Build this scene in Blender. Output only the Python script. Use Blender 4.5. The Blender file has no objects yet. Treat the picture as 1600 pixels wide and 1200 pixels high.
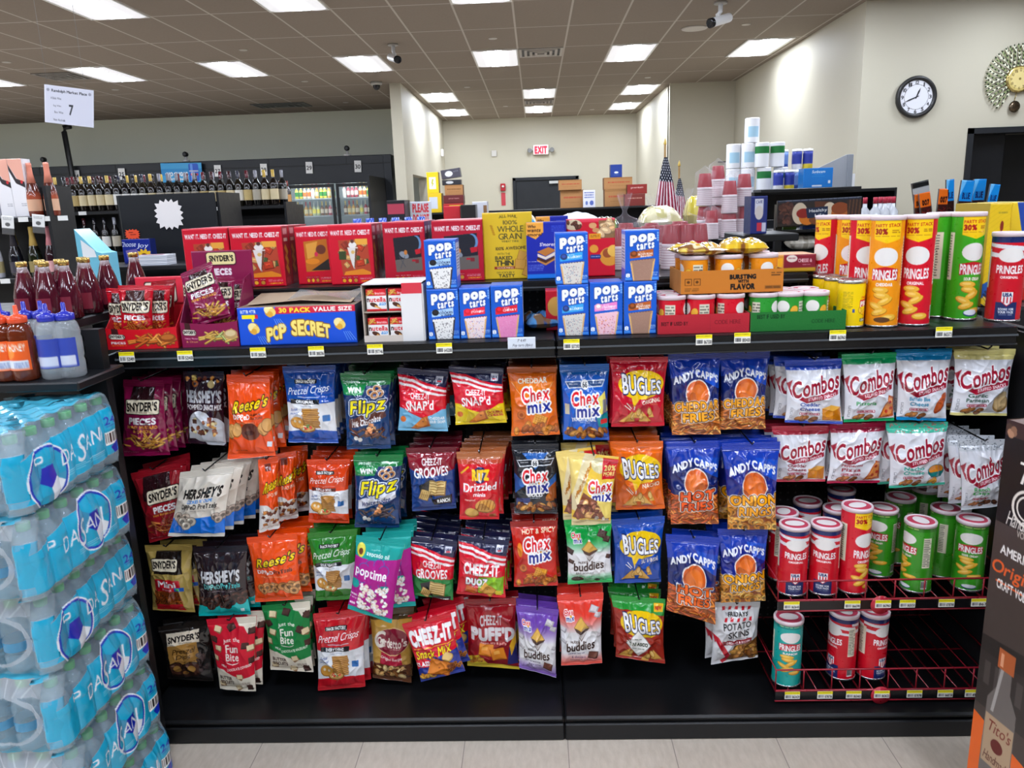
import bpy, math, random
import numpy as np
# ------------------------------------------------------------------ camera, exposure, world
SC = bpy.context.scene
COL = SC.collection
EYE = np.array([0.0, 0.0, 1.55])
FPX = 1210.0                                   # focal length for a 1600 px wide frame
def cam_axes(vx=36.0, vy=-282.0, ux=180.0):
    yy = np.array([vx, vy, FPX]); dd = np.array([ux, (vx*ux+FPX*FPX)/(-vy), FPX])
    yy = yy/np.linalg.norm(yy); dd = dd/np.linalg.norm(dd)
    return np.stack([np.cross(dd, yy), yy, -dd])
RM = cam_axes()
cam = bpy.data.objects.new('camera', bpy.data.cameras.new('camera'))
COL.objects.link(cam)
cam.data.sensor_fit = 'HORIZONTAL'; cam.data.sensor_width = 36.0; cam.data.lens = 36.0*FPX/1600
cam.data.clip_start = 0.05; cam.data.clip_end = 100
from mathutils import Matrix, Vector
cam.matrix_world = Matrix(((RM[0,0], -RM[0,1], -RM[0,2], EYE[0]), (RM[1,0], -RM[1,1], -RM[1,2], EYE[1]),
                           (RM[2,0], -RM[2,1], -RM[2,2], EYE[2]), (0,0,0,1)))
SC.camera = cam
SC.view_settings.view_transform = 'Standard'; SC.view_settings.look = 'None'
SC.view_settings.gamma = 1.0; SC.view_settings.use_curve_mapping = False
SC.view_settings.exposure = 0.36
SC.cycles.transparent_max_bounces = 16
SC.cycles.max_bounces = 6
SC.cycles.use_denoising = True
W = bpy.data.worlds.new('store_air'); SC.world = W; W.use_nodes = True
W.node_tree.nodes['Background'].inputs[0].default_value = (0.55, 0.56, 0.6, 1)
W.node_tree.nodes['Background'].inputs[1].default_value = 0.07
LENS_POWER = 54.0                              # brightness of the ceiling panels' lenses
LIGHT_X = [-13.29, -11.46, -9.63, -7.80, -5.97, -4.14, -2.31, -0.48, 1.35, 3.10, 4.93]  # three leftmost columns: unseen panels added to brighten the sage wall
LIGHT_Y = [-3.23, 0.43, 4.09, 7.75, 11.41]

# ------------------------------------------------------------------ measuring helpers (photo pixel -> place in the store)
def ray(px, py): return RM @ np.array([px-800.0, py-600.0, FPX])
def atY(px, py, Y): d = ray(px, py); return EYE + d*(Y/d[1])
def atZ(px, py, Z): d = ray(px, py); return EYE + d*((Z-EYE[2])/d[2])
def xat(px, Y, Z):
    k = (px-800.0)/FPX; dz = Z-EYE[2]
    return -(RM[1,0]*Y+RM[2,0]*dz - k*(RM[1,2]*Y+RM[2,2]*dz))/(RM[0,0]-k*RM[0,2])
def proj(p):
    c = RM.T @ (np.asarray(p, float)-EYE); return 800+FPX*c[0]/c[2], 600+FPX*c[1]/c[2]
def dens(Y): return 1640.0/max(Y, 1.2)

# ------------------------------------------------------------------ materials (all node based)
def hexc(s):
    if not isinstance(s, str): return tuple(s)
    if len(s) == 3: s = ''.join(ch*2 for ch in s)
    return tuple(int(s[i:i+2], 16)/255.0 for i in (0, 2, 4))
def lin(c):
    c = np.asarray(c, float); return np.where(c <= 0.04045, c/12.92, ((c+0.055)/1.055)**2.4)
MATS = {}
def new_mat(name):
    m = bpy.data.materials.new(name); m.use_nodes = True
    nt = m.node_tree; b = nt.nodes['Principled BSDF']; MATS[name] = m
    return m, nt, b
def printed(name, rough, spec=0.5, metal=0.0, coat=0.0, alpha=False, bump=0.0, bscale=60.0, rvar=0.08, trans=0.0):
    m, nt, b = new_mat(name)
    a = nt.nodes.new('ShaderNodeVertexColor'); a.layer_name = 'ink'
    nt.links.new(a.outputs['Color'], b.inputs['Base Color'])
    if alpha: nt.links.new(a.outputs['Alpha'], b.inputs['Alpha'])
    tc = nt.nodes.new('ShaderNodeTexCoord'); n = nt.nodes.new('ShaderNodeTexNoise'); n.inputs['Scale'].default_value = bscale
    nt.links.new(tc.outputs['Object'], n.inputs['Vector'])
    mr = nt.nodes.new('ShaderNodeMapRange'); mr.inputs[3].default_value = rough-rvar; mr.inputs[4].default_value = rough+rvar
    nt.links.new(n.outputs['Fac'], mr.inputs[0]); nt.links.new(mr.outputs[0], b.inputs['Roughness'])
    if bump:
        bp = nt.nodes.new('ShaderNodeBump'); bp.inputs['Strength'].default_value = bump; bp.inputs['Distance'].default_value = 0.004
        nt.links.new(n.outputs['Fac'], bp.inputs['Height']); nt.links.new(bp.outputs[0], b.inputs['Normal'])
    b.inputs['Specular IOR Level'].default_value = spec; b.inputs['Metallic'].default_value = metal
    b.inputs['Coat Weight'].default_value = coat; b.inputs['Coat Roughness'].default_value = 0.12
    b.inputs['Transmission Weight'].default_value = trans
    return m
PAPER = printed('printed_carton', 0.42, 0.45, coat=0.15)
CARD = printed('cardboard', 0.8, 0.2, bump=0.15, bscale=220)
FOIL = printed('printed_foil', 0.17, 0.55, coat=0.6, rvar=0.05)
SATIN = printed('satin_pouch', 0.46, 0.4, coat=0.1)
GLOSS = printed('gloss_plastic', 0.2, 0.5)
METAL = printed('bare_metal', 0.28, 0.5, metal=0.9)
STEEL = printed('painted_steel', 0.36, 0.4, bscale=25)
GLASS = printed('bottle_glass', 0.08, 0.7, rvar=0.03)
FILM = printed('shrink_film', 0.2, 0.7, alpha=True, coat=0.3, bump=0.3, bscale=45)
CLEAR = printed('clear_plastic', 0.1, 0.8, alpha=True, rvar=0.05)
CLOTH = printed('woven_cloth', 0.85, 0.15)
def emissive(name, strength, col=None):
    m, nt, b = new_mat(name)
    a = nt.nodes.new('ShaderNodeVertexColor'); a.layer_name = 'ink'
    nt.links.new(a.outputs['Color'], b.inputs['Base Color']); nt.links.new(a.outputs['Color'], b.inputs['Emission Color'])
    b.inputs['Emission Strength'].default_value = strength
    return m
LENS = emissive('lamp_lens', LENS_POWER); EXITGLOW = emissive('exit_glow', 0.7); COOLGLOW = emissive('cooler_lamp', 22.0)

def mnode(nt, op, a, b=None):
    n = nt.nodes.new('ShaderNodeMath'); n.operation = op
    for i, v in enumerate((a, b)):
        if v is None: continue
        if isinstance(v, (int, float)): n.inputs[i].default_value = v
        else: nt.links.new(v, n.inputs[i])
    return n.outputs[0]
def line_mask(nt, coord, period, offset, half):
    t = mnode(nt, 'DIVIDE', mnode(nt, 'SUBTRACT', coord, offset), period)
    d = mnode(nt, 'ABSOLUTE', mnode(nt, 'SUBTRACT', t, mnode(nt, 'ROUND', t)))
    return mnode(nt, 'LESS_THAN', d, half/period)
def mixc(nt, fac, c1, c2):
    n = nt.nodes.new('ShaderNodeMix'); n.data_type = 'RGBA'
    nt.links.new(fac, n.inputs[0])
    for i, c in ((6, c1), (7, c2)):
        if isinstance(c, tuple): n.inputs[i].default_value = (*lin(c), 1)
        else: nt.links.new(c, n.inputs[i])
    return n.outputs[2]
def surface(name, base, var, rough, scale=6.0, bump=0.02, spec=0.3):
    m, nt, b = new_mat(name)
    g = nt.nodes.new('ShaderNodeNewGeometry'); n = nt.nodes.new('ShaderNodeTexNoise')
    n.inputs['Scale'].default_value = scale; n.inputs['Detail'].default_value = 5
    nt.links.new(g.outputs['Position'], n.inputs['Vector'])
    nt.links.new(mixc(nt, n.outputs['Fac'], hexc(base), hexc(var)), b.inputs['Base Color'])
    b.inputs['Roughness'].default_value = rough; b.inputs['Specular IOR Level'].default_value = spec
    n2 = nt.nodes.new('ShaderNodeTexNoise'); n2.inputs['Scale'].default_value = 160
    nt.links.new(g.outputs['Position'], n2.inputs['Vector'])
    bp = nt.nodes.new('ShaderNodeBump'); bp.inputs['Strength'].default_value = bump*5; bp.inputs['Distance'].default_value = 0.003
    nt.links.new(n2.outputs['Fac'], bp.inputs['Height']); nt.links.new(bp.outputs[0], b.inputs['Normal'])
    return m, nt, b, g, n
WALL, *_ = surface('cream_wall_paint', 'bfb9a6', 'b9b3a0', 0.6, 1.2, 0.02, 0.2)
WALLG, *_ = surface('sage_wall_paint', 'e8ebda', 'e4e7d5', 0.5, 1.2, 0.02)
BLACK, *_ = surface('black_shelf_steel', '17181a', '1f2023', 0.32, 8, 0.01, 0.5)
DARK, *_ = surface('charcoal_panel', '1d1f22', '26282b', 0.5, 6, 0.01, 0.3)
CEIL, cnt, cb, cg, cn = surface('ceiling_tiles', 'a89c92', '9f948a', 0.9, 40, 0.06, 0.1)
sx = cnt.nodes.new('ShaderNodeSeparateXYZ'); cnt.links.new(cg.outputs['Position'], sx.inputs[0])
gm = mnode(cnt, 'MAXIMUM', line_mask(cnt, sx.outputs[0], 0.61, -0.175, 0.011), line_mask(cnt, sx.outputs[1], 1.22, 10.80, 0.011))
cnt.links.new(mixc(cnt, gm, mixc(cnt, cn.outputs['Fac'], hexc('91867b'), hexc('887d72')), hexc('b8b0a6')), cb.inputs['Base Color'])
FLOOR, fnt, fb, fg, fn = surface('vinyl_floor_tiles', 'd8cbbd', 'c6b6a6', 0.38, 9, 0.01, 0.4)
sx = fnt.nodes.new('ShaderNodeSeparateXYZ'); fnt.links.new(fg.outputs['Position'], sx.inputs[0])
fm = mnode(fnt, 'MAXIMUM', line_mask(fnt, sx.outputs[0], 0.305, 0.055, 0.0012), line_mask(fnt, sx.outputs[1], 0.305, 1.70, 0.0012))
fw = fnt.nodes.new('ShaderNodeTexNoise'); fw.inputs['Scale'].default_value = 1.0; fw.inputs['Detail'].default_value = 6
mp = fnt.nodes.new('ShaderNodeMapping'); mp.inputs['Scale'].default_value = (70, 22, 1); mp.inputs['Rotation'].default_value = (0, 0, 0.5)
fnt.links.new(fg.outputs['Position'], mp.inputs[0]); fnt.links.new(mp.outputs[0], fw.inputs['Vector'])
fnt.links.new(mixc(fnt, fm, mixc(fnt, fw.outputs['Fac'], hexc('d6cabb'), hexc('b2a594')), hexc('8d8177')), fb.inputs['Base Color'])
PEG, pnt, pb, pg, pn = surface('black_pegboard', '141517', '1a1b1d', 0.4, 8, 0.01, 0.4)
sx = pnt.nodes.new('ShaderNodeSeparateXYZ'); pnt.links.new(pg.outputs['Position'], sx.inputs[0])
def frac_off(coord):
    t = mnode(pnt, 'DIVIDE', coord, 0.0254); return mnode(pnt, 'SUBTRACT', t, mnode(pnt, 'ROUND', t))
fx, fz = frac_off(sx.outputs[0]), frac_off(sx.outputs[2])
rr = mnode(pnt, 'ADD', mnode(pnt, 'MULTIPLY', fx, fx), mnode(pnt, 'MULTIPLY', fz, fz))
pnt.links.new(mixc(pnt, mnode(pnt, 'LESS_THAN', rr, 0.022), hexc('17181a'), hexc('4a4b4c')), pb.inputs['Base Color'])

# ------------------------------------------------------------------ mesh builder
def arr(c, n):
    c = np.asarray(hexc(c), float)
    if c.ndim == 1:
        c = np.tile(c, (n, 1))
    if c.shape[1] == 3: c = np.concatenate([c, np.ones((len(c), 1))], 1)
    return c
class MB:
    def __init__(s): s.V = []; s.C = []; s.L = []; s.S = []; s.M = []; s.SM = []; s.n = 0
    def add(s, V, F, col='888', mat=0, smooth=False):
        V = np.asarray(V, float).reshape(-1, 3)
        if isinstance(F, np.ndarray):
            L = F.reshape(-1)+s.n; S = np.full(len(F), F.shape[1])
        else:
            L = np.array([i for f in F for i in f])+s.n; S = np.array([len(f) for f in F])
        s.V.append(V); s.C.append(arr(col, len(V))); s.L.append(L); s.S.append(S)
        s.M.append(np.full(len(S), mat)); s.SM.append(np.full(len(S), smooth)); s.n += len(V)
        return s
    def grid(s, V, col, mat=0, smooth=True, wrap=False, flip=False):
        ny, nx = V.shape[:2]
        i = np.arange(ny*nx).reshape(ny, nx)
        if wrap: i = np.concatenate([i, i[:, :1]], 1)
        a, b, c, d = i[:-1, :-1], i[:-1, 1:], i[1:, 1:], i[1:, :-1]
        F = np.stack([a, d, c, b] if not flip else [a, b, c, d], -1).reshape(-1, 4)
        col = np.asarray(col, float) if not isinstance(col, str) else col
        if not isinstance(col, str) and col.ndim == 3: col = col.reshape(-1, col.shape[-1])
        return s.add(V, F, col, mat, smooth)
    def box(s, x0, x1, y0, y1, z0, z1, col='888', mat=0, bev=0.0):
        if bev <= 0:
            V = [(x0,y0,z0),(x1,y0,z0),(x1,y1,z0),(x0,y1,z0),(x0,y0,z1),(x1,y0,z1),(x1,y1,z1),(x0,y1,z1)]
            F = [(3,2,1,0),(4,5,6,7),(0,1,5,4),(1,2,6,5),(2,3,7,6),(3,0,4,7)]
            return s.add(V, F, col, mat)
        b = min(bev, (x1-x0)/2.01, (y1-y0)/2.01, (z1-z0)/2.01)
        V = []; ix = {}
        for sx_ in (0, 1):
            for sy in (0, 1):
                for sz in (0, 1):
                    p = [(x0, x1)[sx_], (y0, y1)[sy], (z0, z1)[sz]]; d = [1-2*sx_, 1-2*sy, 1-2*sz]
                    for a in range(3):
                        q = [p[k]+(b*d[k] if k != a else 0) for k in range(3)]
                        ix[(sx_, sy, sz, a)] = len(V); V.append(q)
        F = []
        def face(a, sd):
            u, v = [k for k in range(3) if k != a]
            r = []
            for (su, sv) in ((0,0),(1,0),(1,1),(0,1)):
                t = [0,0,0]; t[a] = sd; t[u] = su; t[v] = sv; r.append(ix[(*t, a)])
            flip = (sd == 0) ^ (a == 1)
            F.append(r[::-1] if flip else r)
        for a in range(3):
            for sd in (0, 1): face(a, sd)
        cen = np.array([(x0+x1)/2, (y0+y1)/2, (z0+z1)/2]); VA = np.array(V)
        def orient(f):
            p = VA[list(f)]; nrm = np.cross(p[1]-p[0], p[2]-p[1])
            return f if np.dot(nrm, p.mean(0)-cen) > 0 else f[::-1]
        for a in range(3):
            u, v = [k for k in range(3) if k != a]
            for su in (0, 1):
                for sv in (0, 1):
                    t0 = [0,0,0]; t0[u] = su; t0[v] = sv; t1 = list(t0); t1[a] = 1
                    F.append(orient([ix[(*t0,u)], ix[(*t1,u)], ix[(*t1,v)], ix[(*t0,v)]]))
        for t in [(i,j,k) for i in (0,1) for j in (0,1) for k in (0,1)]:
            F.append(orient([ix[(*t,0)], ix[(*t,1)], ix[(*t,2)]]))
        return s.add(V, [tuple(f) for f in F], col, mat)
    def lathe(s, prof, n=20, col='888', mat=0, c=(0,0,0), smooth=True, caps=True, axis='z'):
        prof = np.asarray([p[:2] for p in prof], float); th = np.linspace(0, 2*np.pi, n, endpoint=False)
        V = np.zeros((len(prof), n, 3)); V[..., 0] = prof[:, 0:1]*np.cos(th); V[..., 1] = prof[:, 0:1]*np.sin(th); V[..., 2] = prof[:, 1:2]
        if axis == 'y': V = V[..., [0, 2, 1]]*np.array([1, -1, 1])
        if axis == 'x': V = V[..., [2, 0, 1]]
        V = V+np.array(c)
        if isinstance(col, list): col = np.repeat(np.array([list(hexc(q)) for q in col])[:, None, :], n, 1)
        s.grid(V, col, mat, smooth, wrap=True, flip=True)
        if caps:
            base = s.n-len(prof)*n
            s.L.append(np.arange(base, base+n)[::-1]); s.S.append(np.array([n])); s.M.append(np.array([mat])); s.SM.append(np.array([False]))
            e = base+(len(prof)-1)*n
            s.L.append(np.arange(e, e+n)); s.S.append(np.array([n])); s.M.append(np.array([mat])); s.SM.append(np.array([False]))
        return s
    def tube(s, pts, r=0.004, n=6, col='222', mat=0):
        pts = np.asarray(pts, float); rows = []
        for i, p in enumerate(pts):
            t = pts[min(i+1, len(pts)-1)]-pts[max(i-1, 0)]; t = t/(np.linalg.norm(t)+1e-9)
            a = np.cross(t, (0, 0, 1)) if abs(t[2]) < 0.9 else np.cross(t, (1, 0, 0)); a = a/np.linalg.norm(a); b = np.cross(t, a)
            th = np.linspace(0, 2*np.pi, n, endpoint=False)
            rows.append(p+r*(np.cos(th)[:, None]*a+np.sin(th)[:, None]*b))
        V = np.array(rows); s.grid(V, col, mat, True, wrap=True, flip=True)
        base = s.n-len(pts)*n
        for k, rev in ((base, 0), (s.n-n, 1)):
            q = np.arange(k, k+n); s.L.append(q if rev else q[::-1]); s.S.append(np.array([n])); s.M.append(np.array([mat])); s.SM.append(np.array([False]))
        return s
    def move(s, d, rz=0.0):
        c, q = math.cos(rz), math.sin(rz)
        for V in s.V:
            x, y = V[:, 0].copy(), V[:, 1].copy(); V[:, 0] = c*x-q*y+d[0]; V[:, 1] = q*x+c*y+d[1]; V[:, 2] += d[2]
        return s
    def mesh(s, name, mats):
        me = bpy.data.meshes.new(name)
        V = np.concatenate(s.V); L = np.concatenate(s.L); S = np.concatenate(s.S)
        me.vertices.add(len(V)); me.vertices.foreach_set('co', V.astype(np.float32).ravel())
        me.loops.add(len(L)); me.loops.foreach_set('vertex_index', L.astype(np.int32))
        me.polygons.add(len(S)); me.polygons.foreach_set('loop_start', np.concatenate([[0], np.cumsum(S)[:-1]]).astype(np.int32))
        me.polygons.foreach_set('material_index', np.concatenate(s.M).astype(np.int32))
        me.polygons.foreach_set('use_smooth', np.concatenate(s.SM).astype(bool))
        C = np.concatenate(s.C); ca = me.color_attributes.new('ink', 'BYTE_COLOR', 'POINT')
        ca.data.foreach_set('color_srgb', np.clip(C, 0, 1).astype(np.float32).ravel())
        for m in (mats if isinstance(mats, (list, tuple)) else [mats]): me.materials.append(m)
        me.update(calc_edges=True)
        return me
    def build(s, name, mats, parent=None, loc=None):
        o = bpy.data.objects.new(name, s.mesh(name, mats)); COL.objects.link(o)
        if parent: o.parent = parent
        if loc is not None: o.location = tuple(float(q) for q in loc)
        return o
def tag(o, label, cat, group=None):
    o['label'] = label; o['category'] = cat
    if group: o['group'] = group
    return o
def thing(name, label, cat, loc=(0, 0, 0), rz=0.0, group=None):
    o = bpy.data.objects.new(name, None); COL.objects.link(o); o.empty_display_size = 0.05
    o.location = tuple(float(q) for q in loc); o.rotation_euler = (0, 0, rz)
    return tag(o, label, cat, group)
KIDS = {}
def kids(o):
    return [c for c in o.children]
def dup(o, loc=None, rz=None, label=None, group=None, rot=None):
    r = o.copy(); COL.objects.link(r)
    if loc is not None: r.location = tuple(float(q) for q in loc)
    if rz is not None: r.rotation_euler = (0, 0, rz)
    if rot is not None: r.rotation_euler = rot
    if label: r['label'] = label
    if group: r['group'] = group
    for ch in list(o.children):
        c = ch.copy(); COL.objects.link(c); c.parent = r
        for g in list(ch.children):
            d = g.copy(); COL.objects.link(d); d.parent = c
    return r
def struct(name, mb, mat):
    o = mb.build(name, mat); o['kind'] = 'structure'; return o

# ------------------------------------------------------------------ printed artwork: colours worked out per vertex from shapes and letters
GLY = {}
def glyph(ch):
    if ch in GLY: return GLY[ch]
    cu = bpy.data.curves.new('letter', 'FONT'); cu.body = ch; cu.size = 1.0; cu.resolution_u = 3
    ob = bpy.data.objects.new('letter', cu); me = ob.to_mesh()
    n = len(me.vertices); co = np.zeros(n*3); me.vertices.foreach_get('co', co); co = co.reshape(-1, 3)[:, :2]
    me.calc_loop_triangles(); T = np.zeros(len(me.loop_triangles)*3, int); me.loop_triangles.foreach_get('vertices', T); T = T.reshape(-1, 3)
    if n == 0: r = None
    else:
        RES = 80.0; PAD = 14
        mn, mx = co.min(0), co.max(0)
        w = int((mx[0]-mn[0])*RES)+2*PAD+2; h = int((mx[1]-mn[1])*RES)+2*PAD+2
        m = np.zeros((h, w)); Q = (co-mn)*RES+PAD; Q[:, 1] = h-Q[:, 1]
        for t in T:
            p = Q[t]; a0 = np.maximum(np.floor(p.min(0)).astype(int)-1, 0); a1 = np.ceil(p.max(0)).astype(int)+1
            xs = np.arange(a0[0], min(a1[0], w))+0.5; ys = (np.arange(a0[1], min(a1[1], h))+0.5)[:, None]
            (ax, ay), (bx, by), (cx, cy) = p
            d = (by-cy)*(ax-cx)+(cx-bx)*(ay-cy)
            if abs(d) < 1e-9: continue
            l1 = ((by-cy)*(xs-cx)+(cx-bx)*(ys-cy))/d; l2 = ((cy-ay)*(xs-cx)+(ax-cx)*(ys-cy))/d
            ok = (l1 >= -1e-3) & (l2 >= -1e-3) & (l1+l2 <= 1.001)
            m[a0[1]:a0[1]+len(ys), a0[0]:a0[0]+len(xs)] = np.maximum(m[a0[1]:a0[1]+len(ys), a0[0]:a0[0]+len(xs)], ok)
        r = dict(m={0: m}, mn=mn, mx=mx, res=RES, pad=PAD)
    ob.to_mesh_clear(); bpy.data.objects.remove(ob); bpy.data.curves.remove(cu)
    GLY[ch] = r; return r
def fat(g, r):
    r = int(round(min(r, 13)))
    if r not in g['m']:
        m = g['m'][0]; o = m.copy(); h, w = m.shape
        for rad in sorted({r, max(r-3, 1), max(r//2, 1)}):
            for k in range(20):
                dx = int(round(rad*math.cos(k*math.pi/10))); dy = int(round(rad*math.sin(k*math.pi/10)))
                ys0, ys1 = max(dy, 0), h+min(dy, 0); xs0, xs1 = max(dx, 0), w+min(dx, 0)
                o[ys0:ys1, xs0:xs1] = np.maximum(o[ys0:ys1, xs0:xs1], m[ys0-dy:ys1-dy, xs0-dx:xs1-dx])
        g['m'][r] = o
    return g['m'][r]
class Cv:
    """a sheet of artwork; coordinates run 0..100 across and 0..100 down"""
    def __init__(s, w, h, bg='fff', asp=None, ss=2, alpha=False):
        s.w, s.h, s.ss = int(w), int(h), ss; s.W, s.H = s.w*ss, s.h*ss
        s.a = np.empty((s.H, s.W, 3)); s.a[:] = hexc(bg); s.asp = asp or (h/w)
        s.al = np.ones((s.H, s.W)) if alpha else None
        s.x = (np.arange(s.W)+0.5)/s.W*100; s.y = (np.arange(s.H)+0.5)/s.H*100
        s.rng = random.Random(len(GLY)*7+s.w)
    def sub(s, x0, y0, x1, y1):
        i0 = max(int(x0/100*s.W)-1, 0); i1 = min(int(x1/100*s.W)+2, s.W); j0 = max(int(y0/100*s.H)-1, 0); j1 = min(int(y1/100*s.H)+2, s.H)
        if i1 <= i0 or j1 <= j0: return None
        return slice(j0, j1), slice(i0, i1)
    def put(s, sl, m, col, al=1.0, A=None):
        v = s.a[sl]; m = np.asarray(m, float)[..., None]*al
        v += m*(np.array(hexc(col))-v)
        if s.al is not None:
            q = s.al[sl]; q += m[..., 0]*((1.0 if A is None else A)-q)
    def R(s, x0, y0, x1, y1, col, al=1.0, A=None, rnd=0):
        sl = s.sub(x0, y0, x1, y1)
        if not sl: return s
        X, Y = s.x[sl[1]], s.y[sl[0]][:, None]
        m = (X >= x0) & (X <= x1) & (Y >= y0) & (Y <= y1)
        if rnd:
            ry = rnd/s.asp; dx = np.maximum(np.maximum(x0+rnd-X, X-(x1-rnd)), 0)/rnd; dy = np.maximum(np.maximum(y0+ry-Y, Y-(y1-ry)), 0)/ry
            m = m & (dx*dx+dy*dy <= 1)
        s.put(sl, m, col, al, A); return s
    def E(s, cx, cy, rx, ry, col, rot=0.0, al=1.0, A=None):
        r = max(rx, ry*s.asp)*1.05; sl = s.sub(cx-r, cy-r/s.asp, cx+r, cy+r/s.asp)
        if not sl: return s
        X = s.x[sl[1]]-cx; Y = (s.y[sl[0]][:, None]-cy)*s.asp
        c, q = math.cos(rot), math.sin(rot); U = X*c+Y*q; Vv = -X*q+Y*c
        s.put(sl, (U/rx)**2+(Vv/(ry*s.asp))**2 <= 1, col, al, A); return s
    def P(s, pts, col, al=1.0, A=None):
        p = np.array(pts, float); sl = s.sub(p[:, 0].min(), p[:, 1].min(), p[:, 0].max(), p[:, 1].max())
        if not sl: return s
        X = s.x[sl[1]][None, :]; Y = s.y[sl[0]][:, None]; ins = np.zeros((Y.shape[0], X.shape[1]), bool)
        for i in range(len(p)):
            (xa, ya), (xb, yb) = p[i-1], p[i]
            if ya == yb: continue
            c = (ya > Y) != (yb > Y); ins ^= c & (X < (xb-xa)*(Y-ya)/(yb-ya)+xa)
        s.put(sl, ins, col, al, A); return s
    def L(s, x0, y0, x1, y1, w, col, al=1.0):
        dx, dy = x1-x0, (y1-y0)*s.asp; l = math.hypot(dx, dy)+1e-9; nx, ny = -dy/l*w/2, dx/l*w/2/s.asp
        return s.P([(x0+nx, y0+ny), (x1+nx, y1+ny), (x1-nx, y1-ny), (x0-nx, y0-ny)], col, al)
    def S(s, cx, cy, hw, hh, rot, col, al=1.0):
        c, q = math.cos(rot), math.sin(rot)
        return s.P([(cx+u*c*hw-v*q*hh, cy+(u*q*hw+v*c*hh)/s.asp) for u, v in ((-1,-1),(1,-1),(1,1),(-1,1))], col, al)
    def T(s, t, x0, y0, x1, y1, col='fff', o=None, ow=0.0, b=0.0, rise=0.0, arc=0.0, sk=0.0, serif=False, taper=0.0, o2=None, ow2=0.0, vert=False):
        """lettering fitted to the box; o/ow outline, b boldness, rise lifts the right end, arc bends the line"""
        b = b*0.3 if b >= 0.15 else min(b, 0.03) if any(q.islower() for q in t) else min(b, 0.07)
        if vert:
            return s.TV(t, x0, y0, x1, y1, col, b)
        gl = [(glyph(ch) if ch != ' ' else None) for ch in t]
        ws = [(g['mx'][0]-g['mn'][0]) if g else 0.24 for g in gl]; sp = 0.055+b*1.6+ow*0.5
        tot = sum(ws)+sp*(len(t)-1); lo = min([g['mn'][1] for g in gl if g]+[0]); hi = max(g['mx'][1] for g in gl if g)
        kx = (x1-x0)/tot; ky = (y1-y0)/(hi-lo)
        passes = ([(o2, ow+ow2)] if o2 else [])+([(o, ow)] if o else [])+[(col, 0.0)]
        for pc, pw in passes:
            cx = 0.0
            for g, w in zip(gl, ws):
                if g is not None:
                    mid = (cx+w/2)/tot; k = 2*mid-1
                    dy = -rise*(mid-0.5)*1.0-arc*(1-k*k); slope = (-rise+4*arc*k)/(x1-x0)
                    sc = 1.0+taper*k
                    m = fat(g, (b+pw)*g['res']) if (b+pw) > 0.004 else g['m'][0]
                    pad = g['pad']/g['res']
                    gx0 = x0+(cx-pad)*kx; gx1 = x0+(cx+w+pad)*kx
                    ybase = y1+lo*ky+dy
                    top = ybase-(g['mx'][1]+pad)*ky*sc; bot = ybase-(g['mn'][1]-pad)*ky*sc
                    ex = abs(slope)*(gx1-gx0)/2; exx = abs(sk)*(bot-top)*s.asp
                    sl = s.sub(gx0-exx, top-ex, gx1+exx, bot+ex)
                    if sl:
                        X = s.x[sl[1]][None, :]; Y = s.y[sl[0]][:, None]
                        Yl = Y-slope*(X-(gx0+gx1)/2); Xl = X-sk*(ybase-Yl)*s.asp
                        u = (Xl-gx0)/kx*g['res']-0.5; v = (Yl-top)/(ky*sc)*g['res']-0.5
                        ui = np.clip(np.floor(u).astype(int), 0, m.shape[1]-2); vi = np.clip(np.floor(v).astype(int), 0, m.shape[0]-2)
                        ui, vi = np.broadcast_arrays(ui, vi); fu = np.clip(u-ui, 0, 1); fv = np.clip(v-vi, 0, 1)
                        q = m[vi, ui]*(1-fu)*(1-fv)+m[vi, ui+1]*fu*(1-fv)+m[vi+1, ui]*(1-fu)*fv+m[vi+1, ui+1]*fu*fv
                        q = q*((u > -1) & (u < m.shape[1]) & (v > -1) & (v < m.shape[0]))
                        s.put(sl, q, pc)
                cx += w+sp
        return s
    def TV(s, t, x0, y0, x1, y1, col, b):
        c2 = Cv(s.h, s.w, '000', asp=1.0/s.asp, ss=s.ss); c2.T(t, 100-y1, x0, 100-y0, x1, 'fff', b=b)
        m = np.rot90(c2.a[..., 0], 1)
        s.put((slice(0, s.H), slice(0, s.W)), m[:s.H, :s.W], col); return s
    def dash(s, x0, y0, x1, y1, n, col, al=0.8):
        """lines of print far too small to read"""
        h = (y1-y0)/n
        for i in range(n):
            x = x0
            while x < x1-2:
                w = s.rng.uniform(3, 9); s.R(x, y0+i*h+h*0.15, min(x+w, x1), y0+i*h+h*0.65, col, al*s.rng.uniform(0.6, 1)); x += w+1.2
        return s
    def bars(s, x0, y0, x1, y1):
        s.R(x0, y0, x1, y1, 'f4f4f0'); x = x0+1.0*(x1-x0)/20
        while x < x1-(x1-x0)/20:
            w = s.rng.choice((0.02, 0.035, 0.05))*(x1-x0); s.R(x, y0+(y1-y0)*0.08, min(x+w, x1), y0+(y1-y0)*0.85, '222'); x += w+s.rng.choice((0.02, 0.04))*(x1-x0)
        return s
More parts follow.
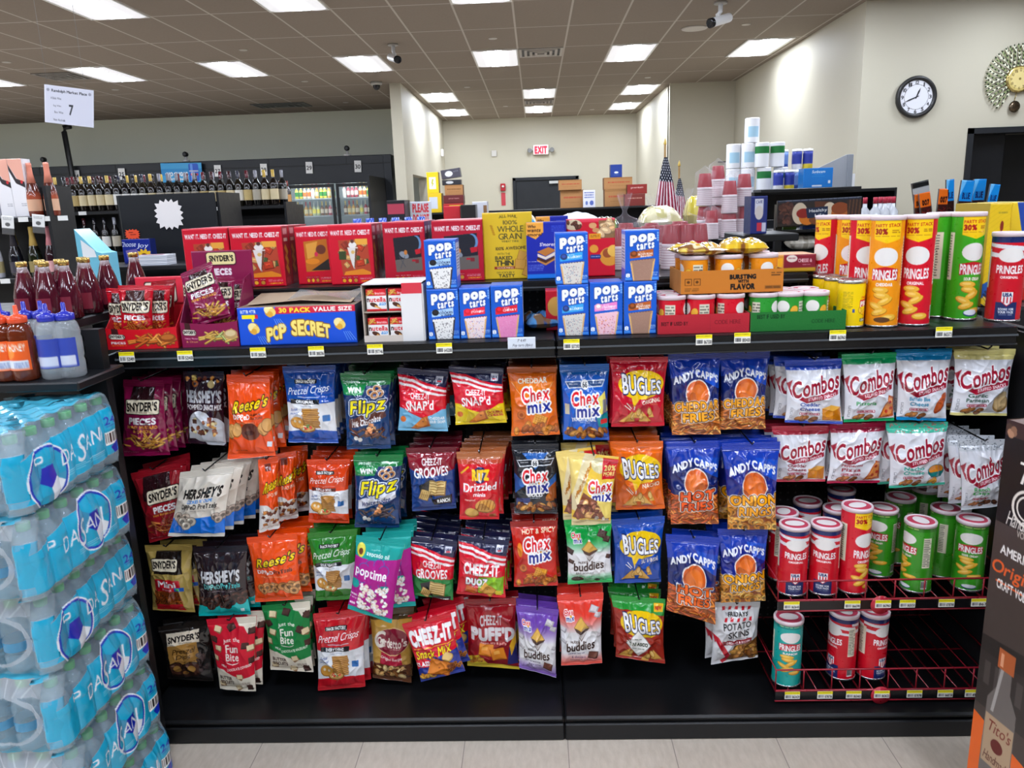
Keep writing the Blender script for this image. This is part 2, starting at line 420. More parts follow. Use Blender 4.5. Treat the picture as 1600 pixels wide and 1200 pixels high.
    def food(s, kind, x0, y0, x1, y1, n, size, cols, seed=1):
        r = random.Random(seed); it = []
        for i in range(n): it.append((r.uniform(x0, x1), r.uniform(y0, y1)))
        it.sort(key=lambda p: p[1])
        for (x, y) in it:
            c = hexc(r.choice(cols)); dk = tuple(q*0.55 for q in c); lt = tuple(min(1, q*1.18+0.04) for q in c); z = size*r.uniform(0.8, 1.2); a = r.uniform(0, 3.14); zy = z/s.asp
            if kind == 'pretzel':
                for dx, dy, k in ((-0.45, -0.1, 0.55), (0.45, -0.1, 0.55), (0, 0.35, 0.5)):
                    s.E(x+dx*z, y+dy*zy, k*z, k*zy, dk); s.E(x+dx*z, y+dy*zy, k*z*0.9, k*zy*0.9, c); s.E(x+dx*z, y+dy*zy, k*z*0.42, k*zy*0.42, dk)
                    s.E(x+dx*z-0.25*z, y+dy*zy-0.3*zy, k*z*0.16, k*zy*0.16, lt)
            elif kind == 'chip':
                s.E(x, y, z, zy*0.6, dk, a); s.E(x, y-0.06*zy, z*0.92, zy*0.52, c, a); s.E(x-0.1*z, y-0.15*zy, z*0.5, zy*0.22, lt, a)
            elif kind == 'square':
                s.S(x, y, z, z*0.8, a, dk); s.S(x-0.05*z, y-0.06*zy, z*0.9, z*0.7, a, c); s.E(x, y-0.06*zy, z*0.14, zy*0.14, dk); s.S(x-0.2*z, y-0.2*zy, z*0.45, z*0.14, a, lt)
            elif kind == 'stick':
                s.S(x, y, z*1.6, z*0.3, a*0.6-0.9, dk); s.S(x, y-0.07*zy, z*1.55, z*0.2, a*0.6-0.9, c); s.S(x, y-0.12*zy, z*1.3, z*0.07, a*0.6-0.9, lt)
            elif kind == 'ring':
                s.E(x, y, z, zy, dk); s.E(x, y-0.05*zy, z*0.94, zy*0.92, c); s.E(x-0.3*z, y-0.45*zy, z*0.3, zy*0.2, lt); s.E(x, y, z*0.5, zy*0.45, dk)
            elif kind == 'puff':
                for k in range(5): s.E(x+r.uniform(-0.5, 0.5)*z, y+r.uniform(-0.5, 0.5)*zy, z*0.45, zy*0.45, (dk if k == 0 else c if k % 2 else lt))
        return s
    def stackc(s, cx, cy, w, h, n, c1, c2):
        """a pile of thin crackers seen from the side"""
        for i in range(n):
            y = cy+h/2-h*i/n; d = s.rng.uniform(-1.5, 1.5)
            s.R(cx-w/2+d, y-h/n*1.0, cx+w/2+d, y, c2, rnd=1); s.R(cx-w/2+d+0.6, y-h/n*0.95, cx+w/2+d-0.6, y-h/n*0.4, c1, rnd=1)
        return s
    def out(s):
        a = s.a.reshape(s.h, s.ss, s.w, s.ss, 3).mean((1, 3))
        lum = a.mean(-1, keepdims=True); a = np.clip(lum+(a-lum)*1.2, 0, 1)
        if s.al is not None: a = np.concatenate([a, s.al.reshape(s.h, s.ss, s.w, s.ss).mean((1, 3))[..., None]], -1)
        return a
_tab = np.random.RandomState(5).rand(64, 64)
def noise(x, y, seed=0):
    x = x+seed*7.31; y = y+seed*3.77
    xi = np.floor(x).astype(int); yi = np.floor(y).astype(int); fx_ = x-xi; fy = y-yi; fx_ = fx_*fx_*(3-2*fx_); fy = fy*fy*(3-2*fy)
    g = lambda i, j: _tab[(xi+i) % 64, (yi+j) % 64]
    return (g(0,0)*(1-fx_)+g(1,0)*fx_)*(1-fy)+(g(0,1)*(1-fx_)+g(1,1)*fx_)*fy
def ridge(x, y, seed=0): return 1-np.abs(2*noise(x, y, seed)-1)
def art(fn, wm, hm, Y, bg='fff', extra=1.0, alpha=False, **k):
    d = dens(Y)*extra; c = Cv(max(int(wm*d), 6), max(int(hm*d), 6), bg, asp=hm/wm, alpha=alpha); fn(c, **k); return c.out()
# ------------------------------------------------------------------ the building
mb = MB(); mb.add([(-16,-6,0),(12,-6,0),(12,21,0),(-16,21,0)], np.array([[0,1,2,3]]), '888'); struct('floor', mb, FLOOR)
CZ = 3.52
mb = MB(); mb.add([(-16,-6,CZ),(12,-6,CZ),(12,21,CZ),(-16,21,CZ)], np.array([[3,2,1,0]]), '888'); struct('ceiling', mb, CEIL)
BY = 19.1
mb = MB(); mb.box(-2.2, 2.6, BY, BY+0.2, 0, CZ); struct('wall_back', mb, WALL)
mb = MB(); mb.box(-2.30, -2.12, 13.2, 13.95, 0, CZ); mb.box(-2.30, -2.12, 13.95, 15.85, 2.12, CZ); mb.box(-2.30, -2.12, 15.85, BY, 0, CZ); struct('wall_partition', mb, WALL)
mb = MB(); mb.box(2.42, 2.62, 14.6, BY, 0, CZ); mb.box(2.42, 3.62, 14.5, 14.7, 0, CZ); struct('wall_recess', mb, WALL)
mb = MB(); mb.box(3.56, 3.76, 9.2, 14.6, 0, CZ); struct('wall_right', mb, WALL)
mb = MB(); mb.box(3.56, 4.74, 9.0, 9.2, 0, CZ); mb.box(4.74, 6.6, 9.0, 9.2, 2.19, CZ); mb.box(6.6, 12, 9.0, 9.2, 0, CZ); struct('wall_clock', mb, WALL)
mb = MB(); mb.box(-16, -2.3, 16.5, 16.7, 0, CZ); struct('wall_cooler', mb, WALLG)
mb = MB(); mb.box(-16.2, -16, -6, 21, 0, CZ); struct('wall_left', mb, WALLG)
mb = MB(); mb.box(12, 12.2, -6, 21, 0, CZ); struct('wall_far_right', mb, WALL)
mb = MB(); mb.box(-16, 12, -6.2, -6, 0, CZ); struct('wall_front', mb, DARK)
# doorways
mb = MB(); mb.box(4.74, 4.80, 8.98, 9.2, 0, 2.19); mb.box(4.74, 6.6, 8.98, 9.2, 2.13, 2.19); mb.box(6.54, 6.6, 8.98, 9.2, 0, 2.19); struct('trim_1', mb, DARK)
mb = MB(); mb.box(4.80, 5.22, 9.12, 9.16, 0, 2.13, bev=0.005); mb.box(5.22, 6.54, 9.4, 9.46, 0, 2.13); o = struct('door_1', mb, BLACK)
dy = BY-0.02; x0, x1 = xat(801, BY, 2.1), 1.05
mb = MB(); mb.box(x0, x0+0.07, BY-0.06, BY, 0, 2.16); mb.box(x1-0.07, x1, BY-0.06, BY, 0, 2.16); mb.box(x0, x1, BY-0.06, BY, 2.09, 2.16); struct('trim_2', mb, DARK)
mb = MB(); mb.box(x0+0.07, x1-0.07, BY-0.03, BY, 0, 2.09, bev=0.004); o = struct('door_2', mb, DARK)
h = MB(); h.box(0.35, 0.62, BY-0.1, BY-0.03, 2.0, 2.06, 'b9b9b4'); h.build('door_closer', STEEL, o)
mb = MB(); mb.box(-2.9, -2.86, 13.8, 16.0, 0, 2.12); struct('door_3', mb, DARK)

# ------------------------------------------------------------------ ceiling panels (each: frame, two reflectors, lens)
def make_light(label, x, y):
    t = thing('ceiling_light', label, 'ceiling light', (x, y, CZ))
    f = MB()
    for a in ((-.305,.305,-.61,-.585),(-.305,.305,.585,.61),(-.305,-.285,-.585,.585),(.285,.305,-.585,.585)): f.box(a[0],a[1],a[2],a[3],-.012,-.001,'d8d6d2')
    f.build('frame', STEEL, t)
    for s_ in (-1, 1):
        r = MB(); n = 8; xs = np.linspace(0.09, 0.285, n); zz = -0.004-0.022*np.sin(np.linspace(0, 1, n)*np.pi)*0.6
        V = np.array([[(s_*x_, y_, z_) for x_ in xs] for y_, z_ in ()]) if False else np.array([[(s_*xs[i], y_, zz[i]) for i in range(n)] for y_ in (-.585, .585)])
        r.grid(V, 'e8e9ee', flip=(s_ < 0)); r.build('reflector', LREF, t)
    l = MB(); a = np.linspace(-1, 1, 11); V = np.array([[(0.09*q, y_, -0.006-0.014*(1-q*q)*k) for q in a] for y_, k in ((-.585, .15), (-.5, 1), (.5, 1), (.585, .15))])
    l.grid(V, 'e6efff'); l.build('lens', LENS, t)
    return t
LREF = emissive('reflector_painted_glow', 0.5)  # weak emission in place of the lens light falling on the side reflectors
vis = {(-4.14, 7.75): 'long bright ceiling light panel cut by the top edge above the market sign', (-2.31, 7.75): 'bright ceiling light panel at the top edge, above the cooler number 28',
 (-7.80, 11.41): 'bright ceiling light panel cut by the left edge, beyond the hanging market sign', (-5.97, 11.41): 'bright ceiling light panel directly above the hanging market sign beside the vent',
 (-4.14, 11.41): 'bright ceiling light panel between the market sign and the hanging white camera', (-2.31, 11.41): 'bright ceiling light panel above the dome camera, left of the white bullet camera',
 (-0.48, 11.41): 'bright ceiling light panel just left of the square ceiling vent', (1.35, 11.41): 'bright ceiling light panel just right of the square ceiling vent',
 (3.10, 11.41): 'bright ceiling light panel against the right cream wall'}
far = {(-1.70, 15.07): 'far ceiling light panel by the partition wall, nearer of the two', (-1.70, 17.51): 'far ceiling light panel by the partition wall, closest to the back wall',
 (0.13, 15.07): 'far ceiling light panel in front of the small vent above the exit sign', (0.13, 17.51): 'far ceiling light panel behind the small vent above the exit sign',
 (1.96, 15.07): 'far ceiling light panel on the flag side, nearer of the two', (1.96, 17.51): 'far ceiling light panel on the flag side, closest to the back wall'}
L0 = None
for y in LIGHT_Y:
    for x in LIGHT_X:
        if y > 9 and x > 3.5: continue
        lab = vis.get((x, y)); g = None
        if not lab: lab = 'ceiling light panel overhead in the shop, out of view'; g = 'ceiling lights out of view'
        if L0 is None: L0 = make_light(lab, x, y); L0['group'] = g
        else:
            q = dup(L0, (x, y, CZ), label=lab)
            if g: q['group'] = g
            elif 'group' in q: del q['group']
for (x, y), lab in far.items():
    q = dup(L0, (x, y, CZ), label=lab)
    if 'group' in q: del q['group']

# ------------------------------------------------------------------ the snack gondola
GX0, GX1, GS, GF, GZ = -1.17, 1.27, 0.047, 2.08, 1.19
PY = 2.52
def shelf_unit():
    t = thing('gondola_shelving', 'black steel gondola shelving run holding all the snack bags', 'shelving', (0.05, 2.3, 0))
    O = (-0.05, -2.3, 0)
    def part(name, m, mat=BLACK): m.move(O); return m.build(name, mat, t)
    part('back_panel', MB().box(GX0-0.093, GX1+0.07, PY, PY+0.02, 0.02, 1.299), PEG)
    for x in (GX0-0.02, GS-0.012, GX1-0.004):
        m = MB().box(x, x+0.024, PY-0.03, PY+0.0, 0.1, 1.299)
        part('upright', m)
    m = MB()
    for k in range(44):
        z = 0.14+k*0.0262; m.box(GS-0.004, GS+0.004, PY-0.0315, PY-0.0305, z, z+0.016, '060606' if k % 3 else 'd8d8d4')
    part('upright_slots', m, STEEL)
    for i, (a, b) in enumerate(((GX0, GS-0.002), (GS+0.002, GX1))):
        s_ = part('shelf', MB().box(a, b, GF, PY-0.03, GZ-0.03, GZ, '141517', bev=0.004), STEEL)
        r = MB(); r.box(a, b, GF-0.012, GF, GZ-0.048, GZ-0.001, '0c0d0e', bev=0.003); r.box(a, b, GF-0.016, GF-0.012, GZ-0.024, GZ-0.019, '4d5256'); r.box(a, b, GF-0.015, GF-0.012, GZ-0.048, GZ-0.044, '26282a')
        r.move(O).build('price_rail', GLOSS, s_)
    for xa, xb, yf in ((GX0, .80, 2.33), (.802, GX1, 2.45)):
        m = MB(); m.box(xa, xb, yf, 2.95, 1.305, 1.325, '141517', bev=0.003); m.box(xa, xb, yf-.01, yf, 1.295, 1.322, '0d0e0f', bev=0.002); m.box(xa, xb, yf-.014, yf-.01, 1.304, 1.308, '53575a')
        part('top_shelf', m, STEEL)
    for (a, b) in ((GX0-0.048, GS-0.001), (GS+0.001, GX1+0.058)):
        m = MB(); m.box(a, b, 1.995, 2.02, 0.0, 0.055, '18191b', bev=0.004); m.box(a, b, 2.005, 2.03, 0.055, 0.066, '0a0b0c')
        part('kick_plate', m, STEEL)
        m = MB(); m.box(a, b, 1.99, PY, 0.066, 0.082, '101113', bev=0.006)
        part('base_deck', m, STEEL)
    part('end_panel', MB().box(GX0-0.094, GX0-0.082, 2.04, 2.50, 0.0, 1.16))
    part('end_panel', MB().box(GX1+0.06, GX1+0.075, 2.00, 2.518, 0.0, 1.16))
shelf_unit()

# ------------------------------------------------------------------ bags that hang from the pegs
def bag_mesh(cn, fn, kw, Y, t=0.020, seed=1, hdr=0.09, bot=0.05, foil=1.0, mat=None, extra=1.0):
    """cn: the four corners TL TR BL BR (world, in one upright plane); returns body mesh, header mesh, origin"""
    TL, TR, BL, BR = [np.array(c) for c in cn]
    org = (TL+TR)/2; w = (np.linalg.norm(TR-TL)+np.linalg.norm(BR-BL))/2; h = np.linalg.norm((BL+BR)/2-org)
    d = dens(Y)*extra; nx = max(int(w*d), 24); ny = max(int(h*d), 30)
    cv = Cv(nx, ny, 'fff', asp=h/w); fn(cv, **kw); C = cv.out()
    u = (np.arange(nx)/(nx-1))[None, :]; v = (np.arange(ny)/(ny-1))[:, None]
    vv = np.clip((v-hdr)/(1-hdr-bot), 0, 1); bulge = np.sin(np.pi*vv)**0.62
    flat = np.maximum(bulge, 0.0)
    us = 0.5+(u-0.5)*(1-0.075*bulge-0.01*noise(v*9+0*u, 0*u, seed))
    rag = (noise(u*6, 0*u+seed, seed)-0.5)*0.012
    vs = v+rag*(v > 0.97)
    P = ((TL*(1-us[..., None])+TR*us[..., None])*(1-vs[..., None])+(BL*(1-us[..., None])+BR*us[..., None])*vs[..., None])-org
    T = t*bulge*np.clip(1-np.abs(2*u-1)**2.6, 0, 1)**0.75
    e1 = np.exp(-np.maximum(v-hdr, 0)/0.13); e2 = np.exp(-np.maximum(1-bot-v, 0)/0.13)
    body = ((v > hdr) & (v < 1-bot)).astype(float)
    wr = 0.0072*(ridge(u*7+(u-.5)*v*5, v*1.3, seed)**2-0.4)*e1+0.0075*(ridge(u*8-(u-.5)*v*4, v*1.1, seed+3)**2-0.4)*e2
    wr = wr+0.0045*(noise(u*3.2, v*4.1, seed+5)-0.5)*flat
    wr = wr+foil*0.0080*(ridge(u*3.1+v*2.3, v*3.3-u*1.9, seed+8)**3-0.3)*flat
    wr = wr+foil*0.0042*(ridge(u*6.3-v*3.1, v*7.0+u*2.7, seed+11)**2-0.35)*flat
    edge = np.clip(1-np.abs(2*u-1)**8, 0, 1)
    pat = np.clip(noise(u*3.3+2, v*3.7, seed+14)*2.2-.6, 0, 1)*flat+.6*(e1+e2)*body
    wr = wr+foil*pat*(0.0030*(ridge(u*4.1+v*4, v*9.0-u*2.6, seed+17)**2-.35)+0.0016*(noise(u*13, v*17, seed+19)-.5))
    wr = wr*body*edge
    seal = (1-body)*(0.0007*np.sin(v*h*2*np.pi/0.0042)+0.004*(noise(u*2.2, v*2+0*u, seed+2)-0.5))
    P[..., 1] -= T+wr+seal+0.001
    k = max(int(hdr*ny), 2)
    body_m = MB(); body_m.grid(P[k-1:], C[k-1:], 0, True)
    st = (slice(None, None, max(1, ny//22)), slice(None, None, max(1, nx//14)))
    def back(v0, v1, m):
        n1, n2 = (14, 10) if v1-v0 > 0.3 else (3, 10)
        vb = np.linspace(v0, v1, n1)[:, None]; ub = np.linspace(0, 1, n2)[None, :]
        bb = np.sin(np.pi*np.clip((vb-hdr)/(1-hdr-bot), 0, 1))**0.62; uu = 0.5+(ub-0.5)*(1-0.075*bb)
        Q = ((TL*(1-uu[..., None])+TR*uu[..., None])*(1-vb[..., None])+(BL*(1-uu[..., None])+BR*uu[..., None])*vb[..., None])-org
        Q[..., 1] += 0.25*t*bb*np.clip(1-np.abs(2*ub-1)**2.6, 0, 1)**0.75+0.0012
        bc = C[(np.clip(vb, 0, 1)*(ny-1)).astype(int), (np.clip(ub*0.1+0.02, 0, 1)*(nx-1)).astype(int)]
        m.grid(Q, bc, 0, True, flip=True)
    back((k-1)/(ny-1), 1.0, body_m)
    head = MB(); head.grid(P[:k], C[:k], 0, True); back(0.0, (k-1)/(ny-1), head)
    mat = mat or FOIL
    return body_m.mesh('snack_bag', mat), head.mesh('header', mat), org
BAGS = []
RB = random.Random(11)
def make_hook(x, z, y_front, label, plate=False):
    """steel peg: wire through the bag headers with an upturned tip, and its ticket plate"""
    t = thing('peg_hook', label, 'peg hook', (x, PY-0.001, z+0.006))
    L_ = PY-y_front
    w = MB().tube([(0, 0, 0), (0, -0.03, 0.004), (0, -L_*0.5, 0.004), (0, -L_-0.012, 0.004), (0, -L_-0.026, 0.015)], 0.0022, 6, '3a3a3c')
    w.build('wire', METAL, t)
    b = MB().box(-0.012, 0.012, -0.008, 0, -0.02, 0.008, '2a2a2c'); b.build('bracket', STEEL, t)
    if plate:
        p = MB().box(-0.026, 0.026, -0.012, -0.009, -0.04, 0.018, 'd9cf8c', bev=0.001)
        p.box(-0.003, 0.003, -0.0135, -0.012, -0.03, 0.004, '20201e'); p.box(-0.012, 0.012, -0.0135, -0.012, 0.0, 0.004, '20201e'); p.build('ticket_plate', PAPER, t)
    return t
def bag(fn, kw, q, label, behind=0, blabel=None, Y=2.14, step=0.039, cat='snack bag', t=0.020, hdr=0.09, bot=0.05, foil=1.0, mat=None, jit=1.0, hook=True, plate=False, yaw=0.0, drift=0.0, rolls=None):
    """q: pixel corners of the front bag TL TR BL BR"""
    cn = [atY(px, py, Y) for px, py in q]
    seed = len(BAGS)*3+1
    bm, hm, org = bag_mesh(cn, fn, kw, Y, t, seed, hdr, bot, foil, mat)
    o = bpy.data.objects.new('snack_bag', bm); COL.objects.link(o); o.location = tuple(org); o.rotation_euler = (0, 0, yaw)
    tag(o, label, cat)
    hd = bpy.data.objects.new('header', hm); COL.objects.link(hd); hd.parent = o
    BAGS.append(o)
    grp = None
    if behind:
        grp = blabel
        for i in range(behind):
            y = Y+step*(i+1)
            if y > PY-0.035: break
            c = dup(o, (org[0]+drift*(i+1)+RB.uniform(-.006, .006)*jit, y, org[2]+RB.uniform(-.003, .003)*jit), label=blabel, group=blabel, rot=(RB.uniform(-.004, .004), RB.uniform(-.035, .035)*jit, yaw+RB.uniform(-.02, .02)*jit))
    if hook: make_hook(org[0], org[2]-hdr*0.45*np.linalg.norm((cn[2]+cn[3])/2-org), Y-0.003, ('peg hook of the '+label.replace(' with', ',').replace(' and ', ' '))[:200], plate)
    return o
# ------------------------------------------------------------------ artwork of the packets
def a_snyder(c, bg='7d1846', band='2a1418', word='PIECES', sub=('HONEY MUSTARD', '& ONION'), subc='e7b34d', food=('d9b56a', 'c99a50', 'b07a3c'), kind='stick', logo=(11, 27, 89, 40), gold=False):
    c.R(0, 0, 100, 100, bg)
    c.P([(24, 9), (78, 9), (84, 40), (16, 40)], band)
    x0, y0, x1, y1 = logo
    c.R(x0-3, y0-3, x1+3, y1+4, '1d1412', rnd=6); c.R(x0-1.5, y0-2, x1+1.5, y1+3, 'efe6cf', rnd=5)
    c.T("SNYDER'S", x0+2, y0+0.5, x1-2, y1-1.5, '16110f', b=0.035, rise=2); c.T('OF HANOVER', x0+24, y1-0.6, x1-24, y1+1.8, '6a5a44')
    if gold:
        c.R(14, 48, 76, 66, 'b3202f', rnd=6); c.T('Mini', 24, 50, 66, 59, 'fff', b=0.02); c.T('Pretzels', 34, 61, 56, 64.5, 'fff')
        c.P([(12, 66), (72, 66), (80, 97), (12, 97)], '7a3a1c'); c.food('pretzel', 18, 68, 70, 86, 26, 8, ('a8622c', '8c4a20', '6f3616'), 5)
        c.P([(12, 88), (76, 86), (80, 97), (12, 97)], 'b3202f'); c.R(62, 60, 84, 66, '2c5fae'); c.R(65, 61, 73, 65, '56b069'); return
    c.T(word, x0+8, y1+8, x1-8, y1+16, 'fff', b=0.05)
    if sub:
        for i, t in enumerate(sub): c.T(t, x0+4+i*14, y1+18+i*5.5, x1-4-i*14, y1+22+i*5.5, subc, b=0.02)
    c.food(kind, 12, 72, 90, 87, 30, 8, food, 3)
    c.T('NET WT 8 OZ (226g)', 8, 93.5, 38, 95.5, 'e8c8d4')
def a_dips(c):
    c.R(0, 0, 100, 100, '211c1a'); c.P([(14, 14), (78, 12), (82, 30), (14, 34)], 'ece0cc'); c.T("SNYDER'S", 17, 18, 80, 27, '1a1413', b=0.04, rise=4)
    c.T('OF HANOVER', 38, 29, 66, 31, '6a5a44'); c.P([(14, 34), (76, 30), (80, 64), (16, 66)], 'a57e46')
    c.T('Pretzel', 24, 38, 70, 47, '2a1a10', rise=3, sk=.25); c.T('Dips', 30, 49, 62, 58, '2a1a10', rise=3, sk=.25); c.dash(26, 60, 70, 63, 1, '4a2c14')
    for x in (30, 60):
        c.E(x, 76, 22, 14, '2b1a14'); c.E(x, 75, 19, 11.5, '4a2f26'); c.E(x, 75, 9, 6, 'a57e46'); c.E(x-9, 69, 4, 1.6, '8a6c60')
    c.E(46, 84, 12, 8, '3a241c'); c.E(46, 83, 6, 3.5, '8a6438'); c.food('chip', 76, 50, 92, 80, 12, 7, ('3a2e2c', '4a3b38'), 4)
def a_hershey(c, mode):
    if mode == 'mix':
        c.R(0, 0, 100, 100, '2c1320'); c.food('puff', 6, 8, 92, 14, 6, 7, ('d9b56a', '6a3a28', 'b07a3c'), 4); c.E(30, 16, 8, 4, 'b0672c'); c.E(30, 16, 3.5, 1.8, '2c1320'); c.E(70, 17, 9, 5, 'dcc890')
        c.T("HERSHEY'S", 6, 25, 95, 40, 'd9dde2', b=0.05); c.T('POPPED', 6, 43.5, 48, 50, 'f2f2f2', b=0.02); c.T('SNACK MIX', 52, 43.5, 95, 50, 'f2f2f2', b=0.06)
        c.E(40, 74, 33, 22, 'cfd1d6'); c.E(72, 82, 34, 22, 'cfd1d6'); c.R(6, 78, 100, 92, 'cfd1d6')
        c.food('puff', 16, 60, 90, 88, 16, 8, ('d8c49a', '5a3424', '7a4a34', 'c79a5a'), 6); c.R(60, 60, 72, 68, '7a4534'); c.R(18, 64, 30, 70, '4a2a20')
    elif mode == 'cream':
        c.R(0, 0, 100, 100, 'e6dfd2'); c.T("HERSHEY'S", 16, 25, 88, 38, '17110f', b=0.055, rise=3, sk=.1); c.T("COOKIES 'N' CREME", 26, 40.5, 74, 45, '2a7fd0', b=0.03, rise=2)
        c.T('DiPPeD PreTzels', 16, 47, 84, 54, '1a1412', b=0.04, rise=2); c.dash(26, 57, 64, 59, 1, '8a8078')
        c.P([(0, 70), (100, 66), (100, 95), (0, 95)], '1f7ad8'); c.P([(0, 94), (100, 94), (100, 100), (0, 100)], 'e8e4da'); c.food('pretzel', 14, 66, 90, 76, 4, 17, ('d8cec0', 'c8b8a8', 'b8a89c'), 8)
    else:
        c.R(0, 0, 100, 100, '281c20'); c.T("HERSHEY'S", 13, 32, 88, 47, 'e2e4e6', b=0.05, rise=2); c.T('DiPPeD', 17, 50, 50, 57, '8fe0dc', b=0.045); c.T('PreTzels', 52, 49, 88, 56, '55c4c4', b=0.03); c.dash(24, 60, 80, 62, 1, 'b8aeb0')
        c.P([(0, 82), (100, 76), (100, 100), (0, 100)], '1fb0ae'); c.food('pretzel', 16, 70, 96, 80, 5, 17, ('4a3028', '5a3a30', '3c2620'), 9); c.R(84, 88, 91, 93, 'cfe8e6')
def a_reese(c, mode='animal'):
    c.R(0, 0, 100, 100, 'e0551c')
    c.T("Reese's", 14, 27, 92, 40, 'f4d21a', o='3a1c0c', ow=0.07, b=0.05, rise=8, sk=.28)
    if mode == 'animal':
        c.T('DiPPeD', 16, 45.5, 56, 51, 'fff', b=0.05); c.T('ANiMAL', 58, 44, 82, 46.6, '3a1c0c', b=0.05); c.T('CRaCKERS', 58, 48, 84, 50.6, '3a1c0c', b=0.05); c.dash(26, 54, 70, 57, 2, 'f6c8a8')
        c.E(55, 66, 22, 11, '6a3a2a'); c.E(52, 68, 12, 3, '4a2418')
        for x, y in ((10, 66), (24, 64), (84, 64), (92, 60)):
            c.E(x, y, 11, 9, '8a5a30'); c.E(x, y-.5, 10, 8, 'd8a86c')
        c.T('NET WT 4.25 OZ (120g)', 18, 89, 44, 91, '5a2410'); c.S(92, 84, 5, 6, .2, 'dfe6ee')
    elif mode == 'pretzel':
        c.T('DiPPeD', 14, 48, 50, 54, 'fff', b=0.05); c.T('PreTzels', 52, 47, 88, 53, '3a1c0c', b=0.045); c.dash(20, 57, 78, 60, 2, 'f6c8a8')
        c.food('pretzel', 20, 74, 92, 80, 5, 17, ('c8905c', 'b87e4a', 'd8a470'), 4)
    else:
        c.R(30, 8, 60, 16, '6a2c18'); c.T('SNACK MiX', 30, 44, 88, 49, 'f8e2d0', b=0.05); c.E(20, 80, 46, 20, 'e9e4de'); c.E(70, 84, 46, 18, 'e9e4de'); c.food('square', 10, 68, 92, 90, 14, 10, ('5a2e20', '6e3a28', 'b07844'), 4)
def a_pcrisp(c, bg='1d4f9e', top='', name='ORIGINAL', mid='1a1a1c', seed=3):
    c.R(0, 0, 100, 100, 'e9eaec'); c.R(0, 0, 100, 46, bg); c.P([(0, 84), (50, 80), (100, 84), (100, 100), (0, 100)], bg)
    d = tuple(q*.82 for q in hexc(bg))
    for i in range(34): c.R(i*3, 0, i*3+1.1, 41, d, .7); c.R(i*3, 86, i*3+1.1, 100, d, .7)
    if top: c.R(0, 0, 100, 9, top)
    c.R(22, 16.5, 66, 22, '16161a', rnd=2); c.T('SNACK FACTORY', 25, 17.6, 63, 20.8, 'f2f2ee', b=0.06)
    c.T('Pretzel Crisps', 5, 25, 88, 37, 'fff', rise=5, sk=.3); c.R(26, 38.4, 70, 39, 'cfd8e8')
    c.R(10, 41.5, 72, 47, mid); c.T(name, 22, 42.6, 60, 46, 'fff', b=0.05); c.T('DELI STYLE', 32, 49, 56, 50.6, '7a86a0')
    c.T('Rethink', 8, 53, 24, 57, '2a3f7c', rise=2, sk=.3); c.T('your pretzel!', 6, 58, 26, 62, '2a3f7c', rise=2, sk=.3)
    c.stackc(52, 66, 34, 26, 11, 'c89a58', '7a4f22'); c.E(22, 72, 15, 8, '9a6226'); c.E(22, 71.3, 14, 7.3, 'd09a4c'); c.E(17, 70, 3, 2, 'f0dfc0'); c.E(27, 71, 3, 2, 'f0dfc0')
    c.E(42, 80, 17, 5, '8a5a2c'); c.E(42, 79, 15, 4.2, 'd8b070'); c.food('puff', 34, 76, 50, 80, 7, 4, ('d85040', 'e8d8b0', '6a8a48'), seed); c.R(76, 62, 90, 70, '3a6ea8', rnd=1.5)
def a_flipz(c, band='5a352c', txt='Milk Chocolate', tc='fff', food=('6a4436', '54362c', 'd8a878')):
    c.R(0, 0, 100, 100, '12305e'); c.P([(0, 60), (100, 50), (100, 100), (0, 100)], '103a66')
    c.R(0, 0, 100, 15, '17703c'); c.P([(2, 15), (52, 15), (44, 27), (2, 27)], '1f8246'); c.R(0, 9, 100, 9.6, '0e5028')
    c.T('SNACKWINS', 12, 9.8, 36, 12.4, 'e8f2ea', b=.04); c.R(58, 10, 88, 12, 'cfe6d4', .8); c.T('WIN', 14, 17.5, 40, 23.5, 'fff', b=.06); c.dash(8, 24, 46, 26, 1, 'e8f2ea')
    for x, y in ((62, 23), (74, 19), (80, 25), (70, 27)): c.E(x, y, 9, 5, 'dcd2c4'); c.E(x, y, 7.5, 4, 'a8764a'); c.E(x, y, 3.6, 2, '12305e')
    c.P([(8, 60), (92, 42), (94, 56), (8, 72)], band); c.T('Flipz', 14, 32, 90, 54, 'f2e21e', o='16204c', ow=.06, b=.06, rise=7, sk=.15, o2='dfe8f4', ow2=.05)
    c.T(txt, 16, 57.5, 82, 65, tc, b=.03, rise=9, sk=.12); c.dash(38, 64, 68, 66, 1, tc)
    c.food('stick', 20, 72, 84, 82, 16, 8, food, 5); c.food('puff', 50, 66, 66, 78, 5, 7, ('e8b890', 'c88a60'), 3); c.E(24, 84, 5, 3, 'e0ddd6'); c.E(33, 86, 5, 3, 'e0ddd6')
    c.T('NET WT 5 OZ (141g)', 36, 93, 60, 94.8, 'cdd6e2')
def stripes(c, y=14):
    c.R(0, 0, 100, 40, '1c2140')
    for k, col in ((0, 'c41f35'), (4, 'f2eeee'), (8, 'c41f35'), (12, 'f2eeee')):
        c.P([(0, y-4+k), (30, y-2+k), (60, y+6+k), (100, y+13+k), (100, 60), (0, 60)], col)
    c.P([(0, y+12), (30, y+14), (60, y+22), (100, y+29), (100, 62), (0, 62)], 'c41a30')
    c.T('OFFICIAL', 56, y-3, 74, y-1, 'dfe2ec'); c.S(84, y, 7, 6.5, 0, 'd8dbe6'); c.T('USA', 79, y-2, 89, y+1.2, '1c2140', b=.06); c.R(80, y+2, 88, y+4, 'c41f35')
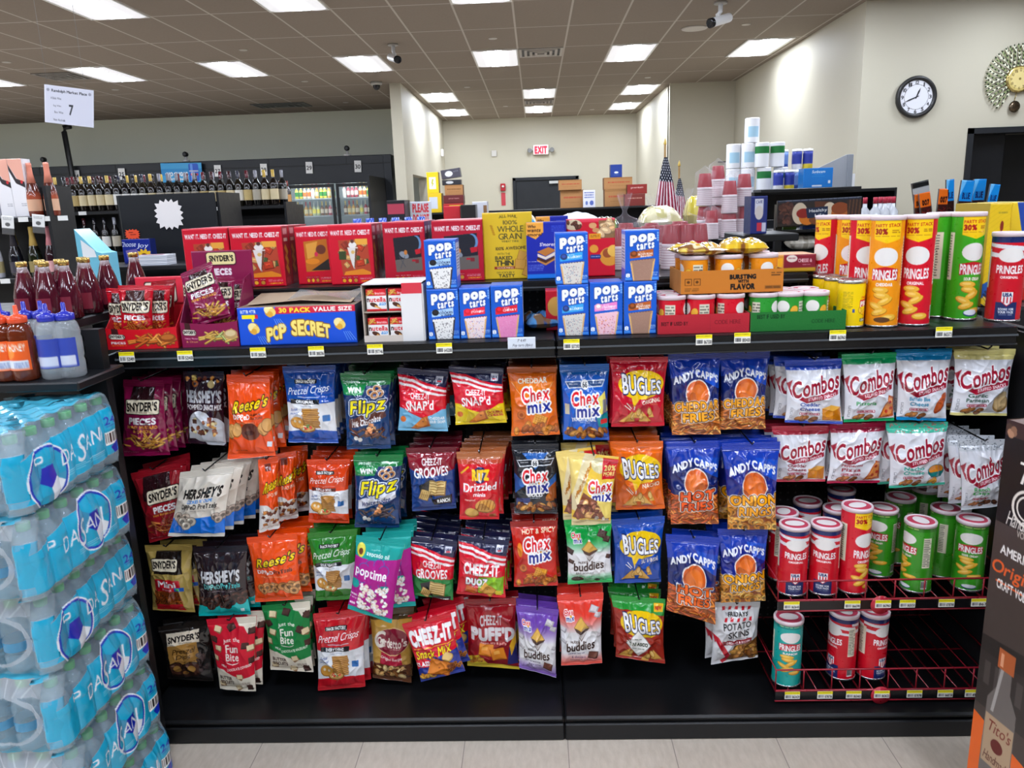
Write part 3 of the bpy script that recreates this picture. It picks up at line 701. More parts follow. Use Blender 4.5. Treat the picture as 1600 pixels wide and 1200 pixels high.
def a_snapd(c, low='7fb9d8', flav=('CHEDDAR', 'SOUR CREAM')):
    c.R(0, 0, 100, 100, low); stripes(c); c.P([(0, 40), (100, 40), (100, 58), (72, 70), (50, 76), (24, 68), (0, 56)], 'c41a30')
    c.T('CHEEZ-IT', 26, 36, 66, 45, 'fff', b=.03); c.T("SNAP'd", 16, 48, 74, 63, 'fff', b=.035, rise=4); c.T('cheesy, thin & crispy', 22, 65, 52, 67, 'f4d8d8')
    c.P([(26, 96), (52, 74), (62, 72), (66, 90), (40, 97)], 'a8602a'); c.P([(28, 95), (50, 76), (58, 74), (61, 88), (40, 95)], 'd88a3e'); c.E(52, 82, 2, 1.2, '8a4a1c')
    for i, t in enumerate(flav): c.T(t, 66, 74+i*6, 96, 78.5+i*6, ('f2f6fa' if low[0] != 'd' else 'a02018'), b=.04)
    c.E(10, 80, 6, 5, 'c86a2a')
def a_grooves(c, low='20407a', top='7c1c2c', flav='RANCH', striped=False):
    c.R(0, 0, 100, 100, low)
    if striped: stripes(c, 14); c.P([(0, 40), (100, 40), (100, 46), (0, 58)], 'c41a30')
    else: c.R(0, 0, 100, 10, '5c1522'); c.P([(0, 9), (100, 9), (100, 34), (60, 42), (30, 41), (0, 30)], top)
    y = 34 if striped else 16
    c.T('CHEEZ-IT', 30, y, 72, y+10, 'fff', b=.03); c.T('GROOVES', 12, y+13, 86, y+27, 'fff', b=.03, rise=3)
    cx, cy = 52, y+46
    c.P([(20, cy-6), (46, cy-14), (50, cy+18), (24, cy+10)], '1a1c22'); c.S(62, cy, 19, 17, .15, '7a5a2a'); c.S(61, cy-.6, 18, 16, .15, 'dcc388')
    for k in range(6): c.S(61, cy-11+k*4.3, 16, .9, .15, '8a6a34')
    c.S(32, cy+10, 11, 12, .4, '7a5a2a'); c.S(31.5, cy+9.5, 10, 11, .4, 'd2b676')
    for k in range(4): c.S(25+k*4.5, cy+10, .7, 9, .4, '8a6a34')
    c.P([(46, cy+18), (94, cy+12), (92, cy+26), (52, cy+28)], '15171e'); c.T(flav, 60, cy+18.5, 88, cy+24, 'f2f2ee', b=.05, rise=1.5)
def a_duoz(c):
    c.R(0, 0, 100, 100, 'c01a2e'); stripes(c, 14); c.P([(0, 44), (100, 44), (100, 100), (0, 100)], 'c01a2e'); c.R(10, 39, 88, 39.6, 'f0d0d0'); c.R(10, 59.5, 80, 60, 'f0d0d0')
    c.T('CHEEZ-IT', 12, 41, 86, 58, 'fff', b=.05); c.P([(44, 62), (98, 60), (96, 92), (44, 92)], '86b82c'); c.R(66, 66, 92, 67, '6a9a20'); c.P([(74, 60), (80, 60), (82, 92), (76, 92)], '9aca3c')
    c.T('DUOZ', 18, 66, 62, 77, 'fff', o='1a1c22', ow=.05, b=.09); c.dash(30, 79, 50, 82, 2, 'fff')
    c.S(30, 88, 13, 8, .2, '8a3c1c'); c.S(30, 87, 12, 7, .2, 'b8642e'); c.S(64, 86, 15, 12, .6, 'a8722a'); c.S(63, 85, 14, 11, .6, 'd6a44e'); c.E(63, 85, 1.6, 1, '8a5a1c'); c.R(80, 86, 92, 95, 'e0d24a', rnd=1)
def a_snackmix(c):
    c.R(0, 0, 100, 100, 'be1a30'); c.R(6, 42, 96, 42.8, 'e8c040'); c.T('CHEEZ-IT', 6, 14, 96, 36, 'fff', b=.07); c.T('Snack MiX', 8, 45, 88, 58, 'f2da28', o='801020', ow=.04, b=.07, sk=.1, rise=1)
    c.P([(30, 60), (100, 56), (100, 100), (0, 100), (0, 78)], '2a3a86'); c.R(0, 62, 44, 73, 'c41a30'); c.T('CLASSIC', 2, 64, 42, 71, 'fff', b=.05)
    c.E(76, 64, 12, 8, 'b8924a'); c.E(76, 63, 10.5, 6.6, 'e0c284'); c.S(52, 80, 24, 20, .5, '9a4f1a'); c.S(51, 79, 22.5, 18.5, .5, 'd88632'); c.E(51, 79, 2, 1.2, '8a4414'); c.food('pretzel', 70, 78, 92, 92, 6, 8, ('8a4a1e', 'a86a30'), 3); c.food('chip', 6, 88, 34, 96, 6, 8, ('c88a3a', 'd8a44c'), 4)
def a_puffd(c):
    c.R(0, 0, 100, 100, '86141f'); c.P([(0, 100), (0, 84), (22, 78), (40, 92), (100, 96), (100, 100)], 'c8b43c'); c.P([(86, 62), (100, 46), (100, 90), (78, 92)], '2c2a66'); c.P([(86, 62), (100, 46), (100, 60), (88, 78)], 'd8a83a')
    c.T('CHEEZ-IT', 28, 21, 72, 34, 'c9c3c4', b=.03); c.T("PUFF'D", 10, 38, 96, 54, 'd4cfd0', b=.1); c.T('cheesy, airy & puffy', 26, 57, 80, 61, 'f0c8b8', b=.02)
    for x, y, r in ((38, 70, .1), (62, 76, -.2)): c.S(x, y, 15, 14, r, '9a4a14'); c.S(x, y-.7, 14, 13, r, 'da8a30'); c.S(x-3, y-3, 6, 4, r, 'eeb05c')
    c.food('puff', 8, 82, 30, 92, 7, 6, ('8a5a1c', 'a87a2a'), 3)
def chexlogo(c, x0, y0, x1, y1):
    h = y1-y0
    c.T('Chex', x0, y0, x1-4, y0+h*.54, 'c8202c', o='fff', ow=.10, b=.07, rise=h*.10); c.T('mix', x0+(x1-x0)*.18, y0+h*.54, x1-2, y1, '1c2c86', o='fff', ow=.10, b=.08, rise=h*.10)
    c.E(x0+(x1-x0)*.62, y0+h*.60, 2.2, 1.7, 'd8a028')
def a_chex(c, bg='d06a1c', kind='cheddar'):
    c.R(0, 0, 100, 100, bg)
    if kind in ('cheddar', 'hot'):
        c.R(0, 0, 100, 9, tuple(q*.75 for q in hexc(bg)))
        if kind == 'cheddar':
            c.P([(2, 20), (96, 20), (64, 62)], 'e08024'); c.L(6, 22, 40, 56, .8, 'f4d8b0'); c.L(92, 22, 62, 60, .8, 'f4d8b0'); c.T('CHEDDAR', 20, 15.5, 80, 22, 'f8ecd4', b=.04, rise=2, o='a85214', ow=.03)
            y = 28
        else:
            c.T('HOT & SPICY', 24, 10, 95, 16.5, 'f4e4c4', b=.03, rise=2); c.E(16, 40, 6, 10, 'd8883a'); y = 22; c.food('stick', 40, 62, 70, 84, 8, 7, ('e8702a', 'f09a30'), 6)
        chexlogo(c, 26, y, 88, y+35); c.E(22, 68, 9, 6, '7a3a14'); c.E(22, 67.5, 8, 5.2, 'b8662a'); c.E(22, 67.5, 4, 2.6, '8a4418')
        c.S(62, 76, 14, 12, .4, '9a5a1c'); c.S(61, 75, 13, 11, .4, 'e0a648')
        for k in range(4): c.S(61, 69+k*3.8, 11, .5, .4, 'b8781f'); c.S(52+k*5.6, 75, .5, 9, .4, 'b8781f')
        c.food('chip', 10, 84, 94, 94, 16, 11, ('b8702c', 'd08a3a', '9a5420'), 3)
    elif kind in ('trad', 'bold'):
        d = kind == 'bold'
        c.R(0, 0, 100, 13, '24466e' if d else '1c62a8')
        if d:
            c.R(0, 0, 100, 100, '23262c'); c.P([(22, 12), (78, 12), (50, 34)], '2f64a8'); c.P([(0, 40), (30, 52), (0, 70)], '2f64a8'); c.P([(100, 40), (72, 56), (100, 70)], '2f64a8')
        else:
            c.P([(100, 22), (100, 100), (60, 100)], '1a4fa0'); c.P([(92, 34), (70, 46), (74, 66), (100, 60)], 'e8e07a'); c.R(88, 44, 97, 62, '8c8f94'); c.R(4, 50, 14, 64, 'c8c0a8'); c.P([(74, 66), (100, 62), (100, 82), (78, 80)], '1c8a90')
        c.P([(8, 21), (92, 19), (86, 28), (14, 30)], 'dfe2e6'); c.P([(10, 22), (90, 20.3), (85, 26.6), (16, 28.6)], '23262c' if d else '2a4a78'); c.dash(16, 23.5, 36, 25.5, 1, 'f2f2f2'); c.dash(60, 22.5, 84, 24.5, 1, 'f2f2f2')
        c.E(49, 25, 8, 6.2, 'f2f2f0'); c.T('66', 44.5, 21.6, 54, 28.4, '1c2028', b=.03); chexlogo(c, 20, 33, 82, 66)
        c.T('BOLD' if d else 'TRADITIONAL', 32 if d else 18, 68, 66 if d else 72, 72.5, 'f4f4f2', b=.05); c.dash(36, 74, 60, 75.5, 1, 'd8dce2')
        if d: c.P([(4, 76), (36, 74), (38, 84), (4, 86)], '2a3566'); c.R(8, 82, 32, 84, 'dcdfe6'); c.E(84, 74, 10, 6, 'b8702c'); c.R(74, 75, 94, 79, 'a05c20'); c.P([(80, 60), (100, 52), (100, 78), (84, 74)], '9a5426')
        else: c.R(82, 70, 98, 76, 'c83a3a', rnd=2)
        c.food('chip', 8, 85, 94, 94, 22, 10, ('a8743c', '7a4424', 'c8954e', '5a3018'), 7)
def a_chexwhite(c):
    c.R(0, 0, 100, 100, 'e8c65a'); c.P([(0, 0), (40, 0), (0, 60)], 'efd88a'); c.P([(34, 0), (56, 0), (10, 78), (0, 78), (0, 60)], 'e9dcb4')
    c2 = 'b0752c'
    for i, ch in enumerate('WHITE CHEDDAR'):
        if ch == ' ': continue
        t = i/12.0; x = 8+t*36; y = 56-t*46; c.T(ch, x, y, x+7.5, y+4.6, c2, b=.02, rise=4)
    c.E(64, 14, 18, 10, 'd8cfa8'); c.R(70, 4, 100, 32, 'b81c2c'); c.T('20%', 74, 13, 97, 20, 'e9d48a', b=.05); c.T('MORE', 73, 22, 97, 27, 'e9d48a', b=.05); c.dash(78, 28, 94, 30, 1, 'd8b0a0')
    chexlogo(c, 40, 34, 98, 64); c.P([(28, 52), (2, 88), (96, 92), (70, 66)], '7a4630'); c.food('chip', 14, 66, 76, 88, 26, 9, ('a8705a', '8a5240', 'd8a870', '6a3a2c'), 3); c.P([(60, 62), (98, 66), (98, 90), (84, 90)], 'ecd77c'); c.food('puff', 60, 88, 92, 94, 5, 6, ('8a8276', 'c8c0b0'), 2)
    c.P([(0, 90), (100, 94), (100, 100), (0, 100)], 'd8cba0')
def a_muddy(c, top='18a04a', low='1f9a4c', l1='girl scouts', l2='thin mints', choc=True):
    c.R(0, 0, 100, 100, 'e7e6e6'); n = 24; t, w = np.array(hexc(top)), np.array(hexc('e7e6e6'))
    for i in range(n): f = i/(n-1); c.R(0, 26+i*1.0, 100, 27.2+i, tuple(t*(1-f)+w*f))
    c.R(0, 0, 100, 26.5, top); l = np.array(hexc(low))
    for i in range(n): f = i/(n-1); c.R(0, 80+i*.8, 100, 81+i*.8, tuple(w*(1-f)+l*f))
    chexlogo(c, 12, 18, 36, 33); dk, mdl = ('3a2824', '54403a') if choc else ('a8a4a6', 'd4d0d2')
    for x, y, z in ((80, 20, 10), (90, 28, 8), (6, 46, 8), (94, 56, 6), (8, 62, 6)): c.S(x, y, z, z*.8, .4, dk); c.S(x-1, y-1, z*.8, z*.6, .4, mdl)
    c.P([(50, 27), (70, 44), (50, 48), (32, 42)], 'a8803c'); c.P([(50, 29), (68, 43), (50, 46), (34, 42)], 'd8b05e'); c.P([(33, 42), (50, 47), (70, 43), (50, 62)], '4a342c'); c.P([(37, 48), (50, 52), (66, 47), (50, 60)], 'cfc9c8')
    c.T('MUDDY', 24, 60.5, 46, 63.5, '3a2620', b=.03, rise=1.5); c.T('buddies', 14, 62, 82, 75, '3a2620', b=.05, rise=5); c.T(l1, 18, 78, 58, 82, '4a3a5a' if not choc else '2c3a2c', rise=1); c.T(l2, 26, 84, 60, 87.5, '4a3a5a' if not choc else '2f9a5c'); c.dash(22, 89, 66, 92, 2, '6a6a6c')
    if not choc: c.S(78, 84, 12, 10, .2, '4a2c24'); c.S(77, 83, 10.5, 8.5, .2, '6e4438')
    else: c.E(22, 91, 14, 4, '3a2824'); c.E(66, 94, 7, 2.5, '3a2824')
def a_bugles(c, bg='b01c30', l1='ORIGINAL', top=None, hot=False):
    c.R(0, 0, 100, 100, bg)
    if top: c.P([(0, 0), (100, 0), (100, 26), (60, 20), (0, 18)], top)
    c.P([(10, 14), (100, 14), (100, 16), (10, 16)], tuple(min(1, q*1.15) for q in hexc(bg))) if not top else None
    c.E(54, 38, 43, 20, 'e0bc22'); c.P([(34, 52), (54, 54), (40, 70)], 'e0bc22')
    c.T('BUGLES', 20, 28, 92, 50, 'f2f2f4', o='161c48', ow=.055, b=.02, rise=-2, taper=-.22, sk=-.06)
    if hot:
        c.P([(46, 46), (72, 70), (46, 94), (20, 70)], '8a8a84'); c.P([(46, 47.5), (70, 70), (46, 92.5), (22, 70)], 'efeeea'); c.T('TABASCO', 27, 67, 65, 73, '22341f', b=.04); c.dash(38, 60, 54, 63, 1, '4a5a44'); c.dash(34, 77, 58, 80, 1, '4a5a44'); c.R(78, 7, 96, 19, 'e0b428'); c.T('NEW', 81, 11, 93, 16, 'b01c24', b=.05)
    else: c.T(l1, 56, 58, 92, 64, 'f6ead8', rise=3, b=.02); c.dash(72, 66, 90, 67.4, 1, 'f0c040')
    for x0, y0, x1, y1 in ((22, 66, 34, 74), (26, 63, 36, 72), (42, 68, 41, 74)): c.L(x0, y0, x1, y1, 1.6, 'f6f2e6')
    for x, y, sx_ in ((30, 86, 1), (64, 86, -1), (46, 80, .4), (76, 80, -.5)) if not hot else ((20, 90, 1), (84, 88, -1), (60, 93, .5)):
        p = [(x-14*sx_-3, y+6), (x+8*sx_, y-11), (x+14*sx_, y+6)]; c.P(p, '8a6424'); c.P([(a*.92+x*.08, b*.92+y*.08) for a, b in p], 'd0a458'); c.E(x+10*sx_, y-3, 4.5, 6.5, '9a7230', .4*sx_); c.E(x+10*sx_, y-3, 3.4, 5, 'e0bc78', .4*sx_)
def a_andy(c, word=('CHEDDAR', 'FRIES'), wc='e8a83a', food=('d08a48', 'b86c34', 'e0a05a'), kind='stick', dark='16265e'):
    c.R(0, 0, 100, 100, '1f3f9c'); c.P([(0, 30), (40, 22), (100, 34), (100, 70), (0, 70)], dark); c.P([(56, 16), (100, 20), (100, 44), (70, 34)], '2452b4')
    c.R(0, 0, 100, 12, '1c3c9a'); c.R(0, 62, 100, 100, '8a4a20'); c.food(kind, -4, 64, 104, 98, 70, 9, food, 5)
    c.T('ANDY', 6, 23.5, 46, 32, 'f4f6fa', b=.05, arc=0, rise=9); c.T("CAPP'S", 50, 22.5, 95, 31, 'f4f6fa', b=.05, rise=-9)
    c.E(52, 48, 25, 17.5, 'f0e8e0'); c.E(52, 48, 23, 16, 'c8622c'); c.E(52, 48, 17, 11.5, 'd8783a')
    w0, w1 = word; n0, n1 = (6, 97) if len(w0) > 3 else (20, 90), (22, 86)
    kw = dict(b=.05, rise=2.5, o='3a1c10', ow=.05, o2='f2eee8', ow2=.055)
    c.T(w0, n0[0], 57.5, n0[1], 68, wc, **kw); c.T(w1, n1[0], 71, n1[1], 81, wc, **kw)
    c.T(w0, n0[0], 57.5, n0[1], 68, wc, b=.05, rise=2.5, o='3a1c10', ow=.05)
def a_combos(c, hdr='2447a8', flav=('Cheddar', 'Cheese'), fc='223a86', baked='BAKED CRACKER', fd='cheese', dots=None):
    c.R(0, 0, 100, 100, 'dcdde2'); c.R(0, 0, 100, 15, hdr); c.R(0, 95.5, 100, 100, hdr)
    if dots:
        for i in range(60): c.E(c.rng.uniform(0, 100), c.rng.uniform(1, 14), 1.2, .8, dots)
    c.P([(4, 46), (30, 58), (92, 44), (92, 50), (34, 66), (8, 56)], '8c1830'); c.P([(0, 36), (10, 30), (5, 44), (12, 54), (6, 54)], '8c1830'); c.P([(28, 58.5), (94, 43), (94, 52), (32, 66)], '8c1830')
    c.T('Combos', 9, 25, 96, 50, '8c1830', o='f6f4f4', ow=.05, b=.07, rise=17); c.T('STUFFED SNACKS', 36, 53.2, 88, 57.6, 'f4e6e8', b=.03, rise=9)
    for i, t in enumerate(flav): c.T(t, 22-2*(len(t) > 7), 68+i*7.2-3*(len(flav) > 1), 58+2*(len(t) > 7), 73.4+i*7.2-3*(len(flav) > 1), fc, b=.05)
    c.R(22, 81, 58, 85, '8c1830', rnd=1.5); c.R(23, 81.6, 57, 84.4, 'e8dcdf', rnd=1.2); c.T(baked, 25, 82, 55, 84, '8c1830', b=.05); c.dash(28, 86, 52, 88, 1, '7a7a80')
    for i in range(3): c.R(6, 74+i*6, 10, 79+i*6, '8a8c92'); c.R(7, 75+i*6, 9.4, 78+i*6, 'dcdde2')
    c.food('chip', 20, 91, 50, 93, 4, 8, ('8a5a30', 'a06c3a', '74461f'), 4)
    if fd == 'cheese': c.P([(62, 74), (78, 68), (98, 72), (96, 94), (64, 94)], 'b8741c'); c.P([(62, 74), (78, 68), (98, 72), (82, 78)], 'eab458'); c.P([(63, 76), (82, 79), (82, 93), (64, 93)], 'd8922e')
    elif fd == 'pizza': c.P([(86, 60), (100, 64), (98, 92), (66, 94)], '9a4a20'); c.P([(86, 63), (97, 66), (94, 88), (70, 92)], 'd08848'); [c.E(x, y, 3.5, 2.6, 'a83424') for x, y in ((88, 70), (92, 80), (82, 84))]
    elif fd == 'wing': c.E(82, 76, 9, 14, '8a3a18', .5); c.E(81, 75, 7, 12, 'b8582a', .5); c.E(90, 64, 6, 6, 'a84c24')
    elif fd == 'garlic': c.E(84, 80, 15, 14, '9a7a4c'); c.E(83, 78, 13, 12, 'cfb488'); c.E(86, 66, 9, 5, 'd8c29a')
    elif fd == 'dip': c.E(82, 74, 17, 10, '1f6a68'); c.E(82, 72, 15, 7, 'c8822e'); c.P([(65, 76), (99, 76), (92, 84), (72, 84)], '1f6a68'); c.food('chip', 66, 90, 86, 92, 3, 7, ('d8a048',), 3)
    else: c.food('chip', 44, 90, 80, 92, 4, 9, ('6a4026', '54301c'), 4)
def a_poptime(c):
    c.R(0, 0, 100, 100, 'a81f86'); c.P([(0, 0), (100, 0), (100, 22), (40, 27), (0, 25)], '1f9a94'); c.R(0, 94, 100, 100, '1f9a94')
    c.E(13, 17, 9, 8.5, 'd8d058'); c.E(13, 15, 6, 6, 'e0d868'); c.E(13, 18.5, 4.5, 4, '6a3a22'); c.T('popped with', 34, 14, 56, 16, 'eef6f4'); c.T('avocado oil', 26, 17.5, 74, 22.5, 'f0f8f6', b=.04, rise=-2)
    for x, y in ((38, 33), (56, 31), (68, 38), (66, 52), (52, 58), (34, 58), (22, 50), (24, 38)): c.E(x, y, 12, 7, '5a62a8'); c.E(x, y, 10.5, 6, 'a81f86')
    c.E(45, 45, 22, 12, 'a81f86'); c.T('poptime', 6, 37, 76, 51, 'fff', b=.08, rise=-2); c.R(66, 55, 84, 64, '1f9a94', rnd=2); c.T('4', 72, 56, 78, 61, 'fff', b=.05)
    c.E(8, 60, 10, 6, '1f9a94'); c.food('puff', 24, 58, 84, 92, 60, 7, ('f0dcd0', 'e6c8bc', 'f4e6da'), 5); c.T('sweet', 0, 74, 16, 77, 'fff', b=.05); c.T('& salty', 0, 79, 16, 82, 'fff', b=.05); c.T('400', 2, 87, 14, 90, 'fff', b=.05)
def a_funbite(c, bg='c01a34', w=('MILK', 'CHOCOLATE', 'COVERED'), seed=2):
    c.R(0, 0, 100, 100, bg); c.P([(58, 0), (100, 0), (100, 22), (84, 20), (76, 12), (64, 10)], 'e6ddcc'); c.P([(0, 66), (24, 67), (48, 76), (72, 80), (100, 76), (100, 100), (0, 100)], 'e8dfce')
    r = random.Random(seed)
    for x, y, d in ((22, 14, 0), (50, 12, 1), (18, 38, 0), (10, 26, 1), (80, 36, 1), (94, 18, 1), (96, 56, 1), (6, 52, 0), (64, 78, 0), (86, 94, 1), (56, 95, 0), (92, 40, 0), (14, 90, 0)): c.S(x, y, 8, 7, r.uniform(-.6, .6), '8a6a4a' if not d else '241512'); c.S(x-1, y-1, 7, 6, r.uniform(-.3, .3), 'e8d6b0' if not d else '4a2c26')
    c.T('Just the', 32, 26, 68, 32, 'f6f0e4', b=.04, arc=2); c.T('Fun', 36, 33, 64, 43, 'f6f0e4', b=.07); c.E(50, 55.5, 15, 4, 'f6f0e4'); c.E(50, 54.4, 15.6, 3.8, bg); c.T('Bite', 35, 44.5, 65, 54, 'f6f0e4', b=.08)
    c.T(w[0], 20, 60, 34, 63, 'f6f0e4', b=.04, rise=-2); c.T(w[1], 34, 64, 66, 67.4, 'f6f0e4', b=.04, rise=2); c.T(w[2], 68, 61, 94, 64.4, 'f6f0e4', b=.04, rise=3)
    c.T('BUTTER', 10, 77, 42, 82, '3a241c', b=.04, rise=-1); c.T('BISCUITS', 10, 84, 44, 89, '3a241c', b=.04, rise=-1); c.dash(66, 86, 88, 90, 2, '5a463c')
def a_gard(c):
    c.R(0, 0, 100, 100, 'b8924a'); c.R(0, 0, 100, 14, '4a3c22'); c.P([(26, 54), (74, 54), (80, 76), (20, 76)], 'a8203c'); c.R(0, 74, 100, 100, '5a3418')
    c.E(52, 42, 44, 18, 'd8b88a'); c.E(52, 42, 42, 16.8, '7c1830'); c.T('Gardetto', 16, 37, 76, 49, 'f2e8dc', b=.02, rise=-2); c.T("'s", 78, 38, 90, 48, 'f2e8dc', b=.02); c.T('G', 6, 28, 30, 50, 'f2e8dc', b=.03, sk=.2); c.dash(50, 51, 76, 53, 1, 'e8d0c0'); c.T('Original Recipe', 24, 63, 78, 68, 'f6e8e0', b=.02, rise=-1.5)
    c.food('chip', 8, 78, 94, 92, 30, 12, ('c8a068', '8a5a30', 'd8bc8a', '5a3418'), 6)
def a_fridays(c):
    c.R(0, 0, 100, 100, 'd3d3d4')
    for i in range(5): c.P([(24+i*13, 7), (30+i*13, 7), (28+i*13, 12), (22+i*13, 12)], 'b01c2c'); c.P([(26+i*13, 23), (32+i*13, 23), (30+i*13, 28), (24+i*13, 28)], 'b01c2c')
    c.T('TGI', 28, 15.5, 34, 19, '242426'); c.T("FRIDAYS", 34, 14.5, 74, 20.5, '242426', b=.05, rise=1); c.T('POTATO', 22, 30, 82, 40, '2a2a2c', b=.02, rise=2); c.T('SKINS', 32, 43, 78, 53, '2a2a2c', b=.02, rise=2); c.dash(34, 54.5, 76, 57, 1, '4a4a4c')
    c.P([(20, 60), (84, 56), (84, 63), (20, 68)], '7a1424'); c.T('CHEDDAR & BACON', 28, 60.6, 80, 64, 'f4e8e8', b=.04, rise=3); c.P([(0, 48), (12, 54), (44, 92), (24, 100), (12, 88)], 'a8182c'); c.P([(6, 60), (28, 88), (18, 96), (0, 74)], 'dcdcdc'); c.P([(46, 68), (100, 60), (100, 96), (32, 96)], '6a4624'); c.food('chip', 44, 72, 96, 92, 22, 12, ('a87a44', '8a5e30', 'c0924e', '74481f'), 4)
def a_ritz(c):
    c.R(0, 0, 100, 100, 'c0242e'); c.R(0, 0, 100, 11, 'a86a44'); c.P([(0, 11), (100, 11), (100, 17), (0, 17)], 'b04a34'); c.L(6, 30, 26, 20, 4, 'e0b030'); c.E(52, 32, 16, 12, '1c2a5c'); c.P([(44, 38), (50, 24), (60, 30), (54, 44)], 'f0eee8'); c.T('RITZ', 34, 25, 72, 38, 'f0cc30', b=.06, o='d8881c', ow=.03)
    c.T('Drizzled', 12, 43, 92, 54, 'fff', b=.04, rise=2); c.T('minis', 36, 57.5, 66, 62.5, 'fff', b=.04); c.T('caramel', 14, 66, 40, 69, 'f6e2d2', b=.03)
    c.E(66, 78, 26, 11, '8a5a2a'); c.E(65, 77, 24, 10, 'd0a05a')
    for k in range(5): c.L(46+k*9, 84, 54+k*9, 69, 1.8, '8a4a1c')
    c.E(32, 89, 18, 8, '9a6a2c'); c.E(31, 88, 16.5, 7, 'e0b86a'); c.R(76, 90, 92, 96, '9a5a2c')

# ------------------------------------------------------------------ the pegged bags, peg by peg
RED = 'maroon pretzel pieces bag'
bag(a_snyder, {}, [(193,593),(256,594),(189,712),(266,711)], 'maroon honey mustard pretzel pieces bag, front of the top left peg', 4, 'maroon honey mustard pretzel bag hanging behind the front one on the top left peg', Y=2.13, drift=.006)
bag(a_hershey, dict(mode='mix'), [(286,580),(350,580),(294,692),(354,697)], 'dark brown popped snack mix bag with pale cloud window, top row', 3, 'dark brown popped snack mix bag hanging behind the front one', Y=2.16)
bag(a_reese, {}, [(354,585),(421,586),(356,717),(431,712)], 'orange animal cracker bag with yellow script, top row', 4, 'orange animal cracker bag hanging behind the front one', Y=2.11, step=.042)
bag(a_pcrisp, {}, [(441,572),(524,570),(451,691),(529,692)], 'blue and white pretzel crisp bag, top row', 4, 'blue and white pretzel crisp bag hanging behind the front one', Y=2.13, step=.05)
bag(a_flipz, {}, [(531,583),(611,583),(542,702),(611,700)], 'navy pouch with green strip and brown milk chocolate band, top row', 5, 'navy milk chocolate pretzel pouch hanging behind the front one', Y=2.12, foil=1.5)
bag(a_snapd, {}, [(621,574),(700,580),(622,672),(700,674)], 'red crisp bag with light blue lower part, top row', 8, 'red and light blue crisp bag hanging behind the front one', Y=2.13)
bag(a_snapd, dict(low='d8c02a', flav=('DOUBLE', 'CHEESE')), [(701,572),(786,578),(712,664),(792,660)], 'red crisp bag with yellow lower part, top row', 7, 'red and yellow crisp bag hanging behind the front one', Y=2.12)
bag(a_chex, {}, [(792,573),(869,573),(799,681),(875,679)], 'orange cheddar snack mix bag, top row', 7, 'orange cheddar snack mix bag hanging behind the front one', Y=2.13)
bag(a_chex, dict(bg='2460b4', kind='trad'), [(874,570),(952,568),(880,687),(952,688)], 'blue traditional snack mix bag, top row', 7, 'blue traditional snack mix bag hanging behind the front one', Y=2.13)
bag(a_bugles, {}, [(953,558),(1044,557),(955,667),(1038,665)], 'red corn cone bag with yellow speech bubble, top row', 4, 'red corn cone bag hanging behind the front one', Y=2.12)
bag(a_andy, {}, [(1043,553),(1126,549),(1050,680),(1126,678)], 'blue cheddar fries bag, top row beside the red corn cone bag', 5, 'blue cheddar fries bag hanging behind the front one, nearer the red cone bag', Y=2.13, foil=1.6)
bag(a_andy, {}, [(1124,552),(1203,548),(1123,671),(1196,670)], 'blue cheddar fries bag, top row beside the white stuffed snack bags', 5, 'blue cheddar fries bag hanging behind the front one, nearer the white bags', Y=2.14, foil=1.6)
bag(a_combos, {}, [(1226,563),(1315,560),(1226,660),(1317,663)], 'white stuffed snack bag with royal blue header', 3, 'white stuffed snack bag with royal blue header, hanging behind the front one', Y=2.12, drift=-.012, plate=True)
bag(a_combos, dict(hdr='1f9a62', flav=('Pizzeria',), fc='2a8a4a', baked='BAKED PRETZEL', fd='pizza'), [(1315,553),(1401,550),(1318,660),(1397,657)], 'white stuffed snack bag with green header and pizza slice', 1, 'white stuffed snack bag with green header, hanging behind the front one', Y=2.12, plate=True)
bag(a_combos, dict(hdr='2484b4', flav=('Buffalo Blue', 'Cheese'), fc='2a7a9a', baked='BAKED PRETZEL', fd='wing'), [(1399,546),(1488,544),(1400,655),(1478,658)], 'white stuffed snack bag with teal blue header and chicken wing', 1, 'white stuffed snack bag with teal blue header, hanging behind the front one', Y=2.12, plate=True)
bag(a_combos, dict(hdr='d6cc8c', flav=('Garlic', 'Parmesan'), fc='2c4a3a', baked='BAKED CRACKER', fd='garlic'), [(1491,545),(1587,545),(1484,648),(1573,650)], 'white stuffed snack bag with pale yellow header and garlic', 5, 'white stuffed snack bag with pale yellow header, hanging behind the front one', Y=2.12, drift=-.008, step=.06)
# second row
bag(a_snyder, dict(bg='8e1f2a', sub=('Hot Buffalo Wing',), food=('b0623a', '8a3a24', 'c8804a'), logo=(30, 30, 96, 43)), [(204,740),(281,722),(234,848),(290,834)], 'dark red hot buffalo pretzel pieces bag tilted left, second row', 2, 'dark red buffalo pretzel bag hanging behind the tilted one', Y=2.13, drift=-.004)
bag(a_hershey, dict(mode='cream'), [(282,738),(366,729),(262,838),(351,838)], 'cream and bright blue cookie pretzel bag, second row', 5, 'cream and bright blue cookie pretzel bag fanned out behind the front one', Y=2.08, drift=.012, step=.045)
for i, (q, yw, lb) in enumerate((([(404,716),(434,714),(406,828),(437,826)], .5, 'orange snack mix bag turned edge on, beside the cream pretzel bag'), ([(428,708),(462,706),(432,812),(466,810)], .35, 'orange snack mix bag turned half away, middle of the three'), ([(438,698),(480,696),(446,800),(484,798)], .1, 'orange snack mix bag hanging furthest back of the three turned ones'))):
    bag(a_reese, dict(mode='mix'), q, lb, Y=2.13+.07*i, yaw=yw, hook=(i == 0), t=.03)
bag(a_pcrisp, dict(bg='d0481e', name='BUFFALO WING', mid='5a2018'), [(479,718),(547,717),(482,816),(546,818)], 'orange and white buffalo pretzel crisp bag, second row', 3, 'orange and white buffalo pretzel crisp bag hanging behind the front one', Y=2.15)
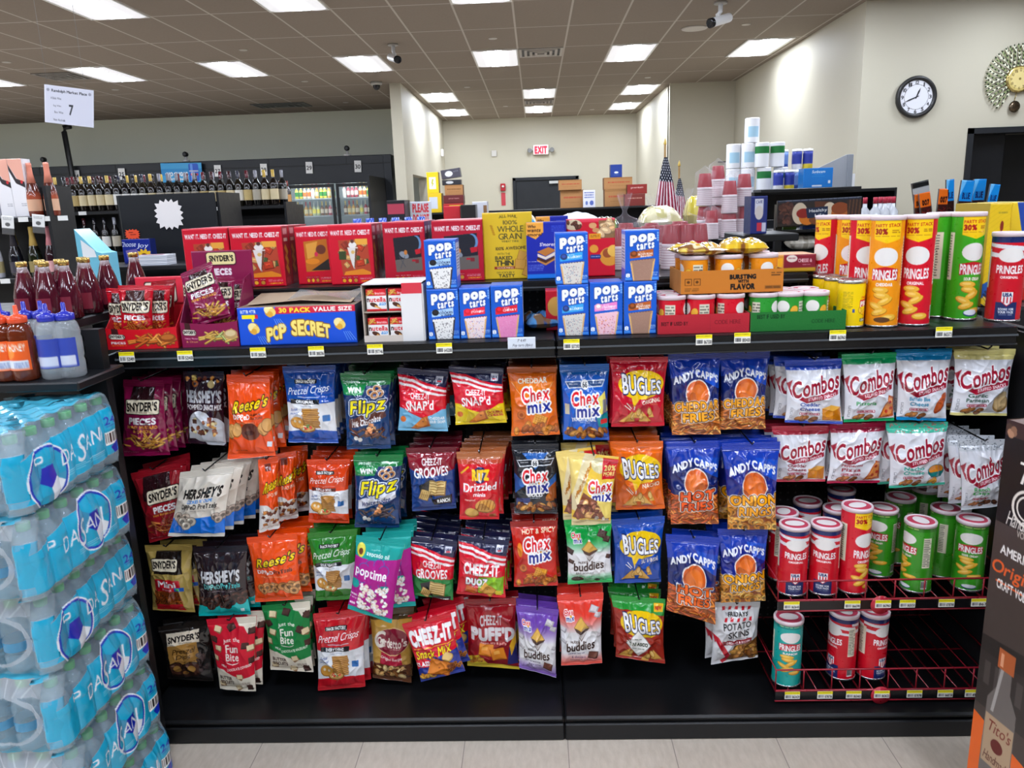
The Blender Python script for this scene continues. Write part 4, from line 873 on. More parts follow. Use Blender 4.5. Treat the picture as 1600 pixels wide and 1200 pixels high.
bag(a_flipz, dict(band='d9dadf', txt='White Fudge', tc='1c2a5c', food=('4a4048', '5a4c4c', '2e2a34')), [(552,711),(630,710),(554,824),(624,824)], 'navy pouch with green strip and white fudge band, second row', 2, 'navy white fudge pretzel pouch hanging behind the front one', Y=2.13, foil=1.4)
bag(a_grooves, {}, [(634,700),(713,698),(644,799),(713,794)], 'maroon and blue ridged cracker bag, second row', 3, 'maroon and blue ridged cracker bag hanging behind the front one', Y=2.13, step=.055)
bag(a_ritz, {}, [(713,706),(786,705),(718,811),(780,811)], 'red drizzled cracker bag with tan header, second row', 5, 'red drizzled cracker bag with tan header, hanging behind the front one', Y=2.12, drift=.006)
bag(a_chex, dict(bg='23262c', kind='bold'), [(799,694),(873,693),(804,802),(871,802)], 'charcoal bold snack mix bag, second row', 3, 'charcoal bold snack mix bag hanging behind the front one', Y=2.15)
bag(a_chexwhite, {}, [(887,705),(967,714),(893,820),(954,818)], 'pale yellow white cheddar snack mix bag, tilted, second row', 0, None, Y=2.07)
bag(a_chexwhite, {}, [(868,706),(930,698),(880,812),(950,806)], 'pale yellow white cheddar bag showing its left edge behind the tilted one', 0, None, Y=2.14, hook=False)
bag(a_chexwhite, {}, [(876,692),(952,690),(882,796),(966,800)], 'pale yellow white cheddar bag hanging straight at the back of its peg', 0, None, Y=2.21, hook=False)
bag(a_bugles, dict(bg='cc6420', l1='NACHO'), [(953,690),(1036,689),(962,797),(1039,794)], 'orange nacho corn cone bag, second row', 3, 'orange nacho corn cone bag hanging behind the front one', Y=2.13, step=.05)
bag(a_andy, dict(word=('HOT', 'FRIES'), wc='e0602a', food=('c86c34', 'b0542a', 'd8843e')), [(1041,690),(1126,688),(1048,818),(1123,818)], 'blue hot fries bag, second row', 4, 'blue hot fries bag of the second row hanging behind the front one', Y=2.13, foil=1.6)
bag(a_andy, dict(word=('ONION', 'RINGS'), wc='f0a824', food=('d8a04e', 'c88a3c', 'e4b868'), kind='ring', dark='1a2878'), [(1127,692),(1219,690),(1137,826),(1213,828)], 'blue onion rings bag, second row', 4, 'blue onion rings bag of the second row hanging behind the front one', Y=2.11, foil=1.6)
bag(a_combos, dict(hdr='b03a4a', flav=('Cheddar', 'Cheese'), fc='7a2030', baked='BAKED PRETZEL'), [(1206,666),(1297,664),(1210,752),(1289,752)], 'white stuffed snack bag with red header and cheddar block, lower row', 2, 'white stuffed snack bag with red header, hanging behind the front one', Y=2.16, drift=-.02)
bag(a_combos, dict(hdr='9a2444', flav=('Pepperoni', 'Pizza'), fc='8a2434', baked='BAKED CRACKER', fd='pizza'), [(1297,662),(1385,658),(1292,755),(1374,754)], 'white stuffed snack bag with dark pink header and pepperoni pizza', 2, 'white stuffed snack bag with dark pink header, hanging behind the front one', Y=2.15)
bag(a_combos, dict(hdr='4aa890', flav=('Nacho', 'Cheese'), fc='2a9a88', baked='BAKED PRETZEL', fd='dip', dots='b06a6a'), [(1384,661),(1481,659),(1389,763),(1476,757)], 'white stuffed snack bag with speckled green header and dip bowl', 2, 'white stuffed snack bag with speckled green header, hanging behind the front one', Y=2.13, drift=-.012)
bag(a_combos, dict(hdr='c9ccd0', flav=('Ranch', 'Dip'), fc='3a9a4a', baked='BAKED PRETZEL', fd='nut', dots='6a7078'), [(1496,688),(1572,686),(1502,797),(1566,790)], 'white stuffed snack bag with dotted grey header, ranch dip', 7, 'white stuffed snack bag with dotted grey header, hanging behind the front one', Y=2.09, drift=-.011, step=.045)
# third row
bag(a_snyder, dict(bg='b09a5c', band='201814', gold=True, logo=(14, 21, 70, 33)), [(226,852),(300,850),(239,953),(305,957)], 'gold mini pretzel bag, third row', 1, 'gold mini pretzel bag hanging behind the front one', Y=2.14, drift=.03)
bag(a_hershey, dict(mode='dip'), [(301,854),(386,852),(311,963),(392,960)], 'dark brown and teal dipped pretzel bag, third row', 2, 'dark brown and teal dipped pretzel bag hanging behind the front one', Y=2.12, drift=.012)
bag(a_reese, dict(mode='pretzel'), [(385,840),(464,834),(399,940),(474,936)], 'orange dipped pretzel bag with yellow script, third row', 3, 'orange dipped pretzel bag hanging behind the front one', Y=2.12, drift=.016, step=.05)
bag(a_pcrisp, dict(bg='2f7a2a', name='GARLIC PARMESAN', seed=5), [(480,833),(558,826),(494,938),(556,935)], 'green and white garlic pretzel crisp bag, third row', 2, 'green and white garlic pretzel crisp bag hanging behind the front one', Y=2.13)
bag(a_poptime, {}, [(557,836),(634,844),(543,950),(612,974)], 'magenta popcorn bag with teal header, front', 0, None, Y=2.05, mat=SATIN, foil=.5)
bag(a_poptime, {}, [(566,832),(642,828),(576,952),(650,946)], 'magenta popcorn bag with teal header, showing behind the tilted front one', 2, 'magenta popcorn bag with teal header, furthest back on its peg', Y=2.12, mat=SATIN, foil=.5, hook=False)
bag(a_grooves, dict(low='1f7a3c', flav='WHITE', striped=True), [(635,838),(715,846),(646,930),(708,938)], 'red and green ridged cracker bag with striped header, third row', 5, 'red and green ridged cracker bag hanging behind the front one', Y=2.13, step=.05)
bag(a_duoz, {}, [(716,836),(795,845),(713,928),(790,934)], 'red and lime cracker bag with striped header, third row', 4, 'red and lime cracker bag hanging behind the front one', Y=2.12, step=.05, drift=.004)
bag(a_chex, dict(bg='b82a20', kind='hot'), [(797,815),(871,813),(803,917),(872,914)], 'red hot and spicy snack mix bag, third row', 3, 'red hot and spicy snack mix bag hanging behind the front one', Y=2.14, step=.05, plate=True)
bag(a_muddy, {}, [(881,812),(956,812),(887,913),(957,909)], 'green and white chocolate mint mix bag, third row', 2, 'green and white chocolate mint mix bag hanging behind the front one', Y=2.14, plate=True)
bag(a_bugles, dict(bg='1c4a9c', l1='SALT & VINEGAR'), [(955,812),(1039,806),(960,911),(1033,909)], 'blue salt and vinegar corn cone bag, third row', 2, 'blue salt and vinegar corn cone bag hanging behind the front one', Y=2.14)
bag(a_andy, dict(word=('HOT', 'FRIES'), wc='e8702a', food=('c86c34', 'b0542a', 'd8843e')), [(1040,834),(1125,840),(1041,953),(1118,976)], 'blue hot fries bag, third row, tilted', 1, 'blue hot fries bag hanging behind the tilted one in the third row', Y=2.12, foil=1.5, drift=.02)
bag(a_andy, dict(word=('ONION', 'RINGS'), wc='f0b030', food=('d8a04e', 'c88a3c', 'e4b868'), kind='ring', dark='1a2878'), [(1121,826),(1200,826),(1126,942),(1196,938)], 'blue onion rings bag, third row', 2, 'blue onion rings bag hanging behind the front one in the third row', Y=2.13, foil=1.5, drift=-.01)
# bottom row
bag(a_dips, {}, [(246,980),(330,967),(262,1060),(334,1064)], 'dark brown chocolate pretzel bag with tan panel, bottom row', 1, 'dark brown chocolate pretzel bag hanging behind the front one', Y=2.14)
bag(a_funbite, {}, [(322,968),(401,962),(344,1076),(400,1080)], 'red and cream biscuit pouch, bottom row', 1, 'red and cream biscuit pouch hanging behind the front one', Y=2.10, mat=SATIN, foil=.4, drift=.02)
bag(a_funbite, dict(bg='15773c', w=('MILK', 'CHOCOLATE', 'HAZELNUT'), seed=5), [(409,946),(485,938),(423,1046),(490,1050)], 'green and cream biscuit pouch, bottom row', 2, 'green and cream biscuit pouch hanging behind the front one', Y=2.13, mat=SATIN, foil=.4)
bag(a_pcrisp, dict(bg='bc1f2c', name='EVERYTHING', seed=8), [(489,959),(572,950),(497,1079),(571,1072)], 'red and white pretzel crisp bag, bottom row', 2, 'red and white pretzel crisp bag hanging behind the front one', Y=2.12, drift=.01)
bag(a_gard, {}, [(577,952),(647,948),(582,1058),(643,1066)], 'gold rye chip mix bag with maroon oval, bottom row', 1, 'gold rye chip mix bag hanging behind the front one', Y=2.15)
bag(a_snackmix, {}, [(628,975),(704,958),(658,1066),(727,1048)], 'red cracker snack mix bag leaning clockwise, bottom row', 3, 'red cracker snack mix bag hanging behind the leaning one', Y=2.10, drift=.012, step=.05)
bag(a_puffd, {}, [(726,936),(806,934),(730,1040),(812,1046)], 'dark red puffed cracker bag with yellow corner, bottom row', 1, 'dark red puffed cracker bag hanging behind the front one', Y=2.16)
bag(a_muddy, dict(top='6e4aa0', low='7a58a8', l1='brownie', l2='supreme', choc=False), [(806,946),(873,952),(811,1042),(869,1058)], 'purple and white brownie mix bag, bottom row', 2, 'purple and white brownie mix bag hanging behind the front one', Y=2.13)
bag(a_muddy, dict(top='cf4438', low='d8584c', l1='peanut butter', l2='& chocolate', choc=False), [(870,930),(943,926),(877,1040),(941,1036)], 'coral red and white peanut butter mix bag, bottom row', 2, 'coral red and white peanut butter mix bag hanging behind the front one', Y=2.13)
bag(a_bugles, dict(bg='8c2a1c', top='2a8a3a', hot=True), [(955,930),(1040,936),(962,1026),(1039,1036)], 'green and brown corn cone bag with white diamond, bottom row', 2, 'green and brown corn cone bag hanging behind the front one', Y=2.13, step=.06)
bag(a_fridays, {}, [(1110,941),(1188,940),(1111,1038),(1184,1026)], 'silver and red potato skin crisp bag, bottom row', 1, 'silver and red potato skin crisp bag hanging behind the front one', Y=2.15, drift=-.02)
# ------------------------------------------------------------------ cartons, trays and cans
def carton_mesh(fn, kw, w, h, d, Y, side='888', top=None, side_fn=None, extra=1.0, mat=None, name='carton'):
    """front face at y=0, base at z=0, centred in x; goes back to y=d"""
    k = dens(Y)*extra; nx, nz = max(int(w*k), 4), max(int(h*k), 4)
    cv = Cv(nx, nz, 'fff', asp=h/w); fn(cv, **(kw or {})); C = cv.out()
    m = MB(); xs = np.linspace(-w/2, w/2, nx); zs = np.linspace(h, 0, nz)
    V = np.zeros((nz, nx, 3)); V[..., 0] = xs[None, :]; V[..., 2] = zs[:, None]
    bev = 0.0025; V[..., 1] = np.maximum(bev-np.minimum(np.minimum(V[..., 0]+w/2, w/2-V[..., 0]), np.minimum(V[..., 2], h-V[..., 2])), 0)*0.8
    m.grid(V, C, 0, True)
    y0 = bev*0.8
    for sx_ in (-1, 1):
        if side_fn:
            ny = max(int(d*k), 4); c2 = Cv(ny, nz, 'fff', asp=h/d); side_fn(c2); S = c2.out()
            ys = np.linspace(y0, d, ny); V = np.zeros((nz, ny, 3)); V[..., 0] = sx_*w/2; V[..., 1] = (ys if sx_ > 0 else ys[::-1])[None, :]; V[..., 2] = zs[:, None]
            m.grid(V, S, 0, False)
        else:
            x = sx_*w/2; q = [(x, y0, 0), (x, d, 0), (x, d, h), (x, y0, h)]
            m.add(q if sx_ > 0 else q[::-1], np.array([[0, 1, 2, 3]]), side)
    t = top or side
    m.add([(-w/2, y0, h), (w/2, y0, h), (w/2, d, h), (-w/2, d, h)], np.array([[0, 1, 2, 3]]), t)
    m.add([(-w/2, y0, 0), (w/2, y0, 0), (w/2, d, 0), (-w/2, d, 0)], np.array([[3, 2, 1, 0]]), t)
    m.add([(-w/2, d, 0), (w/2, d, 0), (w/2, d, h), (-w/2, d, h)], np.array([[3, 2, 1, 0]]), side)
    return m
def carton(name, label, cat, fn, kw, pl, pr, pt, Y, z, d, side='888', top=None, yaw=0.0, group=None, side_fn=None, mat=None, extra=1.0, h=None):
    zt = atY((pl+pr)/2, pt, Y)[2] if h is None else z+h; h = zt-z; zm = z+h/2
    x0, x1 = xat(pl, Y, zm), xat(pr, Y, zm); w = x1-x0
    o = carton_mesh(fn, kw, w, h, d, Y, side, top, side_fn, extra).build(name, mat or PAPER, None, ((x0+x1)/2, Y, z+0.0005)); o.rotation_euler = (0, 0, yaw)
    return tag(o, label, cat, group)
def plain(c, col='888'): c.R(0, 0, 100, 100, col)

# --- tall crisp cans
def a_can(c, bg='c0182e', kind='party', fl='ORIGINAL', usa=False, word='c0182e', tall=True):
    c.R(0, 0, 100, 100, bg); dk = tuple(q*.8 for q in hexc(bg))
    for f in (25, 75):
        l, r = f-13.5, f+13.5
        if kind == 'party': c.P([(l, 0), (r, 0), (r, 18), (f, 22), (l, 18)], 'e8c42a'); c.T('PARTY STACK', l+1, 4, r-1, 7, 'b0281e', b=.03, rise=.6); c.T('30%', l+1.5, 8.6, l+13, 13.4, '9a1c1c' if bg[0] != 'e' else '8a1c14', b=.06); c.dash(f+4, 9.4, r-1, 13, 2, '7a3a14'); c.dash(l+1, 15, r-1, 16.4, 1, 'a8681c'); o0 = 23
        elif usa:
            c.R(l-14, 0, r+14, 8, '1c2a58'); c.P([(l-14, 8), (f, 11), (r+14, 14), (r+14, 20), (f, 16), (l-14, 12)], 'e4e4e6'); c.P([(l-14, 18), (f, 22), (r+14, 24), (r+14, 28), (l-14, 24)], 'e4e4e6'); o0 = 11
        else: c.R(l-14, 0, r+14, 7, dk); c.dash(l, 2.5, r, 5, 1, 'e8e4a0'); o0 = 9
        c.E(f, o0+11.5, 12.0, 8.6, 'e9e6e2')
        y = o0+22
        c.P([(l, y+1), (f, y-1.2), (r, y+1), (r-.6, y+12), (f, y+10), (l+.6, y+12)], 'b0182a' if bg[0] != 'c' else bg); c.T('PRINGLES', l+1, y+1, r-1, y+10, 'f4f2f0', b=.035, arc=-1)
        c.T(fl, f-8, y+14, f+8, y+16.8, 'f6e8e4', b=.06)
        if usa:
            c.P([(f-5, 66), (f+5, 66), (f+5, 77), (f, 82), (f-5, 77)], 'f0f0f0')
            for k in range(3): c.R(f-3.6+k*3, 72, f-2.2+k*3, 79, 'b0182a')
            c.T('USA', f-4, 67, f+4, 71, '1c2a58', b=.06); c.P([(f-10, 78), (f-5, 78), (f, 83), (f+5, 78), (f+10, 78), (f+10, 99), (f-10, 99)], '1c2a58'); c.T('SCORE FOR', f-7, 85, f+7, 87.6, 'f0f0f2', b=.05); c.T('YOUR PACK', f-7, 88.6, f+7, 91.2, 'f0f0f2', b=.05); c.dash(f-6, 92.5, f+6, 94, 1, 'd0d4e0')
        else:
            r_ = random.Random(3)
            for i in range(6):
                x, yy = f+r_.uniform(-7, 7), y+21+i*5.2; a = r_.uniform(-.6, .6); c.E(x, yy, 8.2, 3.4, 'a8701c', a); c.E(x, yy-.5, 7.7, 2.9, 'e0b24a', a); c.E(x-1, yy-.9, 4.4, 1.2, 'eecb78', a)
            if 'SOUR' in fl: c.E(f+2, 94, 8, 3.4, '1c3a6a'); c.E(f+2, 93.4, 7.4, 2.8, 'e4e6ea')
            elif 'CHED' in fl: c.E(f, 94, 8, 2.6, '5a3a20')
    for x in (44.5, 94.5): c.R(x, 16, x+9, 62, 'e2ddc8'); c.dash(x+.6, 18, x+8.4, 60, 16, '3a3a34')
    c.R(0, 16, 3.5, 62, 'e2ddc8')
    c.bars(45, 82, 52, 95)
def a_minican(c, bg='c0182e'):
    c.R(0, 0, 100, 100, bg)
    for f in (25, 75):
        c.E(f-4, 34, 7.5, 19, 'e9e6e2'); c.P([(f-11, 56), (f+3, 56), (f+3, 84), (f-11, 82)], 'b0182a' if bg[0] != 'c' else '9a1424'); c.T('PRINGLES', f-10.4, 60, f+2.4, 80, 'f4f2f0', b=.03)
        c.E(f+9, 46, 4.6, 16, 'a8701c', .3); c.E(f+9, 45, 4.2, 14, 'e0b24a', .3); c.E(f+9, 84, 6, 10, '1c3a6a'); c.E(f+9, 83, 5.4, 8, 'e4e6ea')
    for x in (40, 90): c.R(x, 18, x+12, 92, 'dcd8c6'); c.dash(x+.6, 22, x+11.4, 88, 7, '44443c')
CANMESH = {}
def can_mesh(key, r, h, fn, kw, Y, mat):
    if key in CANMESH: return CANMESH[key]
    n = int(min(2*math.pi*r*dens(Y)*1.0, 340)); nz = int(h*dens(Y)); cv = Cv(n, nz, 'fff', asp=h/(2*math.pi*r)); fn(cv, **kw); C = cv.out()
    th = np.linspace(0, 2*np.pi, n, endpoint=False)-np.pi      # u=25 faces -y
    V = np.zeros((nz, n, 3)); z = np.linspace(h-0.004, 0.004, nz); V[..., 0] = r*np.cos(th); V[..., 1] = r*np.sin(th); V[..., 2] = z[:, None]
    m = MB(); m.grid(V, C, 0, True, wrap=True); m.lathe([(r*.9, 0.0045), (r*.9, 0.005)], 24, 'c8c8c4')
    rim = MB(); rim.lathe([(r*.9, 0), (r+.0012, 0), (r+.0012, .005), (r*.95, .0055)], 32, 'b8b9ba', caps=False); rim.lathe([(r*.9, .001), (r*.9, .0015)], 24, 'a8a9aa')
    lid = MB(); lid.lathe([(r*.94, h-.006), (r+.0018, h-.006), (r+.0022, h+.003), (r+.001, h+.0055), (r-.003, h+.0058), (r-.005, h+.0035)], 36, 'e2d0d4', caps=False); lid.lathe([(r*.95, h+.0025), (r-.0045, h+.0036), (0.012, h+.0038)], 36, 'c23e58', caps=True)
    k = 24; tt = np.linspace(0, 2*np.pi, k, endpoint=False); lid.add(np.c_[r*.66*np.cos(tt), r*.46*np.sin(tt), np.full(k, h+.0042)], [tuple(range(k))], 'ece6e4')
    CANMESH[key] = (m.mesh('crisp_can', mat), rim.mesh('rim', METAL), lid.mesh('lid', SATIN)); return CANMESH[key]
def can(key, label, px, Y, z, rz=0.0, r=.0425, h=.21, fn=a_can, kw=None, group=None, name='crisp_can', clear=False, py=None, x=None):
    body, rim, lid = can_mesh(key, r, h, fn, kw or {}, Y, GLOSSCAN)
    x = xat(px, Y, z+h/2) if x is None else x
    o = bpy.data.objects.new(name, body); COL.objects.link(o); o.location = (float(x), float(Y), float(z)+0.0005); o.rotation_euler = (0, 0, rz-math.atan2(float(x), Y))
    for nm, me in (('rim', rim), ('lid', lid)):
        c = bpy.data.objects.new(nm, me); COL.objects.link(c); c.parent = o
    return tag(o, label, 'crisp can', group)
GLOSSCAN = printed('can_wrap', 0.3, 0.5, coat=0.2)
RED_P = dict(bg='c0182e'); CHED = dict(bg='e0921e', fl='CHEDDAR', word='b0182a'); GRN = dict(bg='3f9a24', fl='SOUR CREAM'); USA = dict(bg='b81a2c', kind='std', usa=True); GSTD = dict(bg='3a8a26', kind='std', fl='SOUR CREAM'); TEAL = dict(bg='1f9a94', kind='std', fl='RANCH')
SZ = GZ+0.001
can('ched', 'tall orange party can at the front of the top shelf', 1382, 2.145, SZ, .05, .0415, .29, kw=CHED)
can('redp', 'tall red party can beside the orange one, front of the top shelf', 1432, 2.155, SZ, .0, .0415, .29, kw=RED_P)
can('redp', 'tall red party can behind the orange one, turned slightly', 1349, 2.225, SZ, .25, .0415, .29, kw=RED_P)
can('ched', 'tall orange party can mostly hidden between two red ones', 1328, 2.312, SZ, .1, .0415, .29, kw=CHED)
can('redp', 'tall red party can standing leftmost, behind the yellow tubs', 1294, 2.378, SZ, -.8, .0415, .29, kw=RED_P)
can('grnp', 'tall green party can with its nutrition side out', 1467, 2.288, SZ, 1.5, .0415, .29, kw=GRN)
can('grnp', 'tall green party can next to the yellow box', 1507, 2.225, SZ, .55, .0415, .29, kw=GRN)
can('usa', 'red and navy can with striped shield at the shelf end', 1572, 2.18, SZ, .2, .0425, .235, kw=USA)
def a_yel(c):
    c.R(0, 0, 100, 100, 'e8c818')
    for f in (25, 75): c.T('cheddar', f-2, 30, f+10, 36, 'b0281e', b=.03); c.P([(f-4, 40), (f+12, 36), (f+12, 52), (f-4, 56)], 'b81c28'); c.T('PIKS', f-3, 42, f+11, 53, 'f4f0e8', b=.06, rise=3); c.food('chip', f-4, 62, f+10, 80, 8, 4, ('d89a20', 'e8b440'), 2); c.R(f-3, 82, f+10, 89, '24401c'); c.T('CRISP', f-2, 83, f+9, 88, 'f0f0e0', b=.05)
    c.dash(0, 20, 12, 60, 12, '8a7a1c'); c.dash(46, 20, 58, 60, 12, '8a7a1c'); c.R(12, 60, 15, 68, '4a5a8a')
def tub(px, Y, z, label, rz):
    body, rim, lid = can_mesh('yel', .0355, .125, a_yel, {}, 2.1, GLOSSCAN)
    o = bpy.data.objects.new('snack_tub', body); COL.objects.link(o); o.location = (float(xat(px, Y, z+.06)), Y, z+.0005); o.rotation_euler = (0, 0, rz)
    c = bpy.data.objects.new('rim', rim); COL.objects.link(c); c.parent = o
    l = MB().lathe([(.035, .119), (.0366, .119), (.037, .128), (.0335, .1285), (.0315, .1245), (.0, .124)], 32, 'c8c8c2', caps=False).build('lid', METAL, o)
    tag(o, label, 'snack tub')
tub(1329, 2.15, SZ, 'yellow snack tub at the front, beside the green tray', 0.6); tub(1307, 2.222, SZ, 'yellow snack tub in the middle of the three', 1.5); tub(1289, 2.292, SZ, 'yellow snack tub standing furthest back of the three', 1.6)

# --- trays of small cans
def tray(label, x0, x1, y0, y1, z, h, col, inner, fn, Y, skew=0.0):
    t = thing('display_tray', label, 'tray', ((x0+x1)/2, y0, z+.0005)); w = x1-x0; d = y1-y0; th = .003
    k = dens(Y); cv = Cv(int(w*k), int(h*k), col, asp=h/w); fn(cv); C = cv.out(); nz, nx = C.shape[:2]
    V = np.zeros((nz, nx, 3)); V[..., 0] = np.linspace(-w/2, w/2, nx)[None, :]; V[..., 2] = np.linspace(h, 0, nz)[:, None]
    m = MB(); m.grid(V, C, 0, True); m.box(-w/2, w/2, .0002, th, 0, h-.0005, inner); m.build('front_panel', CARD, t)
    for s_ in (-1, 1):
        MB().box(*sorted((s_*w/2, s_*(w/2-th))), th, d, 0, h*1.0, col).build('side_panel', CARD, t)
    MB().box(-w/2+th, w/2-th, d-th, d, 0, h, inner).build('rear_panel', CARD, t); MB().box(-w/2+th, w/2-th, th, d-th, 0, th, inner).build('tray_floor', CARD, t)
    return t
def fit(pl, pr, Y, z): return xat(pl, Y, z), xat(pr, Y, z)
def t_red(c): c.R(0, 0, 100, 100, 'a8323c'); c.T('BEST IF USED BY', 4, 38, 33, 56, '3a1418', b=.03); c.T('CODE HERE', 62, 34, 90, 54, '7a242c', b=.02); c.R(57, 0, 57.4, 100, '98303a')
def t_grn(c): c.R(0, 0, 100, 100, '2a6a34'); c.T('BEST IF USED BY', 7, 14, 36, 34, '12301a', b=.03); c.T('CODE HERE', 64, 44, 88, 62, '1c4a26', b=.02)
def t_org(c):
    c.R(0, 0, 100, 100, 'b87838')
    for x in (4, 12.5): c.R(x, 34, x+7, 64, '5a3a1c'); c.R(x+.7, 37, x+6.3, 61, 'b87838'); c.E(x+3.5, 49, 1.6, 6, '5a3a1c')
    c.dash(4, 74, 18, 92, 3, '5a3a1c'); c.T('BURSTING', 48, 22, 73, 40, '1f1a18', b=.07); c.T('WITH', 56, 45, 66, 57, '1f1a18', b=.07); c.T('FLAVOR', 49, 62, 72, 84, '1f1a18', b=.07); c.dash(88, 14, 98, 34, 2, '3a2a1c'); c.R(82, 72, 98, 86, '8a5a2c'); c.dash(83, 75, 97, 84, 2, '3a2a1c')
x0, x1 = fit(1028, 1171, 2.105, 1.22); tray('red cardboard tray of small crisp cans on the top shelf', x0, x1, 2.105, 2.31, GZ, .052, 'a8323c', 'b09070', t_red, 2.1)
gx0, gx1 = fit(1173, 1322, 2.105, 1.22); tray('green cardboard tray of small crisp cans on the top shelf', gx0, gx1, 2.105, 2.31, GZ, .052, '2a6a34', 'b09070', t_grn, 2.1)
r0 = .0375; hh = .093
def minis(key, bg, x0, x1, y0, rows, cols, z, what, rot):
    g = 'small cans in the '+what
    for j in range(rows):
        for i in range(cols):
            x = x0+r0+.006+i*((x1-x0-.012-2*r0)/max(cols-1, 1)); y = y0+r0+.006+j*.082
            lab = f'small {key} crisp can standing in the {what}, '+('front row' if j == 0 else 'rear rows')
            can('mini'+key, lab, 0, y, z+.0035, rot[(i+j) % len(rot)], r0, hh, a_minican, dict(bg=bg), lab, 'small_crisp_can', x=x)
minis('red', 'c0182e', x0, x1, 2.105, 2, 3, GZ, 'red cardboard tray', (-1.4, -1.0, 1.2))
minis('green', '2f8a34', gx0, gx1-.03, 2.105, 2, 3, GZ, 'green cardboard tray', (1.4, -.1, .2))
ox0, ox1 = fit(1064, 1224, 2.13, 1.33); OZ = GZ+.0035+hh+.008
tray('brown cardboard tray stacked on the small red cans', ox0, ox1, 2.13, 2.31, OZ, .062, 'b07434', 'b08a5c', t_org, 2.1)
minis('orange', 'dc8e20', ox0, ox1, 2.13, 2, 3, OZ, 'brown cardboard tray', (-1.0, .2, .6))

# --- toaster pastry boxes
def a_pop(c, fl='blueberry', l1='FROSTED', lab='4aa4dc', pastry='d8d4cc', fill='4a2c30', crust='d8b078', dots=('4a6a8a', '8a5a6a'), lc='fff', icon='2c3a6a', d2=14):
    c.R(0, 0, 100, 100, '1b5cb8'); c.P([(0, 80), (100, 76), (100, 100), (0, 100)], '1a55ae')
    c.T('pop', 17, 9, 84, 27, 'f6f7fa', o='123a86', ow=.05, b=.25, rise=4); c.T('tarts', 34, 24.5, 84, 36, 'f6f7fa', o='123a86', ow=.06, b=.17, rise=4); c.E(88, 17, 2.4, 1.5, 'f6f7fa')
    c.P([(14, 43), (82, 37), (82, 51), (14, 55)], lab); c.T(l1, 42, 42, 58, 44, lc); c.T(fl[0], 38, 44.5, 80, 48.5, lc, b=.03, rise=1.5)
    if len(fl) > 1: c.T(fl[1], 44, 49.5, 76, 52.6, lc, b=.03, rise=1.2)
    c.E(26, 46, 11, 6, icon); c.E(26, 45, 6, 3, tuple(min(1, q*1.5) for q in hexc(icon)))
    c.P([(14, 60), (88, 56), (78, 100), (24, 100)], crust); c.P([(20, 62), (82, 58.5), (74, 100), (28, 100)], pastry); c.P([(18, 59), (84, 55), (84, 59), (18, 63)], fill)
    for i in range(8): c.E(20+i*8.6, 61.5-i*.4, 4.6, 2.6, pastry)
    for i in range(70): x, y = c.rng.uniform(26, 76), c.rng.uniform(64, 99); c.S(x, y, 1.5, .7, c.rng.uniform(0, 3), c.rng.choice(dots))
    c.T('8', 3, 84, 14, 91, 'fff', b=.04); c.R(0, 92, 20, 97, '5a9ae0', .8); c.dash(80, 82, 96, 90, 3, 'd8e6f6'); c.R(78, 92, 98, 97, '5a9ae0', .8)
    for i in range(4): c.R(93, 5+i*4.5, 98, 8.4+i*4.5, '9ac0ee', .9)
def a_pside(c):
    c.R(0, 0, 100, 100, 'b8c0d8'); c.R(0, 0, 100, 8, '1b5cb8'); c.R(0, 76, 100, 100, '3a70c0'); c.R(12, 14, 88, 70, 'd0d4de')
    for i in range(8): c.R(16, 18+i*6, 84, 20.4+i*6, '5a6a8a')
CC = dict(fl=('COOKIES', '& CREME'), lab='b8d4f0', lc='26324e', pastry='ecebe8', fill='2c2a2e', crust='3a3436', dots=('26242a', '3a363c'), icon='1c1a1c'); BB = dict(fl=('BLUEBERRY',)); ST = dict(fl=('STRAWBERRY',), lab='e0344a', pastry='efdfe0', fill='8a1c2c', dots=('c03a4a', '5a6aa8', 'e0b040'), icon='d0283c')
CH = dict(fl=('CHERRY',), lab='d0283c', pastry='e394bc', fill='8a1c2c', dots=('e8b0d0', 'd080ac'), icon='b81c2c'); SM = dict(fl=('STRAWBERRY', 'MILKSHAKE'), lab='e890c8', pastry='efc8d2', fill='efc8d2', dots=('c03a4a', 'e09030', '8a4a6a'), icon='e8b8c8'); BS = dict(fl=('BROWN SUGAR', 'CINNAMON'), lab='b0602c', pastry='a08070', fill='6a4a3c', dots=('a88878',), icon='6a3a1c')
P = 'toaster pastry box'
def pop(kw, pl, pr, pt, z, lab, Y=2.115): return carton('pastry_box', lab, 'pastry box', a_pop, kw, pl, pr, pt, Y, z, .095, '9aa6c8', '1b5cb8', side_fn=a_pside)
b1 = pop(CC, 668, 717, 452, GZ, 'blue '+P+', cookies flavour, bottom left of the left group'); zt = GZ+b1.dimensions.z+.001
pop(ST, 718.5, 766, 450, GZ, 'blue '+P+' with red strawberry label, between cookies and cherry'); pop(CH, 767.5, 817, 446, GZ, 'blue '+P+' with pink icing and cherry label')
pop(CC, 664, 713, 375, zt, 'blue '+P+', cookies flavour, standing on top of its twin')
b1 = pop(BB, 872, 920, 445, GZ, 'blue '+P+', blueberry, bottom of the right group'); zt = GZ+b1.dimensions.z+.001
pop(SM, 922, 973, 441, GZ, 'blue '+P+' with pale pink milkshake label'); b2 = pop(BS, 975, 1026, 440, GZ, 'blue '+P+', brown sugar, bottom right of the right group')
pop(BB, 868, 919, 364, zt, 'blue '+P+', blueberry, standing on top of its twin'); pop(BS, 977, 1030, 360, GZ+b2.dimensions.z+.001, 'blue '+P+', brown sugar, standing on top of its twin')

